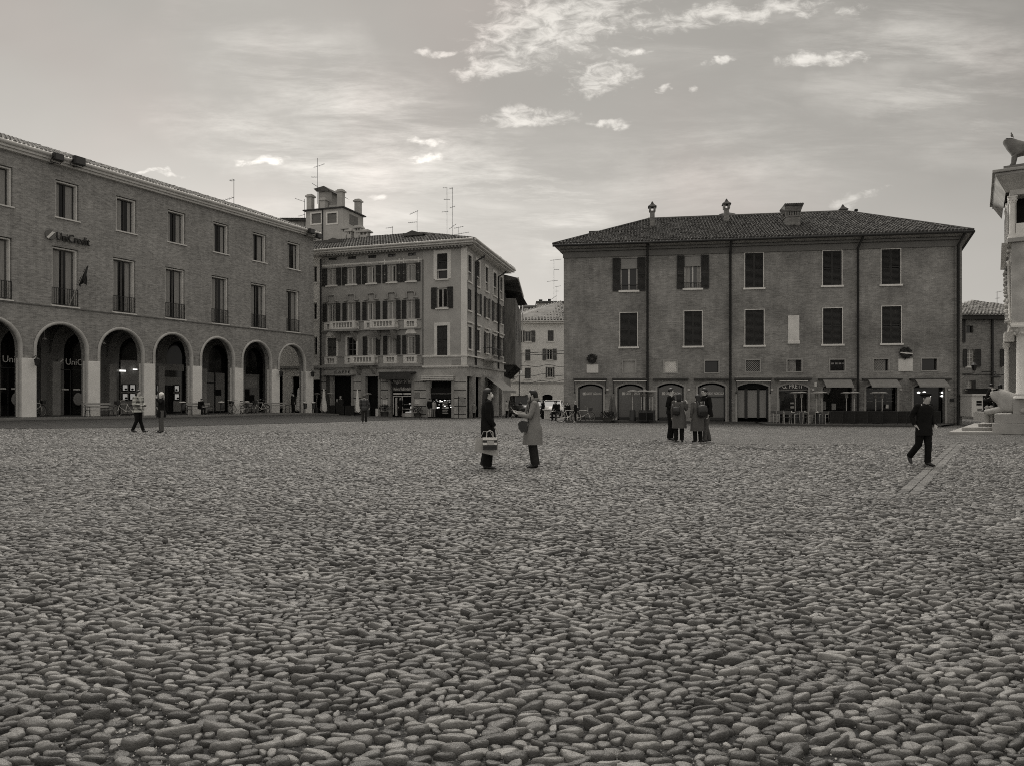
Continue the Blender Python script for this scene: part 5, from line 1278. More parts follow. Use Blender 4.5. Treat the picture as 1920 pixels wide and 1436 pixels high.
    if i in (0, 1, 4):
        m = MB()
        for u in (q[0] + .1, q[1] - .1): m.tube([(u, -.2, q[2]), (u, -.24, q[2] - .9)], .03, 6); m.ell((u, -.24, q[2] - .9), .06, .06, .09, 6, 4)
        m.build('awning_arm', 'iron', aw)
    if i >= 6:
        xa, xb, xc, xd = ((1543, 1596, 1601, 1549), (1628, 1682, 1690, 1634.5), (1716, 1771, 1781, 1724))[i - 6]
        zt_, zb_ = RF.z(1600, 712.2), RF.z(1600, 724.6, -1.5); ua, ub = RF.u(xa, -.3), RF.u(xb, -.3); uc, ud = RF.u(xc, -1.5), RF.u(xd, -1.5)
        m = MB(); m.add([(ua, -.30, zt_), (ub, -.30, zt_), (uc, -1.5, zb_ + .05), (ud, -1.5, zb_ + .05), (uc, -1.52, zb_ - .05), (ud, -1.52, zb_ - .05)], [(0, 1, 2, 3), (3, 2, 4, 5)], False); m.build('awning_cloth', 'awning', aw)
        m = MB()
        for u, v in ((ua + .2, ud + .2), (ub - .2, uc - .2)): m.tube([(u, -.2, zt_ - .1), ((u + v) / 2 + .1, -.8, zt_ - .45), (v, -1.45, zb_)], .03, 6)
        m.build('awning_arm', 'iron', aw)
for px in (1139, 1212, 1291.5, 1447, 1524, 1603, 1688, 1779): q = RF.rect(px - 2.2, 729, px + 2.2, 731.6); m = MB(); m.box(q[0], q[1], -.09, -.002, q[2], q[3]); m.build('number_plate', 'white_sign', rroot)
q = RF.rect(1526.5, 717, 1531.5, 725); m = MB(); m.box(q[0], q[1], -.06, -.002, q[2], q[3]); m.build('wall_box', 'stone_light', rroot)
q = RF.rect(1781, 747, 1789, 752.5); m = MB(); m.box(q[0], q[1], -.06, -.002, q[2], q[3]); m.build('wall_plate', 'iron', rroot)
for px in (1214, 1368.8, 1607, 1794.5):
    u = RF.u(px); pipe(rroot, u, g0, zew - .2, -.22, .085, bend=(.0 if px < 1500 else .2, .65, .75))
b = MB(); z = RF.z(1480, 707); b.box(RF.u(1377), RF.u(1524), -.06, -.002, z, z + .07); b.build('ledge', 'stone_mid', rroot)
# chimneys
def chim(px, y0, y1, dep, wpx, kind):
    u, z0 = RF.uz(px, y1, dep); z1 = RF.z(px, y0, dep); w_ = wpx / F * (53 + dep) / 2; H_ = z1 - z0; m = MB(); roof_ = 'tile_right'
    if kind == 'slim':
        m.box(u - w_, u + w_, dep - w_, dep + w_, z0 - .8, z1 - .72); m.box(u - w_ * 1.25, u + w_ * 1.25, dep - w_ * 1.25, dep + w_ * 1.25, z1 - .72, z1 - .66)
        for sx_ in (-1, 1):
            for sy_ in (-1, 1): m.box(u + sx_ * w_ * .95 - .08, u + sx_ * w_ * .95 + .08, dep + sy_ * w_ * .95 - .08, dep + sy_ * w_ * .95 + .08, z1 - .66, z1 - .36)
        o = m.build('chimney', 'brick_back', rroot)
        m = MB(); m.lathe([(w_ * 2.5, 0), (w_ * 2.6, .06), (w_ * 1.0, .26), (.12, .36), (.08, .44), (.01, .50)], (u, dep, z1 - .38), 4, True, False); m.xf(Matrix.Translation((u, dep, 0)) @ Matrix.Rotation(R(45), 4, 'Z') @ Matrix.Translation((-u, -dep, 0))); m.build('chimney_cap', roof_, o)
    elif kind == 'big':
        m.box(u - w_, u + w_, dep - .6, dep + .6, z0 - .3, z0 + H_ * .50); m.box(u - w_ * 1.08, u + w_ * 1.08, dep - .65, dep + .65, z0 + H_ * .50, z0 + H_ * .55)
        n = 6
        for j in range(n + 1): x = u - w_ + 2 * w_ * j / n; m.box(x - .055, x + .055, dep - .6, dep - .45, z0 + H_ * .55, z0 + H_ * .70); m.box(x - .055, x + .055, dep + .45, dep + .6, z0 + H_ * .55, z0 + H_ * .70)
        m.add([(u - w_ * 1.05, dep - .65, z0 + H_ * .70), (u + w_ * 1.05, dep - .65, z0 + H_ * .70), (u + w_ * 1.05, dep + .65, z0 + H_ * .70), (u - w_ * 1.05, dep + .65, z0 + H_ * .70), (u - w_ * 1.3, dep - .85, z1 - .18), (u + w_ * 1.3, dep - .85, z1 - .18), (u + w_ * 1.3, dep + .85, z1 - .18), (u - w_ * 1.3, dep + .85, z1 - .18)],
              [(0, 3, 2, 1), (4, 5, 6, 7), (0, 1, 5, 4), (1, 2, 6, 5), (2, 3, 7, 6), (3, 0, 4, 7)], False)
        o = m.build('chimney', 'brick_back', rroot)
        m = MB(); 
        for j in range(9): x = u - w_ * 1.3 + 2.6 * w_ * (j + .5) / 9; m.tube([(x, dep - .95, z1 - .14), (x, dep + .95, z1 - .14)], .10, 6)
        m.build('chimney_cap', roof_, o)
    else:
        m.lathe([(.11, -.5), (.11, H_ - .15), (.16, H_ - .12), (.14, H_)], (u, dep, z0), 8); m.build('flue_pipe', 'iron', rroot)
chim(1223, 381, 424, 3.6, 9, 'slim'); chim(1362, 376, 419, 4.2, 9, 'slim'); chim(1484, 386, 435, 2.6, 26, 'big'); chim(1580, 386.5, 408, 6.3, 9, 'slim'); chim(1605, 393, 410, 6.3, 5, 'pipe'); chim(1362, 398, 414, 8, 16, 'slim')
# ================================================================ STREET GAP: jettied dark house, pale house, flats
JF = Fac(944, 83.5, 957.5, 98.0)
j = JF.root('jettied_house', 'dark weathered house with an overhanging upper storey beside the corner palazzo', 'building')
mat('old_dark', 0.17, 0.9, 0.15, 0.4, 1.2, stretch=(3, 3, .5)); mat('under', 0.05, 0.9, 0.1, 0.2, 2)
def JU(px, dep=0.0): return JF.u(px, dep)
ztop = pp(960, 524, 84).z; zj = pp(960, 686, 86).z; JL = JF.L
b = MB(); b.box(0, JL, 0, 6, -1, zj + .6); b.build('lower_wall', 'stucco_mid', j)
jo = 1.35
b = MB(); b.box(.05, JL, -jo, 6, zj, ztop - 2.2); b.box(.05, JL, -.02, 6, ztop - 2.2, ztop); b.build('upper_wall', 'old_dark', j)
b = MB()
for k in range(14): x = .2 + (JL - .5) * k / 13; b.add([(x, -.02, zj - 1.3), (x, -jo, zj - .02), (x, -.02, zj - .02), (x + .2, -.02, zj - 1.3), (x + .2, -jo, zj - .02), (x + .2, -.02, zj - .02)], [(0, 1, 2), (5, 4, 3), (0, 3, 4, 1)], False)
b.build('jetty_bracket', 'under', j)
for k in range(3): b = MB(); x = 1.5 + k * 4.4; b.box(x, x + 1.1, -jo - .03, -jo - .003, zj + 3.0, zj + 5.0); b.build('shutter', 'wood_dark', j)
b = MB(); b.add([(-.4, -1.6, ztop + .0), (JL + .6, -1.6, ztop + .0), (JL + .6, 4, ztop + 1.4), (-.4, 4, ztop + 1.4), (-.4, -1.6, ztop - .14), (JL + .6, -1.6, ztop - .14), (JL + .6, -.02, ztop - .3), (-.4, -.02, ztop - .3), (-.4, 4, ztop - .3)], [(0, 1, 2, 3), (4, 5, 1, 0), (4, 7, 6, 5), (0, 3, 8, 7, 4)], False)
b.build('roof', 'tile', j)
b = MB(); b.box(-.4, JL + .6, -1.72, -1.6, ztop - .16, ztop + .06); b.build('gutter', 'gutter', j)
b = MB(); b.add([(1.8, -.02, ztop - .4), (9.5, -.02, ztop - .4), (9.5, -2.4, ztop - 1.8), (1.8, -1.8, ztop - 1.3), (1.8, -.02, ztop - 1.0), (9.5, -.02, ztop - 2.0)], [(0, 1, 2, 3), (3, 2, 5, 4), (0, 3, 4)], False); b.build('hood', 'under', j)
b = MB(); b.tube([(JL - .3, -1.62, ztop - .5), (JL - .3, -1.45, zj - .5), (JL - 2.5, -.3, zj - 1.6)], .07, 6); b.build('downpipe', 'gutter', j)
# pale house closing the street
PF = Fac(948, 103, 1060, 103)
p_ = PF.root('pale_house', 'pale plastered house with grey shutters closing the street between the palazzi', 'building')
pw = [(984, 996, 621, 641), (1027, 1038, 620, 640), (985, 994.5, 656, 677), (1025, 1036, 655, 675), (984, 995, 690, 710), (1026.5, 1036.5, 689, 708), (955.5, 964.5, 697, 711)]
pd = [(953, 969, 741.5), (978.5, 999, 740), (1017, 1036, 739)]
hs = [R4(*PF.rect(a, c, b_, d)) for a, b_, c, d in pw] + [flat_arch(PF.u(a), PF.u(b_), -1.4, PF.z(a, y + 3), PF.z(a, y)) for a, b_, y in pd]
zpe = PF.z(1000, 607); zpl = PF.z(1000, 719); mb = MB(); mb.wall(R4(0, PF.L, -1.5, zpe), hs, 0, .3); mb.build('wall', 'stucco_pale', p_)
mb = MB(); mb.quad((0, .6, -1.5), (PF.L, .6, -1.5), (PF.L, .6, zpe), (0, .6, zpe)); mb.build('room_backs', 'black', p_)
for i, (a, b_, c, d) in enumerate(pw):
    q = PF.rect(a, c, b_, d)
    if i in (0, 3): window(p_, *q, .14, 'frame_white', 'glass', .10, 1, shut='open', sw=.55, shm='shutter_mid', sill=-.1)
    elif i == 5: window(p_, *q, .14, 'frame_white', 'glass', .10, 1, shut='open', sw=.2, shm='shutter_mid', sill=-.1)
    else: window(p_, *q, .14, 'shutter_mid', 'glass', .06, 1, shut='closed', shm='shutter_mid', sill=-.1)
b = MB(); b.box(0, PF.L, -.12, -.002, zpl, zpl + .14)
b.build('storey_band', 'stone_mid', p_)
b = MB(); b.box(0, PF.L, -.6, 0, zpe, zpe + .3); b.tube([(0, -.7, zpe + .3), (PF.L, -.7, zpe + .3)], .12, 6); b.build('eaves', 'trim_light', p_)
m = MB(); a, c = Vector((0, -.8, zpe + .38)), Vector((PF.L, -.8, zpe + .38)); zz = PF.z(1030, 575, 6); roofplane(m, [a, c, Vector((PF.L, 7, zz + .9)), Vector((0, 7, zz - 1.2))]); roofplane(m, [Vector((0, 7, zz - 1.2)), Vector((PF.L, 7, zz + .9)), Vector((PF.L, 14, zpe)), Vector((0, 14, zpe))])
tiles(m, a, c, lambda t: Vector((PF.L * t, 7, zz - 1.2 + 2.1 * t)), .42, .7, .15, 4); m.build('roof', 'tile_light', p_)
for (px, y0, y1, w_) in ((1011, 594, 603, .7), (1000, 587, 594, .5), (1013, 587, 593, .4)):
    u, z0 = PF.uz(px, y1, 3); z1 = PF.z(px, y0, 3); b = MB(); b.box(u - w_, u + w_, 2.6, 3.6, z0 - .6, z1); b.box(u - w_ * 1.3, u + w_ * 1.3, 2.4, 3.8, z1, z1 + .12); b.build('chimney', 'stucco_pale', p_)
b = MB(); u = PF.u(973.5); b.tube([(u, -1.3, -1), (u, -1.3, zpe + 1.0)], .08, 6); b.build('downpipe', 'pipe', p_)
# overhead wires between the houses
for k, (y0, ym, y1, lab) in enumerate(((664, 661, 658, 'upper of the two straight black cables crossing the street gap'), (666.5, 665.5, 663, 'lower of the two straight black cables crossing the street gap'), (689, 686, 687, 'sagging wavy cable in front of the pale house'), (708, 703, 704, 'loose tangled cable across the first floor of the pale house'), (718.5, 716, 714, 'lowest drooping cable over the carriage doors of the pale house'))):
    pts = []
    for i in range(17):
        t = i / 16; x = 962 + (1058 - 962) * t; y = y0 + (y1 - y0) * t + (ym - (y0 + y1) / 2) * 4 * t * (1 - t) + (1.8 * math.sin(t * 13 + k) if k > 1 else 0)
        pts.append(tuple(pp(x, y, 97 - 20 * 0)))
    b = MB(); b.tube(pts, .045 if k < 2 else .035, 5); tag(b.build('cable', 'pipe'), lab, 'cable', 'cables across the side street')
# flats farther back
t = tag(empty('flats', (0, 0, 0)), 'distant pale block of flats with roof terraces behind the tiled roof', 'building')
def fb(x0, y0, x1, y1, Y, m_, name, dep=6, par=None):
    a, c = pp(x0, y1, Y), pp(x1, y0, Y); b = MB(); b.box(a.x, c.x, Y, Y + dep, a.z, c.z); return b.build(name, m_, par or t)
fb(977, 574, 1008, 625, 124, 'stucco_mid', 'wall'); fb(1006, 568, 1060, 625, 124.4, 'stucco_pale', 'wall'); fb(975, 573, 1007, 576, 123, 'soffit', 'roof_slab', 9); fb(1005, 565, 1060, 568, 123.4, 'tile', 'roof_slab', 9)
for (x0, y0, x1, y1) in ((1023, 571, 1030, 580), (1048, 569, 1053, 576), (1013, 580, 1018, 584), (977, 583, 981, 589), (992, 580, 999, 590)): fb(x0, y0, x1, y1, 122.9, 'glass_dim', 'window', .1)
fb(983, 578, 990, 589, 122.8, 'stucco_light', 'balcony', .3); fb(1010, 562, 1017, 567, 125, 'iron', 'chimney', 1); fb(1027, 561, 1033, 566, 125, 'iron', 'chimney', 1); fb(974, 568, 980, 574, 125, 'stucco_pale', 'parapet', 1)
# ================================================================ BACK RIGHT HOUSE
BF = Fac(1796, 66, 1925, 66)
bh_ = BF.root('brick_house', 'old brick house with shuttered windows seen between the palace and the porch', 'building')
bw_ = [(1812, 1825, 611, 624.5), (1812.5, 1826, 655.5, 687), (1881, 1893, 655.5, 687), (1812.5, 1822, 713.5, 729), (1887, 1896, 713.5, 731)]
hs = [R4(*BF.rect(a, c, b_, d)) for a, b_, c, d in bw_]; zbe = BF.z(1840, 600)
mb = MB(); mb.wall(R4(0, BF.L + 3, -1.4, zbe), hs, 0, .3); mb.build('wall', 'brick_back', bh_)
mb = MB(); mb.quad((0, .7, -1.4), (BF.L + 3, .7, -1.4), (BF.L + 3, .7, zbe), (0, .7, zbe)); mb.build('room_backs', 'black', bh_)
for i, (a, b_, c, d) in enumerate(bw_):
    q = BF.rect(a, c, b_, d)
    if i == 0: window(bh_, *q, .2, 'wood_dark', 'glass', .05, 0)
    elif i == 4: window(bh_, *q, .1, 'wood_dark', 'glass', .05, 0, shut='closed')
    else: window(bh_, *q, .16, 'frame_white', 'glass_dim', .09, 1, 3, curtain=.5, sill=-.06)
for (x0, y0, x1, y1) in ((1805, 655, 1812, 688), (1826.5, 655, 1838, 688), (1874.5, 655, 1881, 688), (1822.5, 713, 1828, 730), (1804, 594, 1809, 643)):
    q = BF.rect(x0, y0, x1, y1); b = MB(); shutter_leaf(b, q[0], q[1], q[2], q[3], -.12); b.build('shutter', 'shutter_dark', bh_)
b = MB(); b.box(0, BF.L + 3, -.7, 0, zbe, zbe + .35); b.build('eaves', 'under', bh_)
m = MB(); a, c = Vector((-.5, -.85, zbe + .38)), Vector((BF.L + 3, -.85, zbe + .38)); zr_ = BF.z(1855, 566, 4)
def bt(t):
    x = -.5 + (BF.L + 3.5) * t; px = 1796 + 129 * t
    yy = 577 if px < 1825 else (577 - (px - 1825) / 27 * 12 if px < 1852 else 565 + (px - 1852) * .20)
    return Vector((x, 4, BF.z(1850, yy, 4)))
tiles(m, a, c, bt, .30, .45, .12, 4); top = [bt(k / 20) for k in range(21)]; m.add([tuple(p - Vector((0, 0, .05))) for p in [a.lerp(c, k / 20) for k in range(21)]] + [tuple(p - Vector((0, 0, .05))) for p in top], [(k, k + 1, 22 + k, 21 + k) for k in range(20)], False); m.build('roof', 'tile_light', bh_)
pipe(bh_, BF.u(1859), -1.3, zbe, -.15, .10)
b = MB(); z = BF.z(1850, 703); b.box(0, BF.L, -.05, -.002, z, z + .06); b.build('string_course', 'under', bh_)
b = MB(); a_, c_ = BF.uz(1808, 738.5), BF.uz(1868, 745); b.add([(a_[0], -.05, a_[1] + .5), (c_[0], -.05, a_[1] + .5), (c_[0], -1.5, a_[1] - .1), (a_[0], -1.5, a_[1] - .1), (a_[0], -1.5, a_[1] - .35), (c_[0], -1.5, a_[1] - .35)], [(0, 1, 2, 3), (3, 2, 5, 4)], False); b.build('awning', 'black', bh_)
for (x0, y0, x1, y1) in ((1806, 742, 1822, 768), (1848, 742, 1872, 772)): q = BF.rect(x0, y0, x1, y1); b = MB(); b.box(q[0], q[1], -.02, .1, q[2], q[3]); b.build('shop_opening', 'black', bh_)
strip('palace_pavement', [gp(1062, 791.5), gp(1240, 792), gp(1420, 793), gp(1436, 797.0), gp(1600, 799), gp(1765, 800)], [RF.w(u, .5) for u in (0, 7, 14, 20, LR)], 0.11, 'pave', 50)
# right side: smoother slabs between square and steps
# ================================================================ skin-grown bodies (people, statues)
def skin_mesh(nodes, edges, name, m, parent=None, sub=1, root=0):
    me = bpy.data.meshes.new(name); me.from_pydata([n[0] for n in nodes], edges, []); o = bpy.data.objects.new('tmp', me); C.objects.link(o)
    sk = o.modifiers.new('s', 'SKIN'); sk.use_smooth_shade = True
    for i, n in enumerate(nodes):
        r = n[1]; me.skin_vertices[0].data[i].radius = (r, r) if not isinstance(r, tuple) else r
        me.skin_vertices[0].data[i].use_root = (i == root)
    sb = o.modifiers.new('b', 'SUBSURF'); sb.levels = sub; sb.render_levels = sub
    dg = bpy.context.evaluated_depsgraph_get(); r = bpy.data.meshes.new_from_object(o.evaluated_get(dg)); bpy.data.objects.remove(o)
    r.materials.clear(); r.materials.append(MATS[m]); r.polygons.foreach_set('use_smooth', [True] * len(r.polygons))
    ob = bpy.data.objects.new(name, r); C.objects.link(ob)
    if parent is not None: ob.parent = parent
    return ob
mat('skin', 0.42, 0.6, 0.3, 0.05, 8); mat('skin_shade', 0.30, 0.6, 0.3, 0.05, 8)
mat('cloth_black', 0.012, 0.9, 0.1, 0.3, 6); mat('cloth_dark', 0.028, 0.9, 0.12, 0.3, 6); mat('cloth_grey', 0.10, 0.9, 0.1, 0.2, 9, 0.3, 90)
mat('cloth_coat', 0.23, 0.95, 0.08, 0.12, 14, 0.4, 60); mat('cloth_light', 0.42, 0.9, 0.1, 0.2, 6); mat('cloth_mid', 0.17, 0.9, 0.1, 0.2, 6)
mat('hair_dark', 0.012, 0.45, 0.4, 0.3, 30, stretch=(6, 6, 1)); mat('hair_fair', 0.30, 0.5, 0.3, 0.3, 20); mat('leather', 0.02, 0.4, 0.5); mat('paper_bag', 0.42, 0.8, 0.2, 0.08, 3); mat('mask_white', 0.75, 0.8, 0.2)
def plaid_mat():
    m = bpy.data.materials.new('cloth_plaid'); m.use_nodes = True; t = NT(m.node_tree); p = t.n['Principled BSDF']; tcn = t.new('ShaderNodeTexCoord')
    x, y, z = t.xyz(tcn.outputs['Object'])[:3]
    a = t.math('GREATER_THAN', t.math('SINE', t.math('MULTIPLY', t.math('ADD', x, y), 34.0)), 0.2); b = t.math('GREATER_THAN', t.math('SINE', t.math('MULTIPLY', z, 42.0)), 0.1)
    f = t.math('ADD', t.math('MULTIPLY', a, 0.5), t.math('MULTIPLY', b, 0.5))
    v = t.lin(f, 0, 1, 0.50, 0.05); c = t.comb(v, v, t.math('MULTIPLY', v, .92)); t.l.new(c, p.inputs['Base Color']); p.inputs['Roughness'].default_value = 0.9; MATS['cloth_plaid'] = m
plaid_mat()
def puffer_mat():
    m = bpy.data.materials.new('cloth_puffer'); m.use_nodes = True; t = NT(m.node_tree); p = t.n['Principled BSDF']; tcn = t.new('ShaderNodeTexCoord')
    x, y, z = t.xyz(tcn.outputs['Object'])[:3]; f = t.sstep(t.math('SINE', t.math('MULTIPLY', z, 74.0)), 0.55, 1.0); v = t.lin(f, 0, 1, 0.012, 0.11)
    c = t.comb(v, v, v); t.l.new(c, p.inputs['Base Color']); p.inputs['Roughness'].default_value = 0.6; MATS['cloth_puffer'] = m
puffer_mat()
D0 = dict(pel=(0, 0, .94), spine=(0, 0, 1.12), chest=(0, 0, 1.32), neck=(0, 0, 1.45), jaw=(0, .035, 1.525), skull=(0, .012, 1.60), crown=(0, .0, 1.655),
          shR=(.175, 0, 1.395), elR=(.225, -.03, 1.13), wrR=(.225, .05, .89), haR=(.22, .07, .80), shL=(-.175, 0, 1.395), elL=(-.225, -.03, 1.13), wrL=(-.225, .05, .89), haL=(-.22, .07, .80),
          hiR=(.09, 0, .90), knR=(.10, .02, .49), anR=(.10, -.03, .09), toR=(.12, .13, .035), hiL=(-.09, 0, .90), knL=(-.10, .02, .49), anL=(-.10, -.03, .09), toL=(-.12, .13, .035))
def person(label, px, pyf, pyt, face, pose=None, coat=('coat', 'cloth_dark', .60, 1.0), trousers=('cloth_black', 1.0), hair=('short', 'hair_dark'), skin='skin', shoes='leather', hat=None, scarf=None, Y=None, z0=None, group=None, mask=False, sit=False, hscale=None, glasses=False, cat='person', pos=None):
    J = dict(D0); J.update(pose or {})
    J = {k: Vector(v) for k, v in J.items()}
    if Y is None: p = gp(px, pyf)
    else: p = pp(px, pyf, Y)
    if pos is not None: p = pos
    Hh = hgt(pyf - pyt, p.y); top = 1.70 if hscale is None else hscale; s = Hh / top
    t = tag(empty('person', p, face), label, cat, group); t.scale = (s, s, s)
    # ---- body: one continuous surface
    N = []; E = []; ix = {}
    def nd(k, pos, r, par=None):
        ix[k] = len(N); N.append((tuple(pos), r))
        if par is not None: E.append((ix[par], ix[k]))
    nd('pel', J['pel'], .105); nd('spine', J['spine'], .10, 'pel'); nd('chest', J['chest'], (.12, .105), 'spine'); nd('neck', J['neck'], .052, 'chest')
    jw = J['jaw']; sk = J['skull']; fwd = Vector((jw.x - sk.x, jw.y - sk.y, 0)); fwd = fwd.normalized() if fwd.length > .005 else Vector((0, 1, 0))
    nd('jaw', jw, .070, 'neck'); nd('skull', sk, (.092, .10), 'jaw'); nd('crown', J['crown'], .068, 'skull')
    nd('nose', sk + fwd * .098 + Vector((0, 0, -.022)), .011, 'skull')
    for S in 'RL':
        nd('sh' + S, J['sh' + S], .058, 'chest'); nd('el' + S, J['el' + S], .040, 'sh' + S); nd('wr' + S, J['wr' + S], .027, 'el' + S)
        w = J['wr' + S]; h = J['ha' + S]; d = (h - w).normalized(); sx = 1 if S == 'R' else -1
        side = d.cross(Vector((0, 0, 1))); side = side.normalized() if side.length > .1 else Vector((0, 1, 0)); side *= 1 if side.y > 0 or abs(side.y) < .01 else -1
        pm = w + d * .055; nd('pa' + S, pm, (.042, .022), 'wr' + S); nrm = d.cross(side).normalized()
        for q, (off, ln) in enumerate(((-.024, .062), (-.008, .074), (.008, .070), (.024, .052))):
            a = pm + side * off + d * .045; nd('f%d' % q + S, a, .011, 'pa' + S); b = a + d * ln * .55 + nrm * .008; nd('g%d' % q + S, b, .010, 'f%d' % q + S); nd('h%d' % q + S, b + d * ln * .4 + nrm * .018, .009, 'g%d' % q + S)
        a = w + d * .03 + side * .036; nd('t' + S, a, .010, 'pa' + S); nd('u' + S, a + d * .04 + side * .014, .008, 't' + S)
        nd('hi' + S, J['hi' + S], .085, 'pel'); nd('kn' + S, J['kn' + S], .055, 'hi' + S); nd('an' + S, J['an' + S], .036, 'kn' + S); nd('to' + S, J['to' + S], .030, 'an' + S)
    skin_mesh(N, E, 'body', skin, t)
    # ---- face details
    f = MB(); rt = fwd.cross(Vector((0, 0, 1)))
    for sg in (-1, 1): c = sk + fwd * .078 + rt * (.030 * sg) + Vector((0, 0, .0)); f.ell(tuple(c), .011, .011, .006, 6, 4)
    f.build('eyes', 'hair_dark', t)
    f = MB(); c = sk + fwd * .078 + Vector((0, 0, -.062)); f.ell(tuple(c), .020, .012, .005, 6, 4); f.build('mouth', 'cloth_mid', t)
    for sg in (-1, 1): f = MB(); c = sk + rt * (.078 * sg) + Vector((0, 0, -.015)); f.ell(tuple(c), .010, .018, .028, 6, 5); f.build('ear', skin, t)
    if mask:
        f = MB(); c = sk + fwd * .060 + Vector((0, 0, -.045)); f.ell(tuple(c), .058, .055, .050, 10, 8); f.build('face_mask', 'mask_white', t)
    if glasses:
        f = MB()
        for sg in (-1, 1): c = sk + fwd * .088 + rt * (.032 * sg); f.ell(tuple(c), .028, .012, .018, 8, 5)
        f.build('sunglasses', 'leather', t)
    # ---- hair
    if hair:
        k, hm = hair; f = MB(); c = sk + Vector((0, 0, .022)) - fwd * .012
        def hf(d):
            dv = Vector(d); a = dv.dot(fwd)
            if a > .45 and d[2] < .38: return .72
            if d[2] < -.55: return .8
            return 1.0 + .03 * math.sin(9 * d[0] + 7 * d[2])
        f.ell(tuple(c), .092, .102, .092, 14, 10, hf)
        if k in ('long', 'bob', 'tail'):
            zl = {'long': .40, 'bob': .20, 'tail': .34}[k]; wd = {'long': (.092, .085), 'bob': (.095, .09), 'tail': (.05, .04)}[k]
            rs = []
            for i in range(7):
                q = i / 6; cc = sk + Vector((0, 0, .03 - zl * q)) - fwd * (.030 + .045 * min(1, q * 1.5)); w_ = wd[0] * (1 - .25 * q); dd = wd[1] * (1 - .45 * q)
                rs.append([tuple(cc + rt * (w_ * math.cos(2 * math.pi * j / 12)) + fwd * (dd * math.sin(2 * math.pi * j / 12)) * (1 if math.sin(2 * math.pi * j / 12) < 0 else .55)) for j in range(12)])
            f.rings(rs)
        f.build('hair', hm, t)
    # ---- trousers and shoes
    if trousers:
        tm, flare = trousers; f = MB(); wp = J['pel']
        for S in 'RL':
            h_, k_, a_ = J['hi' + S], J['kn' + S], J['an' + S]
            f.tube([h_ + Vector((0, 0, .05)), h_.lerp(k_, .35), k_, k_.lerp(a_, .5), a_ + (k_ - a_).normalized() * -.0], [.105, .098, .078 * (1 + (flare - 1) * .3), .070 * (1 + (flare - 1) * .7), .068 * flare], 12)
        f.ell(tuple(wp + Vector((0, 0, .0))), .165, .125, .12, 12, 8)
        f.build('trousers', tm, t)
    for S in 'RL':
        a_, o_ = J['an' + S], J['to' + S]; f = MB(); d = (o_ - a_); d.z = 0; d = d.normalized() if d.length > .01 else Vector((0, 1, 0)); heel = a_ - d * .05; zz = min(a_.z, o_.z) - .03
        pts = [heel + Vector((0, 0, -.02)), a_ + Vector((0, 0, -.015)), a_.lerp(o_, .6), o_ + d * .03]; f.tube(pts, [.035, .048, .042, .028], 10); f.build('shoe', shoes, t)
    # ---- coat or jacket
    if coat:
        kd, cm, hem, full = coat; f = MB(); ch, sp_, pe, nk = J['chest'], J['spine'], J['pel'], J['neck']
        def cen(z):
            for a, b in ((nk, ch), (ch, sp_), (sp_, pe)):
                if z >= b.z: q = (a.z - z) / max(a.z - b.z, .01); return a.lerp(b, max(0, q))
            if sit: return pe
            q = (pe.z - z); m_ = (J['knR'] + J['knL']) / 2; return pe.lerp(m_, min(1, q / max(pe.z - m_.z, .01)))
        prof = [(nk.z + .02, .065, .065), (nk.z - .03, .10, .085), (ch.z + .085, .175, .105), (ch.z + .02, .205, .125), (sp_.z + .08, .195, .135), (sp_.z - .02, .180 * (1 + .1 * (full - 1)), .130), (pe.z + .02, .190 * full, .145)]
        zz = pe.z - .08; i = 0
        while zz > hem + .01: q = (pe.z - zz); prof.append((zz, (.190 + .06 * q) * full, (.150 + .06 * q) * full)); zz -= .12
        if hem < pe.z: prof.append((hem, (.19 + .06 * (pe.z - hem)) * full, (.150 + .06 * (pe.z - hem)) * full))
        else: prof = [q for q in prof if q[0] > hem] + [(hem, .19 * full, .142 * full)]
        sd_ = Vector((J['shR'] - J['shL'])); sd_.z = 0; sd_ = sd_.normalized(); fd = Vector((-sd_.y, sd_.x, 0)); rs = []
        n = 20
        for z, rx, ry in prof:
            c = cen(z); c = Vector((c.x, c.y, z)); fold = .055 if z < pe.z - .05 else .02
            rs.append([tuple(c + sd_ * (rx * math.cos(2*math.pi*j/n)) * (1 + fold * math.sin(6*math.pi*j/n*1.0 + 1)) + fd * (ry * math.sin(2*math.pi*j/n)) * (1 + fold * math.sin(10*math.pi*j/n))) for j in range(n)])
        f.rings(rs, False)
        pf_ = 1.25 if kd == 'puffer' else 1.0
        for S in 'RL':
            a, b, c = J['sh' + S], J['el' + S], J['wr' + S]; f.tube([a + Vector((0, 0, .012)), a.lerp(b, .35), b, b.lerp(c, .5), c], [.072 * pf_, .068 * pf_, .060 * pf_, .055 * pf_, .046 * pf_], 10)
            f.ell(tuple(a), .078, .074, .072, 10, 6)
        f.build('coat' if hem < .85 else 'jacket', cm, t)
        if kd in ('coat', 'open'):
            f = MB(); f.tube([tuple(nk + sd_ * (.085 * math.cos(x)) + fd * (.075 * math.sin(x)) + Vector((0, 0, .01 - .03 * math.sin(x)))) for x in [k * 2 * math.pi / 12 for k in range(13)]], .024, 6, False); f.build('collar', cm, t)
    if scarf:
        f = MB(); nk = J['neck']; f.tube([tuple(nk + Vector((.10 * math.cos(x), .095 * math.sin(x) + .01, .02 - .02 * math.sin(x)))) for x in [k * 2 * math.pi / 14 for k in range(15)]], .042, 8, False)
        f.tube([tuple(nk + Vector((.05, .10, -.0))), tuple(J['chest'] + Vector((.06, .15, -.02))), tuple(J['spine'] + Vector((.05, .17, .02)))], [.045, .05, .05], 8, True, .5); f.build('scarf', scarf, t)
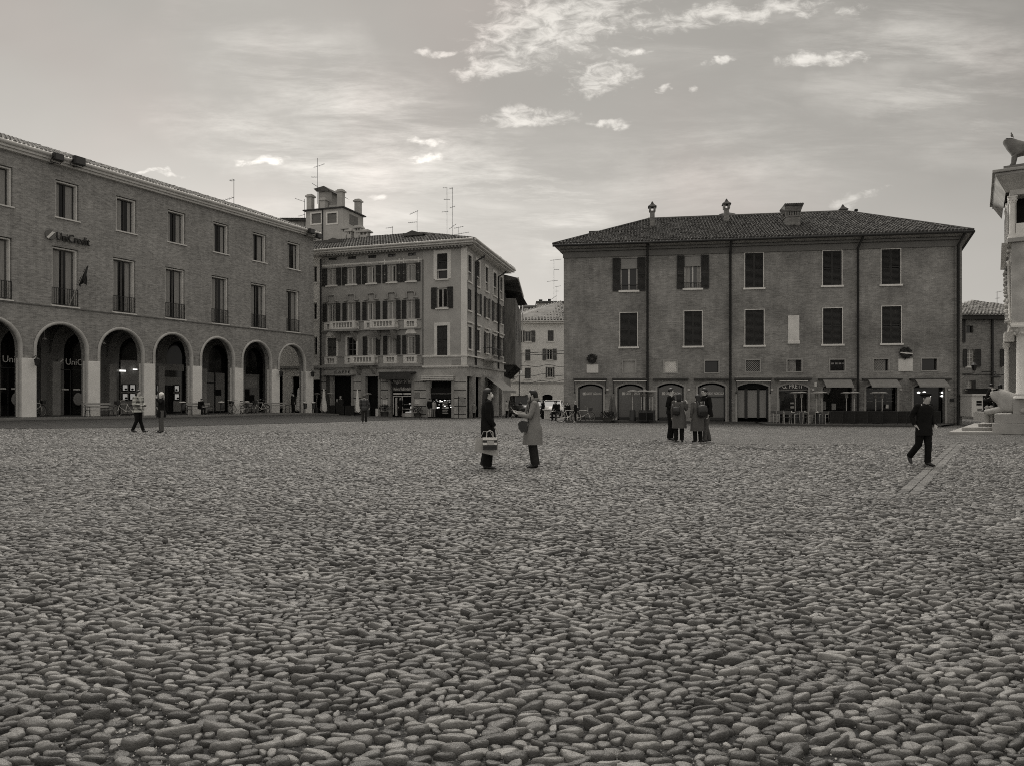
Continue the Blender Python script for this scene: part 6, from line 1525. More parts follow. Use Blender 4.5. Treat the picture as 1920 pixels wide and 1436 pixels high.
    if hat:
        k, hm = hat; f = MB(); c = sk + Vector((0, 0, .075))
        if k == 'beret': f.ell(tuple(c + Vector((.015, -.01, .0))), .125, .13, .05, 14, 6); f.lathe([(.094, 0), (.098, .04)], (sk.x, sk.y - .005, sk.z + .035), 14)
        elif k == 'cap': f.ell(tuple(sk + Vector((0, -.008, .045))), .102, .11, .085, 14, 8); f.box(sk.x - .07, sk.x + .07, sk.y + .07, sk.y + .17, sk.z + .045, sk.z + .058)
        else: f.ell(tuple(sk + Vector((0, -.008, .035))), .102, .108, .105, 14, 8)
        f.build('hat', hm, t)
    t['_s'] = s
    return t, J, s
def carried(name, label, cat, per, loc, build):     # a thing in the same local frame as a person, but standing on its own
    t, J, s = per; M = Matrix.Translation(t.location) @ Matrix.Rotation(t.rotation_euler.z, 4, 'Z') @ Matrix.Scale(s, 4)
    w = M @ Vector(loc); o = tag(empty(name, w, t.rotation_euler.z), label, cat); o.scale = (s, s, s); build(o); return o
H_ = math.pi / 2
# --- the pair in the middle
w1 = person('woman in a long black coat and white mask, carrying shopping bags', 914, 880, 728.5, -H_ + .15, dict(elR=(.24, -.02, 1.12), wrR=(.21, .12, .93), haR=(.21, .16, .86), elL=(-.23, -.03, 1.12), wrL=(-.21, .08, .92), haL=(-.21, .11, .84), knR=(.10, .03, .49), anR=(.10, -.04, .09)),
       coat=('coat', 'cloth_black', .40, .95), trousers=('cloth_black', 1.75), hair=('long', 'hair_dark'), mask=True)
def bag1(o):
    b = MB(); b.add([(-.02, -.25, .04), (-.02, .21, .0), (-.02, .19, -.36), (-.02, -.29, -.24), (.10, -.25, .04), (.10, .21, .0), (.10, .19, -.36), (.10, -.29, -.24)], [(0, 1, 2, 3), (7, 6, 5, 4), (0, 3, 7, 4), (1, 5, 6, 2), (3, 2, 6, 7)], False); b.build('bag_body', 'paper_bag', o, bevel=.006)
    b = MB(); b.tube([(.05, -.18, -.01), (.05, -.10, .16), (.05, .04, .16), (.05, .12, -.0)], .006, 5); b.build('bag_handle', 'paper_bag', o)
carried('shopping_bag', 'large flat paper shopping bag tilted beside the woman in the black coat', 'bag', w1, (.25, -.02, .66), bag1)
def bag2(o):
    for k in range(5): b = MB(); b.box(0, .09, -.14 + k * 0, .14, -.05 * (k + 1), -.05 * k - .002); b.build('bag_band', 'mask_white' if k % 2 == 0 and k < 4 else 'leather', o)
    b = MB(); b.box(.092, .10, -.06, .08, -.15, -.06); b.build('bag_plate', 'cloth_light', o)
    b = MB(); b.tube([(.05, -.07, .0), (.05, -.06, .11), (.05, 0, .15), (.05, .06, .11), (.05, .07, .0)], .010, 6); b.build('bag_handle', 'cloth_light', o)
carried('handbag', 'striped black and white handbag held against the paper shopping bag', 'handbag', w1, (.37, .0, .70), bag2)
w2 = person('woman in a knee length grey coat looking at a phone in raised hands', 1001, 877.5, 730, H_ + .05, dict(elR=(.23, .10, 1.12), wrR=(.12, .33, 1.20), haR=(.08, .42, 1.25), elL=(-.23, .10, 1.12), wrL=(-.12, .33, 1.17), haL=(-.06, .42, 1.21), jaw=(0, .055, 1.52), skull=(0, .035, 1.59), crown=(0, .01, 1.65), knR=(.10, .03, .49)),
       coat=('coat', 'cloth_coat', .52, 1.24), trousers=('cloth_dark', 1.35), hair=('bob', 'hair_dark'), scarf='cloth_mid')
def ph(o): b = MB(); b.box(-.036, .036, -.004, .006, -.075, .075); b.xf(Matrix.Rotation(-.6, 4, 'X')); b.build('case', 'cloth_light', o, bevel=.003); b = MB(); b.box(-.032, .032, -.007, -.005, -.07, .07); b.xf(Matrix.Rotation(-.6, 4, 'X')); b.build('screen', 'glass_dim', o)
carried('phone', 'phone held up in the hands of the woman in the grey coat', 'phone', w2, (.01, .46, 1.27), ph)
def hb(o): b = MB(); b.prism([(-.09, -.11), (.04, -.15), (.10, -.06), (.11, .05), (.04, .11), (-.08, .09)], -.04, .05); b.xf(Matrix.Rotation(R(90), 4, 'Z')); b.build('bag_body', 'leather', o, bevel=.02); b = MB(); b.tube([(0, -.1, .05), (-.0, -.12, .35), (-.05, -.16, .62)], .012, 6); b.build('strap', 'leather', o)
carried('shoulder_bag', 'dark shoulder bag hanging in front of the grey coated woman', 'handbag', w2, (-.14, .24, .93), hb)
# --- the group of four
g1 = person('man in dark jacket and sunglasses on the left of the group of four', 1258, 825.5, 727.5, -H_ - .5, dict(elR=(.25, -.05, 1.13), wrR=(.17, .14, 1.02), haR=(.1, .18, 1.0), elL=(-.25, -.05, 1.13), wrL=(-.17, .14, 1.02)), coat=('jacket', 'cloth_black', .86, 1.06), trousers=('cloth_black', 1.15), hair=('short', 'hair_dark'), glasses=True, group='friends talking in the square')
g2 = person('woman seen from behind in a grey coat with a small dark backpack', 1273, 829, 737.5, -.25, dict(elR=(.26, .02, 1.14), wrR=(.27, .10, 1.34), haR=(.25, .12, 1.42), knR=(.10, .02, .49)), coat=('coat', 'cloth_grey', .50, 1.18), trousers=('cloth_black', 1.0), hair=('bob', 'hair_dark'), group='friends talking in the square')
g3 = person('woman seen from behind in a long grey coat with a large black backpack', 1308, 829.5, 739.5, .2, dict(), coat=('coat', 'cloth_grey', .42, 1.15), trousers=('cloth_black', 1.05), hair=('long', 'hair_dark'), group='friends talking in the square')
g4 = person('dark haired man in black jacket and jeans leaning right of the group', 1323, 828.5, 728, H_ + .35, dict(pel=(0, -.06, .94), spine=(0, -.05, 1.13), chest=(0, 0, 1.33), neck=(0, .03, 1.46), jaw=(0, .07, 1.53), skull=(0, .05, 1.60), crown=(0, .04, 1.655), elR=(.27, -.12, 1.15), wrR=(.20, .03, .96), anR=(.08, -.20, .09), toR=(.1, -.06, .035), knR=(.09, -.08, .49), anL=(-.1, .10, .09), toL=(-.12, .25, .035), knL=(-.1, .07, .49)),
       coat=('coat', 'cloth_black', .80, 1.1), trousers=('cloth_grey', 1.0), hair=('short', 'hair_dark'), glasses=True, group='friends talking in the square')
def pack(big):
    def f(o):
        k = 1.3 if big else .9; b = MB(); b.ell((0, 0, 0), .14 * k, .085 * k, .17 * k, 14, 8, lambda d: 1 / max(abs(d[0]), abs(d[1]), abs(d[2])) ** .6); b.build('pack_body', 'leather', o)
        b = MB(); b.box(-.10 * k, .10 * k, -.115 * k, -.08 * k, -.12 * k, .0); b.build('pack_pocket', 'cloth_dark', o, bevel=.01)
        for sg in (-1, 1): b = MB(); b.tube([(sg * .1, .05, .12 * k), (sg * .13, .12, .26 * k), (sg * .12, .2, .22 * k)], .018, 6); b.build('strap', 'leather', o)
    return f
carried('backpack', 'small dark backpack slung low on the left woman of the group', 'backpack', g2, (-.08, -.24, 1.10), pack(False))
carried('backpack', 'large black backpack on the woman in the long coat', 'backpack', g3, (.06, -.26, 1.12), pack(True))
# --- man in uniform walking
m1 = person('man in dark uniform and cap striding across the square on the right', 1732, 873.5, 736, math.pi + .30, dict(pel=(0, .0, .93), chest=(0, .03, 1.32), neck=(0, .05, 1.44), jaw=(.0, .10, 1.515), skull=(.0, .075, 1.585), crown=(0, .06, 1.64), elR=(.24, -.12, 1.15), wrR=(.22, -.04, .96), haR=(.2, .0, .92), elL=(-.24, .0, 1.13), wrL=(-.20, .12, .96), haL=(-.17, .16, .92),
       knR=(.09, -.06, .50), anR=(.11, -.30, .22), toR=(.12, -.26, .06), knL=(-.07, .06, .49), anL=(-.06, .05, .09), toL=(-.06, .20, .035)), coat=('jacket', 'cloth_black', .72, 1.0), trousers=('cloth_black', 1.05), hair=('short', 'hair_dark'), hat=('beret', 'cloth_black'))
# --- the pair on the left
l1 = person('person in a bulky checked jacket and black leggings, turned to the right', 259, 810, 731.5, -H_ - .2, dict(elR=(.27, .0, 1.13), wrR=(.16, .20, 1.08), haR=(.08, .26, 1.1), elL=(-.27, .0, 1.13), wrL=(-.15, .2, 1.08), haL=(-.07, .26, 1.1), anR=(.10, -.18, .09), toR=(.12, -.02, .035), anL=(-.1, .16, .09), toL=(-.12, .3, .035)),
       coat=('puffer', 'cloth_plaid', .82, 1.3), trousers=('cloth_black', .9), hair=('bob', 'hair_dark'), group='pair talking in front of the arcade')
l2 = person('older person in a pale hat and dark coat raising one arm', 303, 810.5, 736.5, H_ + .55, dict(elR=(.24, .08, 1.15), wrR=(.20, .16, 1.10), elL=(-.30, .10, 1.26), wrL=(-.22, .22, 1.46), haL=(-.2, .24, 1.54), hiR=(.12, 0, .9), hiL=(-.12, 0, .9), anR=(.20, .0, .09), toR=(.3, .12, .035), knR=(.17, .02, .49), anL=(-.20, 0, .09), toL=(-.3, .12, .035), knL=(-.17, .02, .49)),
       coat=('coat', 'cloth_black', .66, 1.15), trousers=('cloth_grey', 1.15), hair=('bob', 'hair_fair'), hat=('beanie', 'mask_white'), shoes='leather', group='pair talking in front of the arcade')
def sb(o): b = MB(); b.ell((0, 0, 0), .10, .17, .17, 12, 8); b.build('bag_body', 'leather', o); b = MB(); b.tube([(0, -.1, .1), (0, -.02, .5), (0, .08, .1)], .012, 6); b.build('strap', 'leather', o)
carried('shoulder_bag', 'big slack black bag on the arm of the person in the pale hat', 'handbag', l2, (.34, .0, .80), sb)
# --- walking away
person('person in a quilted dark jacket walking away towards the corner palazzo', 683, 792, 740.5, .12, dict(elR=(.28, -.05, 1.14), wrR=(.30, .04, .95), haR=(.29, .06, .88), anR=(.09, .12, .09), toR=(.1, .27, .035), knR=(.1, .10, .49), anL=(-.08, -.14, .11), toL=(-.09, .0, .035)), coat=('puffer', 'cloth_puffer', .78, 1.2), trousers=('cloth_dark', 1.1), hair=('short', 'hair_dark'), hat=('beanie', 'cloth_grey'))
# --- small figures near the fronts
SITP = dict(pel=(0, 0, .52), spine=(0, .03, .72), chest=(0, .10, .93), neck=(0, .17, 1.04), jaw=(0, .25, 1.08), skull=(0, .23, 1.15), crown=(0, .20, 1.21), shR=(.175, .12, .98), shL=(-.175, .12, .98), elR=(.22, .20, .72), elL=(-.22, .20, .72), wrR=(.10, .42, .62), wrL=(-.10, .42, .62), haR=(.06, .48, .60), haL=(-.06, .48, .60),
            hiR=(.09, .02, .50), hiL=(-.09, .02, .50), knR=(.12, .46, .50), knL=(-.12, .46, .50), anR=(.12, .42, .09), anL=(-.12, .42, .09), toR=(.13, .57, .035), toL=(-.13, .57, .035))
def small(label, px, pf, pt, face, **k):
    k.setdefault('coat', ('coat', 'cloth_dark', .6, 1.05)); return person(label, px, pf, pt, face, **k)
small('hunched person in dark clothes sitting on the bench under the fifth arch', 375, 781, 751, -H_ - .6, pos=on(LF, 375, 1.0, .12), pose=SITP, coat=('jacket', 'cloth_black', .50, 1.15), sit=True, hscale=1.26)
small('person with a rucksack standing at the corner shop window', 805.5, 783.5, 747.5, -.6, pos=on(CF, 805.5, .9), coat=('jacket', 'cloth_black', .82, 1.05), trousers=('cloth_light', 1.0))
small('person leaning in the lit corner shop beside the one with the rucksack', 813, 783.2, 750, .5, pos=on(CF, 813, .7), coat=('jacket', 'cloth_light', .82, 1.05), trousers=('cloth_mid', 1.0))
small('dark figure stepping out of the cosmetics shop door', 750, 782.3, 745.5, -2.4, pos=on(CF, 750, .5), coat=('coat', 'cloth_black', .5, 1.0))
small('woman in a grey coat standing in the side doorway of the corner palazzo', 889, 782.5, 754, 2.6, pos=on(SF, 889, .5), coat=('coat', 'cloth_coat', .6, 1.0))
small('person in a light jacket walking just right of the black coated woman', 950, 783.5, 750, -1.2, coat=('jacket', 'cloth_light', .72, 1.15), trousers=('cloth_black', 1.0))
small('dark dressed person beside the parked cars in the side street', 976, 781.5, 751, .6, coat=('jacket', 'cloth_black', .8, 1.1))
small('person behind the grey coated woman near the parked cars', 1018, 785, 750, 2.0, coat=('coat', 'cloth_black', .6, 1.1))
small('bulky person in black sitting left of the bicycles by the palace corner', 1045, 788.0, 751.5, 2.6, pose=SITP, coat=('jacket', 'cloth_black', .45, 1.5), sit=True, hscale=1.22)
c1 = small('woman with long dark hair standing over a bicycle at the palace corner', 1064, 790.5, 753.5, 2.9, coat=('jacket', 'cloth_black', .8, 1.1), hair=('long', 'hair_dark'))
small('man with pale hair in dark clothes beside the last bicycle', 1079, 791.5, 752, 1.4, coat=('jacket', 'cloth_black', .75, 1.1), hair=('short', 'hair_fair'), shoes='mask_white')
small('helmeted rider in black behind the last arcade pillar', 550, 780.5, 743.5, 2.6, pos=on(LF, 550, .9, .12), coat=('jacket', 'cloth_black', .7, 1.25), hat=('beanie', 'cloth_black'))
small('pale headed person at the dark cafe entrance tables', 638.5, 782.0, 745.5, 2.9, pos=on(CF, 638.5, .8), coat=('jacket', 'cloth_dark', .7, 1.1), hair=('short', 'hair_fair'))
small('woman with fair hair crouching beside the terrace heater at the cafe', 632, 782.5, 752, 2.9, pos=on(CF, 632, 1.0), coat=('coat', 'cloth_dark', .6, 1.1), hair=('bob', 'hair_fair'))
# ================================================================ CATHEDRAL PORCH, STEPS, LIONS
PO = Fac(1866, 30.0, 2104, 27.9)
po = PO.root('cathedral_porch', 'pale carved stone porch with columns and a flat roof slab behind the steps', 'porch')
zs_ = PO.z(1866, 331, 0); IN = .62
def pb(name, u0, u1, d0, d1, z0, z1, m='stone_mid', bev=0.0, par=None):
    b = MB(); b.box(u0, u1, d0, d1, z0, z1); return b.build(name, m, par or po, bevel=bev)
def pz(px, py, dep=IN): return PO.z(px, py, dep)
def puu(px, dep=IN): return PO.u(px, dep)
pb('roof_slab', .0, 6, 0, 6.2, zs_, zs_ + .12, 'stone_mid', .02); pb('roof_slab', -.10, 6, -.10, 6.3, zs_ + .125, zs_ + .24, 'stone_mid', .02)
b = MB(); b.add([(0.02, .02, zs_ - .002), (6, .02, zs_ - .002), (6, IN + .1, zs_ - .55), (IN + .1 - .35, IN + .1, zs_ - .55), (.02, 6, zs_ - .002), (IN - .25, 6, zs_ - .55)], [(0, 1, 2, 3), (0, 3, 5, 4)], False); b.build('sloping_soffit', 'stone_old', po)
uw = puu(1893)                                   # left face of the front wall plane
zl0, zl1 = pz(1900, 455), pz(1900, 447)
pb('upper_wall', uw, 6, IN + .02, 5.8, pz(1900, 366), zs_ - .02, 'stone_old')
pb('upper_wall', puu(1891), puu(1907), IN + .4, 5.8, zl1, pz(1900, 366) - .003, 'stone_mid')
pb('loggia_room', puu(1907), 6, IN + .9, 5.8, pz(1910, 418), pz(1900, 366) - .003, 'black'); pb('loggia_parapet', puu(1905), 6, IN + .1, IN + .4, zl1, pz(1910, 418), 'trim_light')
def column(u, d, z0, z1, r, cap=.35, name='column', m='stone_light'):
    b = MB(); b.lathe([(r * 1.5, 0), (r * 1.5, .08), (r * 1.2, .12), (r * 1.3, .17), (r, .24), (r * .94, (z1 - z0) - cap)], (u, d, z0), 16); o = b.build(name, m, po)
    h = z1 - z0 - cap; b = MB(); b.lathe([(r * .96, h), (r * 1.05, h + .03), (r * .95, h + .06), (r * 1.25, h + cap * .45), (r * 1.15, h + cap * .5), (r * 1.6, h + cap * .82)], (u, d, z0), 14)
    for k in range(8): a = k * math.pi / 4; b.ell((u + r * 1.32 * math.cos(a), d + r * 1.32 * math.sin(a), z0 + h + cap * .55), r * .22, r * .22, cap * .16, 6, 4); b.ell((u + r * 1.15 * math.cos(a + .4), d + r * 1.15 * math.sin(a + .4), z0 + h + cap * .28), r * .2, r * .2, cap * .15, 6, 4)
    b.box(u - r * 1.5, u + r * 1.5, d - r * 1.5, d + r * 1.5, z1 - cap * .17, z1); b.build('capital', m, o)
column(puu(1898.5), IN + .18, zl1, pz(1900, 367), .115, .34, 'loggia_column')
column(puu(1898.5) - .05, IN + 1.5, zl1 - .3, pz(1900, 367), .10, .3, 'loggia_column'); column(puu(1898.5) - .05, IN + 2.8, zl1 - .3, pz(1900, 367), .10, .3, 'loggia_column')
pb('ledge', puu(1889), 6, IN - .12, 5.6, zl0, zl1, 'stone_mid', .02)
b = MB(); uu = puu(1889); b.add([(uu - .02, IN, zl0), (uu - .02, IN + 1.7, zl0 - .85), (uu - .02, IN + 1.7, zl0 - 1.0), (uu - .02, IN, zl0 - .15), (uu - .2, IN, zl0 + .02), (uu - .2, IN + 1.7, zl0 - .83)], [(0, 1, 2, 3), (4, 5, 1, 0)], False); b.build('raking_moulding', 'stone_light', po)
zc1 = pz(1905, 611); pb('wall', puu(1897), 6, IN + .06, 5.5, zc1 + .12, zl0 - .003, 'stone_old'); pb('ledge', puu(1895), 6, IN - .02, 5.5, zc1, zc1 + .115, 'trim_light', .01)
# leafy arch on the side face
b = MB(); n = 16
for k in range(26):
    f = k / 25; z = zc1 + .2 + (zl0 - zc1 - .8) * f; d = IN + .5 + 1.2 * math.sin(f * 1.4); 
    for q in range(3): b.ell((puu(1893) - .06 + random.uniform(-.05, .05), d + random.uniform(-.12, .12), z + random.uniform(-.05, .05)), .09, .10, .08, 6, 4)
b.build('leaf_carving', 'stone_old', po)
b = MB()
for dd in (.35, .75): b.tube([(puu(1895) - .02, IN + dd + 1.2 * math.sin(f / 12 * 1.4), zc1 + .1 + (zl0 - zc1 - .6) * f / 12) for f in range(13)], .06, 6)
b.build('arch_moulding', 'stone_light', po)
zb1 = pz(1905, 747); column(puu(1926), IN + .45, zb1, zc1, .36, .42); column(puu(1893), IN + 2.6, zb1 + .2, zc1 - .55, .11, .3); column(puu(1893) + .55, IN + 3.6, zb1 + .2, zc1 - .4, .12, .3)
pb('dark_recess', puu(1898), 6, IN + 2.4, 5.5, zb1, zc1 - .01, 'plaster_inside'); pb('impost', puu(1886), puu(1906), IN + 1.9, IN + 3.2, zc1 - .52, zc1 - .10, 'stone_light', .02)
zpl = gzf(21, 30); 
pb('pedestal', puu(1861), 6, IN - .15, 4.6, zpl, PO.z(1890, 793, IN), 'stone_mid', .02); pb('pedestal', puu(1863) + .06, 6, IN - .02, 4.4, PO.z(1890, 793, IN) + .003, PO.z(1890, 776, IN), 'stone_mid', .02)
pb('column_base', puu(1905) - .1, 6, IN + .1, 4.2, PO.z(1890, 776, IN) + .003, zb1, 'stone_mid', .02)
# stone lion on the slab
def statue(name, label, loc, rz, N, E, m, extra=None, cat='statue'):
    N = [(p, (r[0] * 1.22, r[1] * 1.22) if isinstance(r, tuple) else r * 1.22) for p, r in N]
    t = tag(empty(name, loc, rz), label, cat); skin_mesh(N, E, 'lion_body', m, t, 2)
    if extra: extra(t)
    return t
mat('stone_statue', 0.17, 0.85, 0.2, 0.3, 3, 0.4, 20); mat('stone_lion', 0.36, 0.8, 0.25, 0.25, 2.5, 0.4, 18)
zt_ = zs_ + .24; lp = PO.w(.62, .42, zt_ + .12); ls = (331 - 318) * 0 + 1.18
LN = [((1.0, 0, .80), .25), ((.5, 0, .84), .25), ((.08, 0, .98), .29), ((-.10, 0, 1.18), .23), ((-.22, 0, 1.30), (.19, .20)), ((-.40, 0, 1.21), .12), ((.05, .15, .55), .10), ((-.01, .15, .12), .075), ((-.12, .15, .05), .065),
      ((.05, -.15, .55), .10), ((-.01, -.15, .12), .075), ((-.12, -.15, .05), .065), ((1.05, .15, .45), .12), ((1.12, .15, .08), .08), ((1.05, -.15, .45), .12), ((1.12, -.15, .08), .08), ((1.28, 0, .62), .05), ((1.34, 0, .3), .04), ((-.22, .14, 1.46), .05), ((-.22, -.14, 1.46), .05), ((-.14, 0, .86), .15)]
LE = [(0, 1), (1, 2), (2, 3), (3, 4), (4, 5), (2, 6), (6, 7), (7, 8), (2, 9), (9, 10), (10, 11), (0, 12), (12, 13), (0, 14), (14, 15), (0, 16), (16, 17), (4, 18), (4, 19), (2, 20)]
def bird(t):
    pass
st = statue('lion_statue', 'dark stone lion standing in profile on top of the porch roof', lp, PO.rz - .08, LN, LE, 'stone_statue')
st.scale = (.9, .9, .80)
b = MB(); b.box(-.35, 1.5, -.32, .32, -.16, .04); b.build('plinth', 'stone_statue', st)
o = tag(empty('pigeon', Vector((lp.x - .06, lp.y, lp.z + 1.24))), 'tiny pigeon perched on the head of the upper lion', 'bird'); b = MB(); b.ell((0, 0, .05), .05, .04, .07, 8, 6); b.ell((-.02, 0, .14), .025, .025, .03, 6, 5); b.tube([(.02, 0, .04), (.07, 0, -.04)], [.03, .012], 6); b.tube([(-.04, 0, .14), (-.065, 0, .135)], .007, 4); b.build('body', 'stone_statue', o)
# crouching lion beside the steps
cz = PO.z(1890, 776, IN); cp = PO.w(puu(1866), IN + .55, cz)
CN = [((1.35, 0, .30), .26), ((.85, 0, .42), .29), ((.42, 0, .58), .31), ((.18, 0, .74), .27), ((.02, 0, .80), (.21, .22)), ((-.16, 0, .72), .12), ((.25, .22, .20), .13), ((-.15, .22, .10), .10), ((-.38, .22, .07), .08), ((.25, -.22, .20), .13), ((-.15, -.22, .10), .10), ((-.38, -.22, .07), .08),
      ((1.2, .28, .20), .18), ((.85, .30, .10), .09), ((1.2, -.28, .20), .18), ((.85, -.30, .10), .09), ((-.02, .16, .96), .05), ((-.02, -.16, .96), .05)]
CE = [(0, 1), (1, 2), (2, 3), (3, 4), (4, 5), (2, 6), (6, 7), (7, 8), (2, 9), (9, 10), (10, 11), (0, 12), (12, 13), (0, 14), (14, 15), (4, 16), (4, 17)]
statue('lion_statue', 'worn pale stone lion crouching on a pedestal above the church steps', cp, PO.rz - .1, CN, CE, 'stone_lion')
# steps
def step(px, pyb, pyt, Yb, name='step'):
    a = gp(px, pyb) if Yb is None else pp(px, pyb, Yb); zt = CH - (pyt - HY) / F * a.y
    z0_ = gzf(a.x, a.y) - .3; Dd = 5.0; b = MB(); q = [(a.x, a.y), (a.x + 12, a.y), (a.x + 12 + Dd * .72, a.y + Dd), (a.x + Dd * .72, a.y + Dd)]; b.add([(x, y, z0_) for x, y in q] + [(x, y, zt) for x, y in q], [(4, 5, 6, 7), (0, 1, 5, 4), (1, 2, 6, 5), (2, 3, 7, 6), (3, 0, 4, 7)], False); return b, a, zt
st_ = tag(empty('church_steps', (0, 0, 0)), 'three long worn stone steps leading up to the cathedral porch', 'steps')
for i, (px, yb, yt) in enumerate(((1778, 813.5, 808.8), (1803, 806.5, 800.5), (1834, 799, 793.5))):
    b, a, zt = step(px, yb, yt, 30.3 + i * .75); b.build('step', 'stone_mid', st_, bevel=.02)
for k, (px, w_) in enumerate(((1851, .10), (1858.5, .11))):
    a = pp(px, 788, 31.6); t = tag(empty('stone_post', a), ('slim' if k == 0 else 'thicker') + ' rounded stone post beside the lion pedestal, ' + ('farther left' if k == 0 else 'nearer to the lion'), 'post')
    b = MB(); b.lathe([(w_, -.1), (w_, .35), (w_ * 1.25, .40), (w_ * .7, .46), (w_ * 1.05, .56), (w_ * .3, .64)], (0, 0, 0), 10); b.build('post_body', 'stone_mid', t)
small('person sitting left of the pair behind the crouching lion', 1866, 772, 719, .2, pose=SITP, coat=('jacket', 'cloth_dark', .50, 1.1), sit=True, hscale=1.26, Y=33.6)
small('long haired person sitting right behind the crouching lion', 1877, 772, 720, -.4, pose=SITP, coat=('jacket', 'cloth_dark', .50, 1.1), sit=True, hscale=1.26, Y=33.8, hair=('bob', 'hair_dark'))
b = MB(); a = pp(1872, 772, 33.9); b.box(a.x - .7, a.x + .8, 33.7, 34.6, a.z - .4, a.z + .0); b.build('seat_ledge', 'stone_mid', st_)
# white kiosk
a = pp(1822, 778, 50); c = pp(1843, 741, 50); t = tag(empty('kiosk', a), 'white rectangular kiosk with dark vents behind the stone steps', 'kiosk'); w_ = c.x - a.x; h_ = c.z - a.z
b = MB(); b.box(0, w_, 0, 1.8, -.1, h_); b.build('cabinet', 'white_sign', t, bevel=.02)
b = MB(); b.box(-.05, w_ + 1.1, -.15, 2.0, h_ + .003, h_ + .10); b.build('roof_slab', 'white_sign', t)
for (f0, f1, z0, z1) in ((.42, .88, .62, .74), (.42, .88, .70 - .2, .60), (.5, .9, .30, .34), (.5, .9, .22, .26)): b = MB(); b.box(w_ * f0, w_ * f1, -.02, -.003, h_ * z0, h_ * z1); b.build('vent', 'black', t)
# ================================================================ STREET FURNITURE
def bench(px, pyb, label, length=1.9, back=True, fac=LF, Y=None):
    p = on(LF, px, 1.0, .12); t = tag(empty('bench', p, fac.rz), label, 'bench', 'benches along the arcade'); h = length / 2
    b = MB()
    for z, y in ((.44, -.16), (.44, .0), (.44, .16)): b.box(-h, h, y - .065, y + .065, z - .03, z)
    b.build('seat', 'stone_mid', t)
    b = MB()
    for z in (.62, .80): b.box(-h, h, .24, .275, z - .06, z + .06)
    b.build('backrest', 'stone_mid', t)
    for x in (-h + .12, h - .12):
        b = MB(); b.tube([(x, -.24, 0), (x, -.20, .40), (x, .22, .40), (x, .30, .86)], .03, 6); b.tube([(x, .22, .40), (x, .28, 0)], .03, 6); b.tube([(x, -.22, .40), (x, -.22, .62), (x, .25, .64)], .025, 6); b.build('leg', 'iron', t)
bench(187, 782.5, 'pale slatted bench in front of the third arcade pier'); bench(376, 781.0, 'bench under the fifth arch on which someone sits', 2.2); bench(466, 779.5, 'short bench in front of the notice board in the sixth arch', 1.4); bench(521, 779.0, 'long bench across the last but one pier of the arcade', 2.6)
def stand(px, pyb, label):
    p = on(LF, px, 1.1, .12); t = tag(empty('litter_bin', p, LF.rz), label, 'litter bin', 'white topped bins along the arcade')
    b = MB(); b.tube([(0, 0, 0), (0, 0, .95)], .035, 8); b.build('post', 'iron', t); b = MB(); b.lathe([(.12, .35), (.17, .82), (.16, .82), (.11, .37)], (.16, 0, 0), 12, False); b.build('basket', 'iron', t)
    b = MB(); b.ell((.1, 0, .92), .26, .2, .06, 12, 6); b.build('lid', 'white_sign', t)
for px, py, l in ((340, 780.5, 'white topped bin left of the bench with the seated person'), (413, 780, 'white topped bin between the fifth arch and its bicycles'), (461, 779.5, 'white topped bin beside the notice board'), (570, 778.5, 'white topped bin left of the end pier'), (586, 778.5, 'white topped bin right of the end pier')): stand(px, py, l)
def bicycle(p, rz, label, s=1.0, kid=False):
    t = tag(empty('bicycle', p, rz), label, 'bicycle', 'bicycles parked in the square'); t.scale = (s, s, s); Rw = .34
    for x in (-.52, .52):
        b = MB(); b.tube([(x + Rw * math.cos(k * math.pi / 12), 0, Rw + Rw * math.sin(k * math.pi / 12)) for k in range(25)], .022, 6, False); o = b.build('wheel', 'iron', t)
        b = MB()
        for k in range(10): a = k * math.pi / 5; b.tube([(x, 0, Rw), (x + (Rw - .02) * math.cos(a), 0, Rw + (Rw - .02) * math.sin(a))], .004, 3)
        b.tube([(x, -.05, Rw), (x, .05, Rw)], .025, 6); b.tube([(x + (Rw - .03) * math.cos(k * math.pi / 12), 0, Rw + (Rw - .03) * math.sin(k * math.pi / 12)) for k in range(25)], .008, 4, False); b.build('spokes', 'chrome', o)
    b = MB(); bb = (-.05, 0, .30); st2 = (-.20, 0, .78); hd = (.36, 0, .78); hd2 = (.40, 0, .62)
    for a, c in ((bb, st2), (bb, hd2), (st2, hd), ((-.52, 0, .34), bb), ((-.52, 0, .34), (-.18, 0, .70)), (hd, (.52, 0, .34))): b.tube([a, c], .018, 6)
    b.build('frame', 'gutter', t)
    b = MB(); b.tube([(.36, 0, .78), (.33, 0, .98)], .016, 6); b.tube([(.20, -.27, 1.0), (.33, -.16, 1.0), (.35, 0, .98), (.33, .16, 1.0), (.20, .27, 1.0)], .014, 6); b.build('handlebar', 'chrome', t)
    b = MB(); b.tube([st2, (-.23, 0, .92)], .014, 6); b.ell((-.24, 0, .94), .13, .08, .035, 10, 5); b.build('saddle', 'leather', t)
    b = MB(); b.box(-.80, -.40, -.07, .07, .70, .72); b.tube([(-.52, .03, .34), (-.66, .03, .70)], .008, 4); b.build('rack', 'iron', t)
    b = MB(); b.tube([(-.05, -.10, .22), (-.05, .10, .38)], .012, 5); b.box(-.11, .01, -.15, -.08, .2, .23); b.box(-.11, .01, .08, .15, .37, .40); b.lathe([(.09, -.01), (.09, .01)], (-.05, .05, .30), 12); b.build('cranks', 'chrome', t)
    b = MB(); b.add([(.42, -.13, .72), (.66, -.13, .74), (.66, .13, .74), (.42, .13, .72), (.46, -.10, .92 - .0), (.70, -.12, .95), (.70, .12, .95), (.44, .12, .92)], [(0, 1, 2, 3), (0, 1, 5, 4), (1, 2, 6, 5), (2, 3, 7, 6), (3, 0, 4, 7)], False); b.build('basket', 'iron', t)
    return t
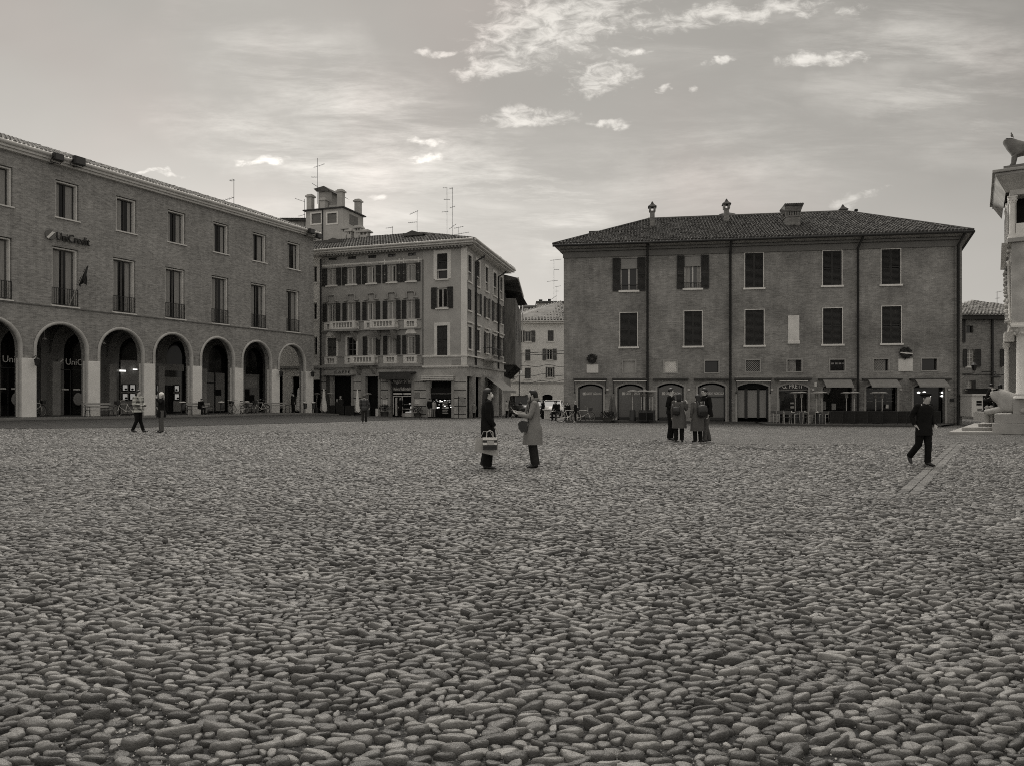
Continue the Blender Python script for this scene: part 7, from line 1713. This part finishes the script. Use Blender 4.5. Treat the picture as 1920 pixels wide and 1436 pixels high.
bicycle(on(LF, 234, 1.3, .12), LF.rz + 3.2, 'bicycle leaning by the jeweller shop, next to the pale slatted bench', 1.05)
bicycle(on(LF, 434, 1.3, .12), LF.rz + .9, 'bicycle turned towards the square between two white topped bins', 1.05); bicycle(on(LF, 447, 1.3, .12), LF.rz + 2.9, 'second bicycle of the close pair near the fifth pier', 1.05)
bicycle(on(LF, 489, 1.3, .12), LF.rz + 3.1, 'bicycle with a child seat in front of the sixth pier', 1.1); bicycle(on(LF, 66, -.9, .12), LF.rz + .3, 'bicycle half hidden behind the pier of the bank arch', 1.05)
bicycle(gp(1066, 791.2), -.25, 'bicycle held by the long haired woman at the palace corner', 1.05); bicycle(gp(1091, 791.2), -.15, 'bicycle beside the pale haired man under the first bank window', 1.05)
mat('steel', 0.40, 0.35, 0.5, metal=0.6)
def heater(px, pyb, label, Y=None, box=True, m='steel'):
    p = gp(px, pyb, .11) if px > 1000 else on(CF, px, 1.2 if px > 600 else .2); t = tag(empty('patio_heater', p), label, 'patio heater', 'patio heaters on the terraces')
    b = MB(); b.lathe([(.24, 0), (.24, .06), (.22, .08), (.20, .72), (.16, .76)], (0, 0, 0), 14); b.build('base', 'iron', t)
    b = MB(); b.tube([(0, 0, .75), (0, 0, 1.72)], .032, 8); b.build('pole', m, t)
    b = MB(); b.lathe([(.05, 1.70), (.10, 1.76), (.10, 1.96), (.14, 2.0)], (0, 0, 0), 12); b.build('burner', m, t)
    b = MB(); b.lathe([(.37, 2.05), (.35, 2.07), (.2, 2.12), (.04, 2.14)], (0, 0, 0), 18); b.build('reflector', 'stone_mid', t)
    return t
for px, py, l in ((1186, 788.6, 'patio heater with a leaning pole, first on the left by the bank windows'), (1203, 788.6, 'patio heater at the left of the tight cluster by the bank'), (1208, 789.0, 'second patio heater in the tight cluster by the bank'), (1218, 788.6, 'patio heater touching the downpipe by the bank'), (1223, 789.2, 'rightmost patio heater of the cluster by the bank windows'),
                  (1491, 792.0, 'patio heater behind the cafe tables, left of the bright burner one'), (1503, 793.0, 'patio heater with bright burner before the cafe window'), (1531, 792.5, 'patio heater at the brick pier right of the cafe window'), (1541, 793.5, 'patio heater before the curtained window'), (1587, 793.0, 'patio heater in front of the door with the poster'), (1602, 793.8, 'patio heater close to the third downpipe'), (1642, 793.4, 'left patio heater of the pair before the barred shop window'), (1654, 793.8, 'right patio heater of the pair before the barred shop window'),
                  (619, 780.5, 'patio heater left of the corner cafe door'), (690, 781, 'patio heater beside the dark portal of the corner palazzo'), (594, 779.5, 'patio heater between the arcade end and the downpipe')): heater(px, py, l)
def chair(px, pyb, rz, label, m='steel'):
    p = gp(px, pyb - .8, .11); t = tag(empty('cafe_chair', p, rz), label, 'chair', 'metal chairs of the cafe terrace')
    b = MB(); b.box(-.22, .22, -.21, .21, .43, .455); b.build('seat', 'wood_mid', t); b = MB(); b.box(-.20, .20, .20, .225, .62, .84); b.build('backrest', 'wood_mid', t)
    for sx_ in (-1, 1):
        b = MB(); b.tube([(sx_ * .22, -.21, 0), (sx_ * .215, -.20, .64), (sx_ * .22, .20, .66)], .016, 6); b.build('leg', m, t); b = MB(); b.tube([(sx_ * .22, .25, 0), (sx_ * .21, .20, .45), (sx_ * .21, .24, .86)], .016, 6); b.build('leg', m, t)
def table(px, pyb, label, r=.38):
    p = gp(px, pyb - .8, .11); t = tag(empty('cafe_table', p), label, 'table', 'tables of the cafe terrace'); b = MB(); b.box(-r, r, -r, r, .72, .75); b.build('tabletop', 'stone_light', t, bevel=.01); b = MB(); b.tube([(0, 0, .02), (0, 0, .72)], .03, 8); b.lathe([(.24, 0), (.22, .02), (.04, .05)], (0, 0, 0), 12); b.build('pedestal', 'iron', t)
    b = MB(); b.lathe([(.035, .75), (.04, .83), (.03, .83)], (.1, .05, 0), 8); b.build('cup', 'white_sign', t)
for px, py, rz, l in ((1453, 793, .2, 'metal chair farthest left on the cafe terrace'), (1463, 794.2, -.3, 'metal chair tucked under the leftmost table'), (1475, 794.8, 3.1, 'metal chair with its back to the square left of the second table'), (1490, 795, -1.2, 'metal chair turned sideways under the cafe sign'), (1512, 794.6, 1.3, 'metal chair right of the bright burner heater'), (1521, 795.2, 3.0, 'metal chair with its back to the square near the brick pier'), (1545, 795.2, -.9, 'last metal chair before the black terrace screens')): chair(px, py, rz, l)
for px, py, l in ((1464, 792.6, 'leftmost pale topped cafe table'), (1482, 793.2, 'cafe table with cups below the shop sign'), (1507, 792.4, 'small table near the bright burner heater'), (1531, 793.8, 'wide pale table beside the brick pier')): table(px, py, l)
def screen(x0, x1, pyb, h, label, name='terrace_screen', d=.06, m='cloth_dark'):
    a, c = (gp(x0, pyb - 2.0, .11), gp(x1, pyb - 2.0, .11)) if x0 > 1000 else (on(CF, x0, 1.6), on(CF, x1, 1.6)); w_ = (c - a).length; t = tag(empty(name, a, RF.rz if x0 > 1000 else CF.rz), label, 'screen', 'low black terrace screens')
    b = MB(); b.box(.03, w_ - .03, 0, d * .5, .08, h - .04); b.build('panel', m, t)
    for x in (0.02, w_ - .02): b = MB(); b.tube([(x, d * .25, 0), (x, d * .25, h)], .022, 6); b.build('post', 'iron', t)
    b = MB(); b.box(0, w_, -.005, d * .6, h - .04, h); b.build('rail', 'iron', t)
for x0, x1, l in ((1556, 1577, 'first black terrace screen from the metal chairs'), (1579, 1600, 'second black terrace screen, under the poster'), (1602, 1624, 'black terrace screen in front of the third downpipe'), (1626, 1652, 'black terrace screen below the left half of the barred window'), (1654, 1680, 'black terrace screen below the right half of the barred window'), (1682, 1698, 'short black terrace screen before the brick pier'), (1700, 1742, 'long black terrace screen left of the uniformed man'), (1744, 1762, 'last black terrace screen near the steps')): screen(x0, x1, 796.8, .86, l)
for x0, x1, l in ((1197, 1211, 'left black cabinet under the heater cluster'), (1212, 1224, 'right black cabinet under the heater cluster')):
    a, c = gp(x0, 789.4, .11), gp(x1, 789.4, .11); t = tag(empty('cabinet', a, RF.rz), l, 'cabinet'); b = MB(); b.box(0, c.x - a.x, 0, .5, 0, .66); b.build('box', 'iron', t, bevel=.02); b = MB(); b.box(.05, c.x - a.x - .05, -.015, -.003, .08, .58); b.build('door', 'black', t)
for x0, x1, l in ((616, 628, 'black terrace screen left of the corner cafe door'), (630, 645, 'middle black terrace screen of the corner cafe'), (647, 664, 'black terrace screen right of the corner cafe door')): screen(x0, x1, 782.2, .95, l)
def parasol(px, pyb, ytop, label, m='stone_light', w_=.20, lean=0.0):
    p = gp(px, pyb, .11) if px > 1000 else on(CF, px, 1.3 if px > 600 else .3); h = CH - (ytop - HY) / F * p.y - p.z; t = tag(empty('closed_parasol', p), label, 'parasol', 'closed parasols on the terraces'); t.rotation_euler.y = lean
    b = MB(); b.tube([(0, 0, 0), (0, 0, h)], .025, 6); b.lathe([(.25, 0), (.25, .06), (.05, .09)], (0, 0, 0), 12); b.build('pole', 'iron', t)
    b = MB(); n = 16; rs = []
    for z, r in ((h * .16, w_ * 1.15), (h * .3, w_ * 1.1), (h * .5, w_ * .9), (h * .7, w_ * .55), (h * .86, w_ * .42), (h * .95, w_ * .3), (h, .03)):
        rs.append([((r * (1 + .28 * math.cos(4 * a + z)) * math.cos(a)), (r * (1 + .28 * math.cos(4 * a + z)) * math.sin(a)), z + (.08 * math.cos(4 * a) if z < h * .2 else 0)) for a in [2 * math.pi * k / n for k in range(n)]])
    b.rings(rs, True); b.build('folded_cloth', m, t)
parasol(607, 779.5, 728.5, 'pale closed parasol right of the end pier and the downpipe', 'marble', .26); parasol(670, 781, 729.5, 'slender closed parasol by the pier between the cafe and the portal', 'marble', .2); parasol(560, 775.5, 727, 'pale closed parasol seen through the last arch', 'marble', .3)
parasol(1145, 788.5, 742, 'dark closed parasol leaning on the brick between bank windows', 'shutter_mid', .14, .03); parasol(1152, 788.8, 742.5, 'second dark closed parasol leaning to the left near the bank windows', 'shutter_mid', .14, -.04)
def planter(px, pyb, w_, h, label):
    p = gp(px, pyb - .5, .11) if px > 1000 else on(CF, px, .7); t = tag(empty('potted_shrub', p), label, 'potted plant', 'potted shrubs by the shops'); b = MB(); b.lathe([(w_ * .30, 0), (w_ * .40, h * .35), (w_ * .43, h * .36), (w_ * .36, h * .34)], (0, 0, 0), 14); b.build('pot', 'wood_mid', t)
    b = MB()
    for k in range(260):
        d = Vector((random.gauss(0, 1), random.gauss(0, 1), random.gauss(0, 1))).normalized() * (random.random() ** .4); c = Vector((d.x * w_ * .6, d.y * w_ * .5, h * .66 + d.z * h * .32)); q = Vector((random.gauss(0, 1), random.gauss(0, 1), random.gauss(0, 1))).normalized() * .07; e = q.cross(Vector((.3, .5, 1))).normalized() * .035
        b.add([tuple(c - q), tuple(c + e), tuple(c + q), tuple(c - e)], [(0, 1, 2, 3)], False)
    b.build('foliage', 'leaf', t)
mat('leaf', 0.05, 0.6, 0.3, island=0.5)
planter(721, 783, 1.0, 1.25, 'bushy potted shrub left of the cosmetics shop'); planter(783, 783, .9, 1.1, 'small potted shrub between the two lit shops'); planter(668, 782, .8, 1.0, 'dark potted shrub by the slender parasol'); planter(1139, 789.5, 1.0, .7, 'low round potted shrub under the leaning parasols')
# sign post by the corner
p = on(CF, 860, .5); t = tag(empty('sign_post', p), 'thin black post with a small square plate by the corner shop', 'sign'); h = hgt(41, p.y); b = MB(); b.tube([(0, 0, 0), (0, 0, h)], .045, 6); b.build('post', 'iron', t); b = MB(); b.box(.08, .46, -.03, .03, h - .42, h - .05); b.build('plate', 'grey_panel', t)
# lanterns at the right street
def lantern(px, py, Y, label, arm):
    p = pp(px, py, Y); t = tag(empty('street_lantern', p), label, 'lantern', 'lanterns in the right side street'); b = MB(); b.lathe([(.06, .34), (.26, .14), (.24, .10), (.14, -.26), (.05, -.32)], (0, 0, 0), 6, True, False); b.build('lantern_body', 'iron', t)
    b = MB(); b.tube([(0, 0, -.32), (0, 0, -.5), (-arm * .4, 0, -.55), (-arm, 0, -.55)], .03, 6); b.tube([(-arm * .5, 0, -.55), (-arm * .8, 0, -.8), (-arm, 0, -.95)], .025, 6); b.build('bracket', 'iron', t)
lantern(1826.5, 688, 60, 'old iron lantern on a scrolled bracket near the palace corner', .95)
p = pp(1867, 706, 64); t = tag(empty('street_lantern', p), 'wide capped lamp hanging on the brick house behind the kiosk', 'lantern', 'lanterns in the right side street'); b = MB(); b.lathe([(.03, .25), (.12, .12), (.42, -.05), (.40, -.08), (.1, -.12)], (0, 0, 0), 14); b.build('lamp_hood', 'iron', t); b = MB(); b.tube([(0, 0, .2), (0, 0, .4), (0, 1.9, .45)], .03, 6); b.build('bracket', 'iron', t)
# ---------------------------------------------------------------- parked cars in the side street
mat('paint_dark', 0.03, 0.25, 0.6); mat('paint_pale', 0.50, 0.3, 0.6); mat('tyre', 0.02, 0.8, 0.2)
def car(px, pyb, rz, label, m, s=1.0, van=False):
    p = gp(px, pyb); t = tag(empty('parked_car', p, rz), label, 'car', 'cars parked in the side street'); t.scale = (s, s, s); hR = 1.85 if van else 1.46
    # cross sections along x: length 4.1
    secs = [(-2.05, .62, .35, .80), (-1.95, .80, .28, .92), (-1.7, .84, .25, 1.0), (-.9, .86, .24, 1.0), (.9, .86, .24, .98), (1.5, .84, .25, .90), (1.9, .78, .30, .78), (2.05, .60, .38, .66)]
    if van: secs = [(x, w_, a, c + .12) for x, w_, a, c in secs]
    b = MB(); rs = [[(x, -w_, a + .08), (x, -w_ - .01, (a + c) / 2), (x, -w_ + .04, c), (x, w_ - .04, c), (x, w_ + .01, (a + c) / 2), (x, w_, a + .08), (x, w_ * .8, a), (x, -w_ * .8, a)] for x, w_, a, c in secs]; b.rings(rs, True, True, True); b.build('body', m, t)
    g = [(-1.85, .74, .96), (-1.55, .66, hR - .08), (-.6, .64, hR), (.25, .63, hR - .03), (1.05, .74, .96)]
    b = MB(); rs = [[(x, -w_, z - .02), (x, w_, z - .02)] for x, w_, z in g]; lo = [[(x, -.78, .93), (x, .78, .93)] for x, w_, z in g]
    vs = [q for r in rs for q in r] + [q for r in lo for q in r]; n = len(g); fs = []
    for i in range(n - 1): fs += [(2*i, 2*i+2, 2*n+2*i+2, 2*n+2*i), (2*i+1, 2*n+2*i+1, 2*n+2*i+3, 2*i+3), (2*i, 2*i+1, 2*i+3, 2*i+2)]
    b.add(vs, fs, False); b.build('windows', 'glass', t)
    b = MB(); b.add([(-1.5, -.66, hR - .06), (-1.5, .66, hR - .06), (-.6, .66, hR + .02), (-.6, -.66, hR + .02), (.28, .65, hR - .01), (.28, -.65, hR - .01)], [(0, 1, 2, 3), (3, 2, 4, 5)], False)
    for sg in (-1, 1):
        for (x0, z0, x1, z1) in ((.28, hR - .02, 1.12, .95), (-1.52, hR - .07, -1.92, .95), (-.55, hR, -.55, .95)): b.tube([(x0, sg * .66, z0), (x1, sg * .77, z1)], .035, 5)
        b.tube([(-1.5, sg * .67, hR - .06), (-.6, sg * .67, hR + .02), (.28, sg * .66, hR - .01)], .03, 5)
    b.build('roof', m, t)
    for x in (-1.25, 1.25):
        for sg in (-1, 1):
            b = MB(); b.lathe([(.31, -.1), (.33, -.07), (.33, .07), (.31, .1)], (0, 0, 0), 18); b.xf(Matrix.Translation((x, sg * .78, .33)) @ Matrix.Rotation(R(90), 4, 'X')); w_ = b.build('wheel', 'tyre', t)
            b = MB(); b.lathe([(.2, -.112), (.2, .112)], (0, 0, 0), 14); b.xf(Matrix.Translation((x, sg * .78, .33)) @ Matrix.Rotation(R(90), 4, 'X')); b.build('rim', 'steel', w_)
    for sg in (-1, 1):
        b = MB(); b.ell((1.93, sg * .56, .68), .08, .16, .08, 10, 6); b.build('headlight', 'steel', t); b = MB(); b.ell((-2.0, sg * .60, .78), .05, .10, .12, 8, 6); b.build('tail_light', 'wood_mid', t); b = MB(); b.ell((.75, sg * .92, 1.0), .06, .10, .07, 8, 6); b.build('wing_mirror', m, t)
    b = MB(); b.box(2.04, 2.075, -.26, .26, .42, .52); b.build('number_plate', 'white_sign', t)
car(978, 781.0, -1.35, 'dark car with a pale roof edge parked nearest the corner palazzo', 'paint_dark', 1.12, True)
car(1001, 779.0, -1.6, 'dark car parked in the middle of the side street row', 'paint_dark', 1.08); car(1037, 781.5, -1.75, 'pale car facing the square beside the brick palace', 'paint_pale', 1.12)
p = gp(1026, 786); t = tag(empty('stone_block', p), 'pale stone block left of the pale parked car', 'stone block'); b = MB(); b.box(-.25, .22, -.2, .3, 0, .78); b.build('block', 'stone_light', t, bevel=.04); b = MB(); b.box(-.38, .5, -.3, .4, .785, .86); b.build('cap', 'stone_light', t, bevel=.02)
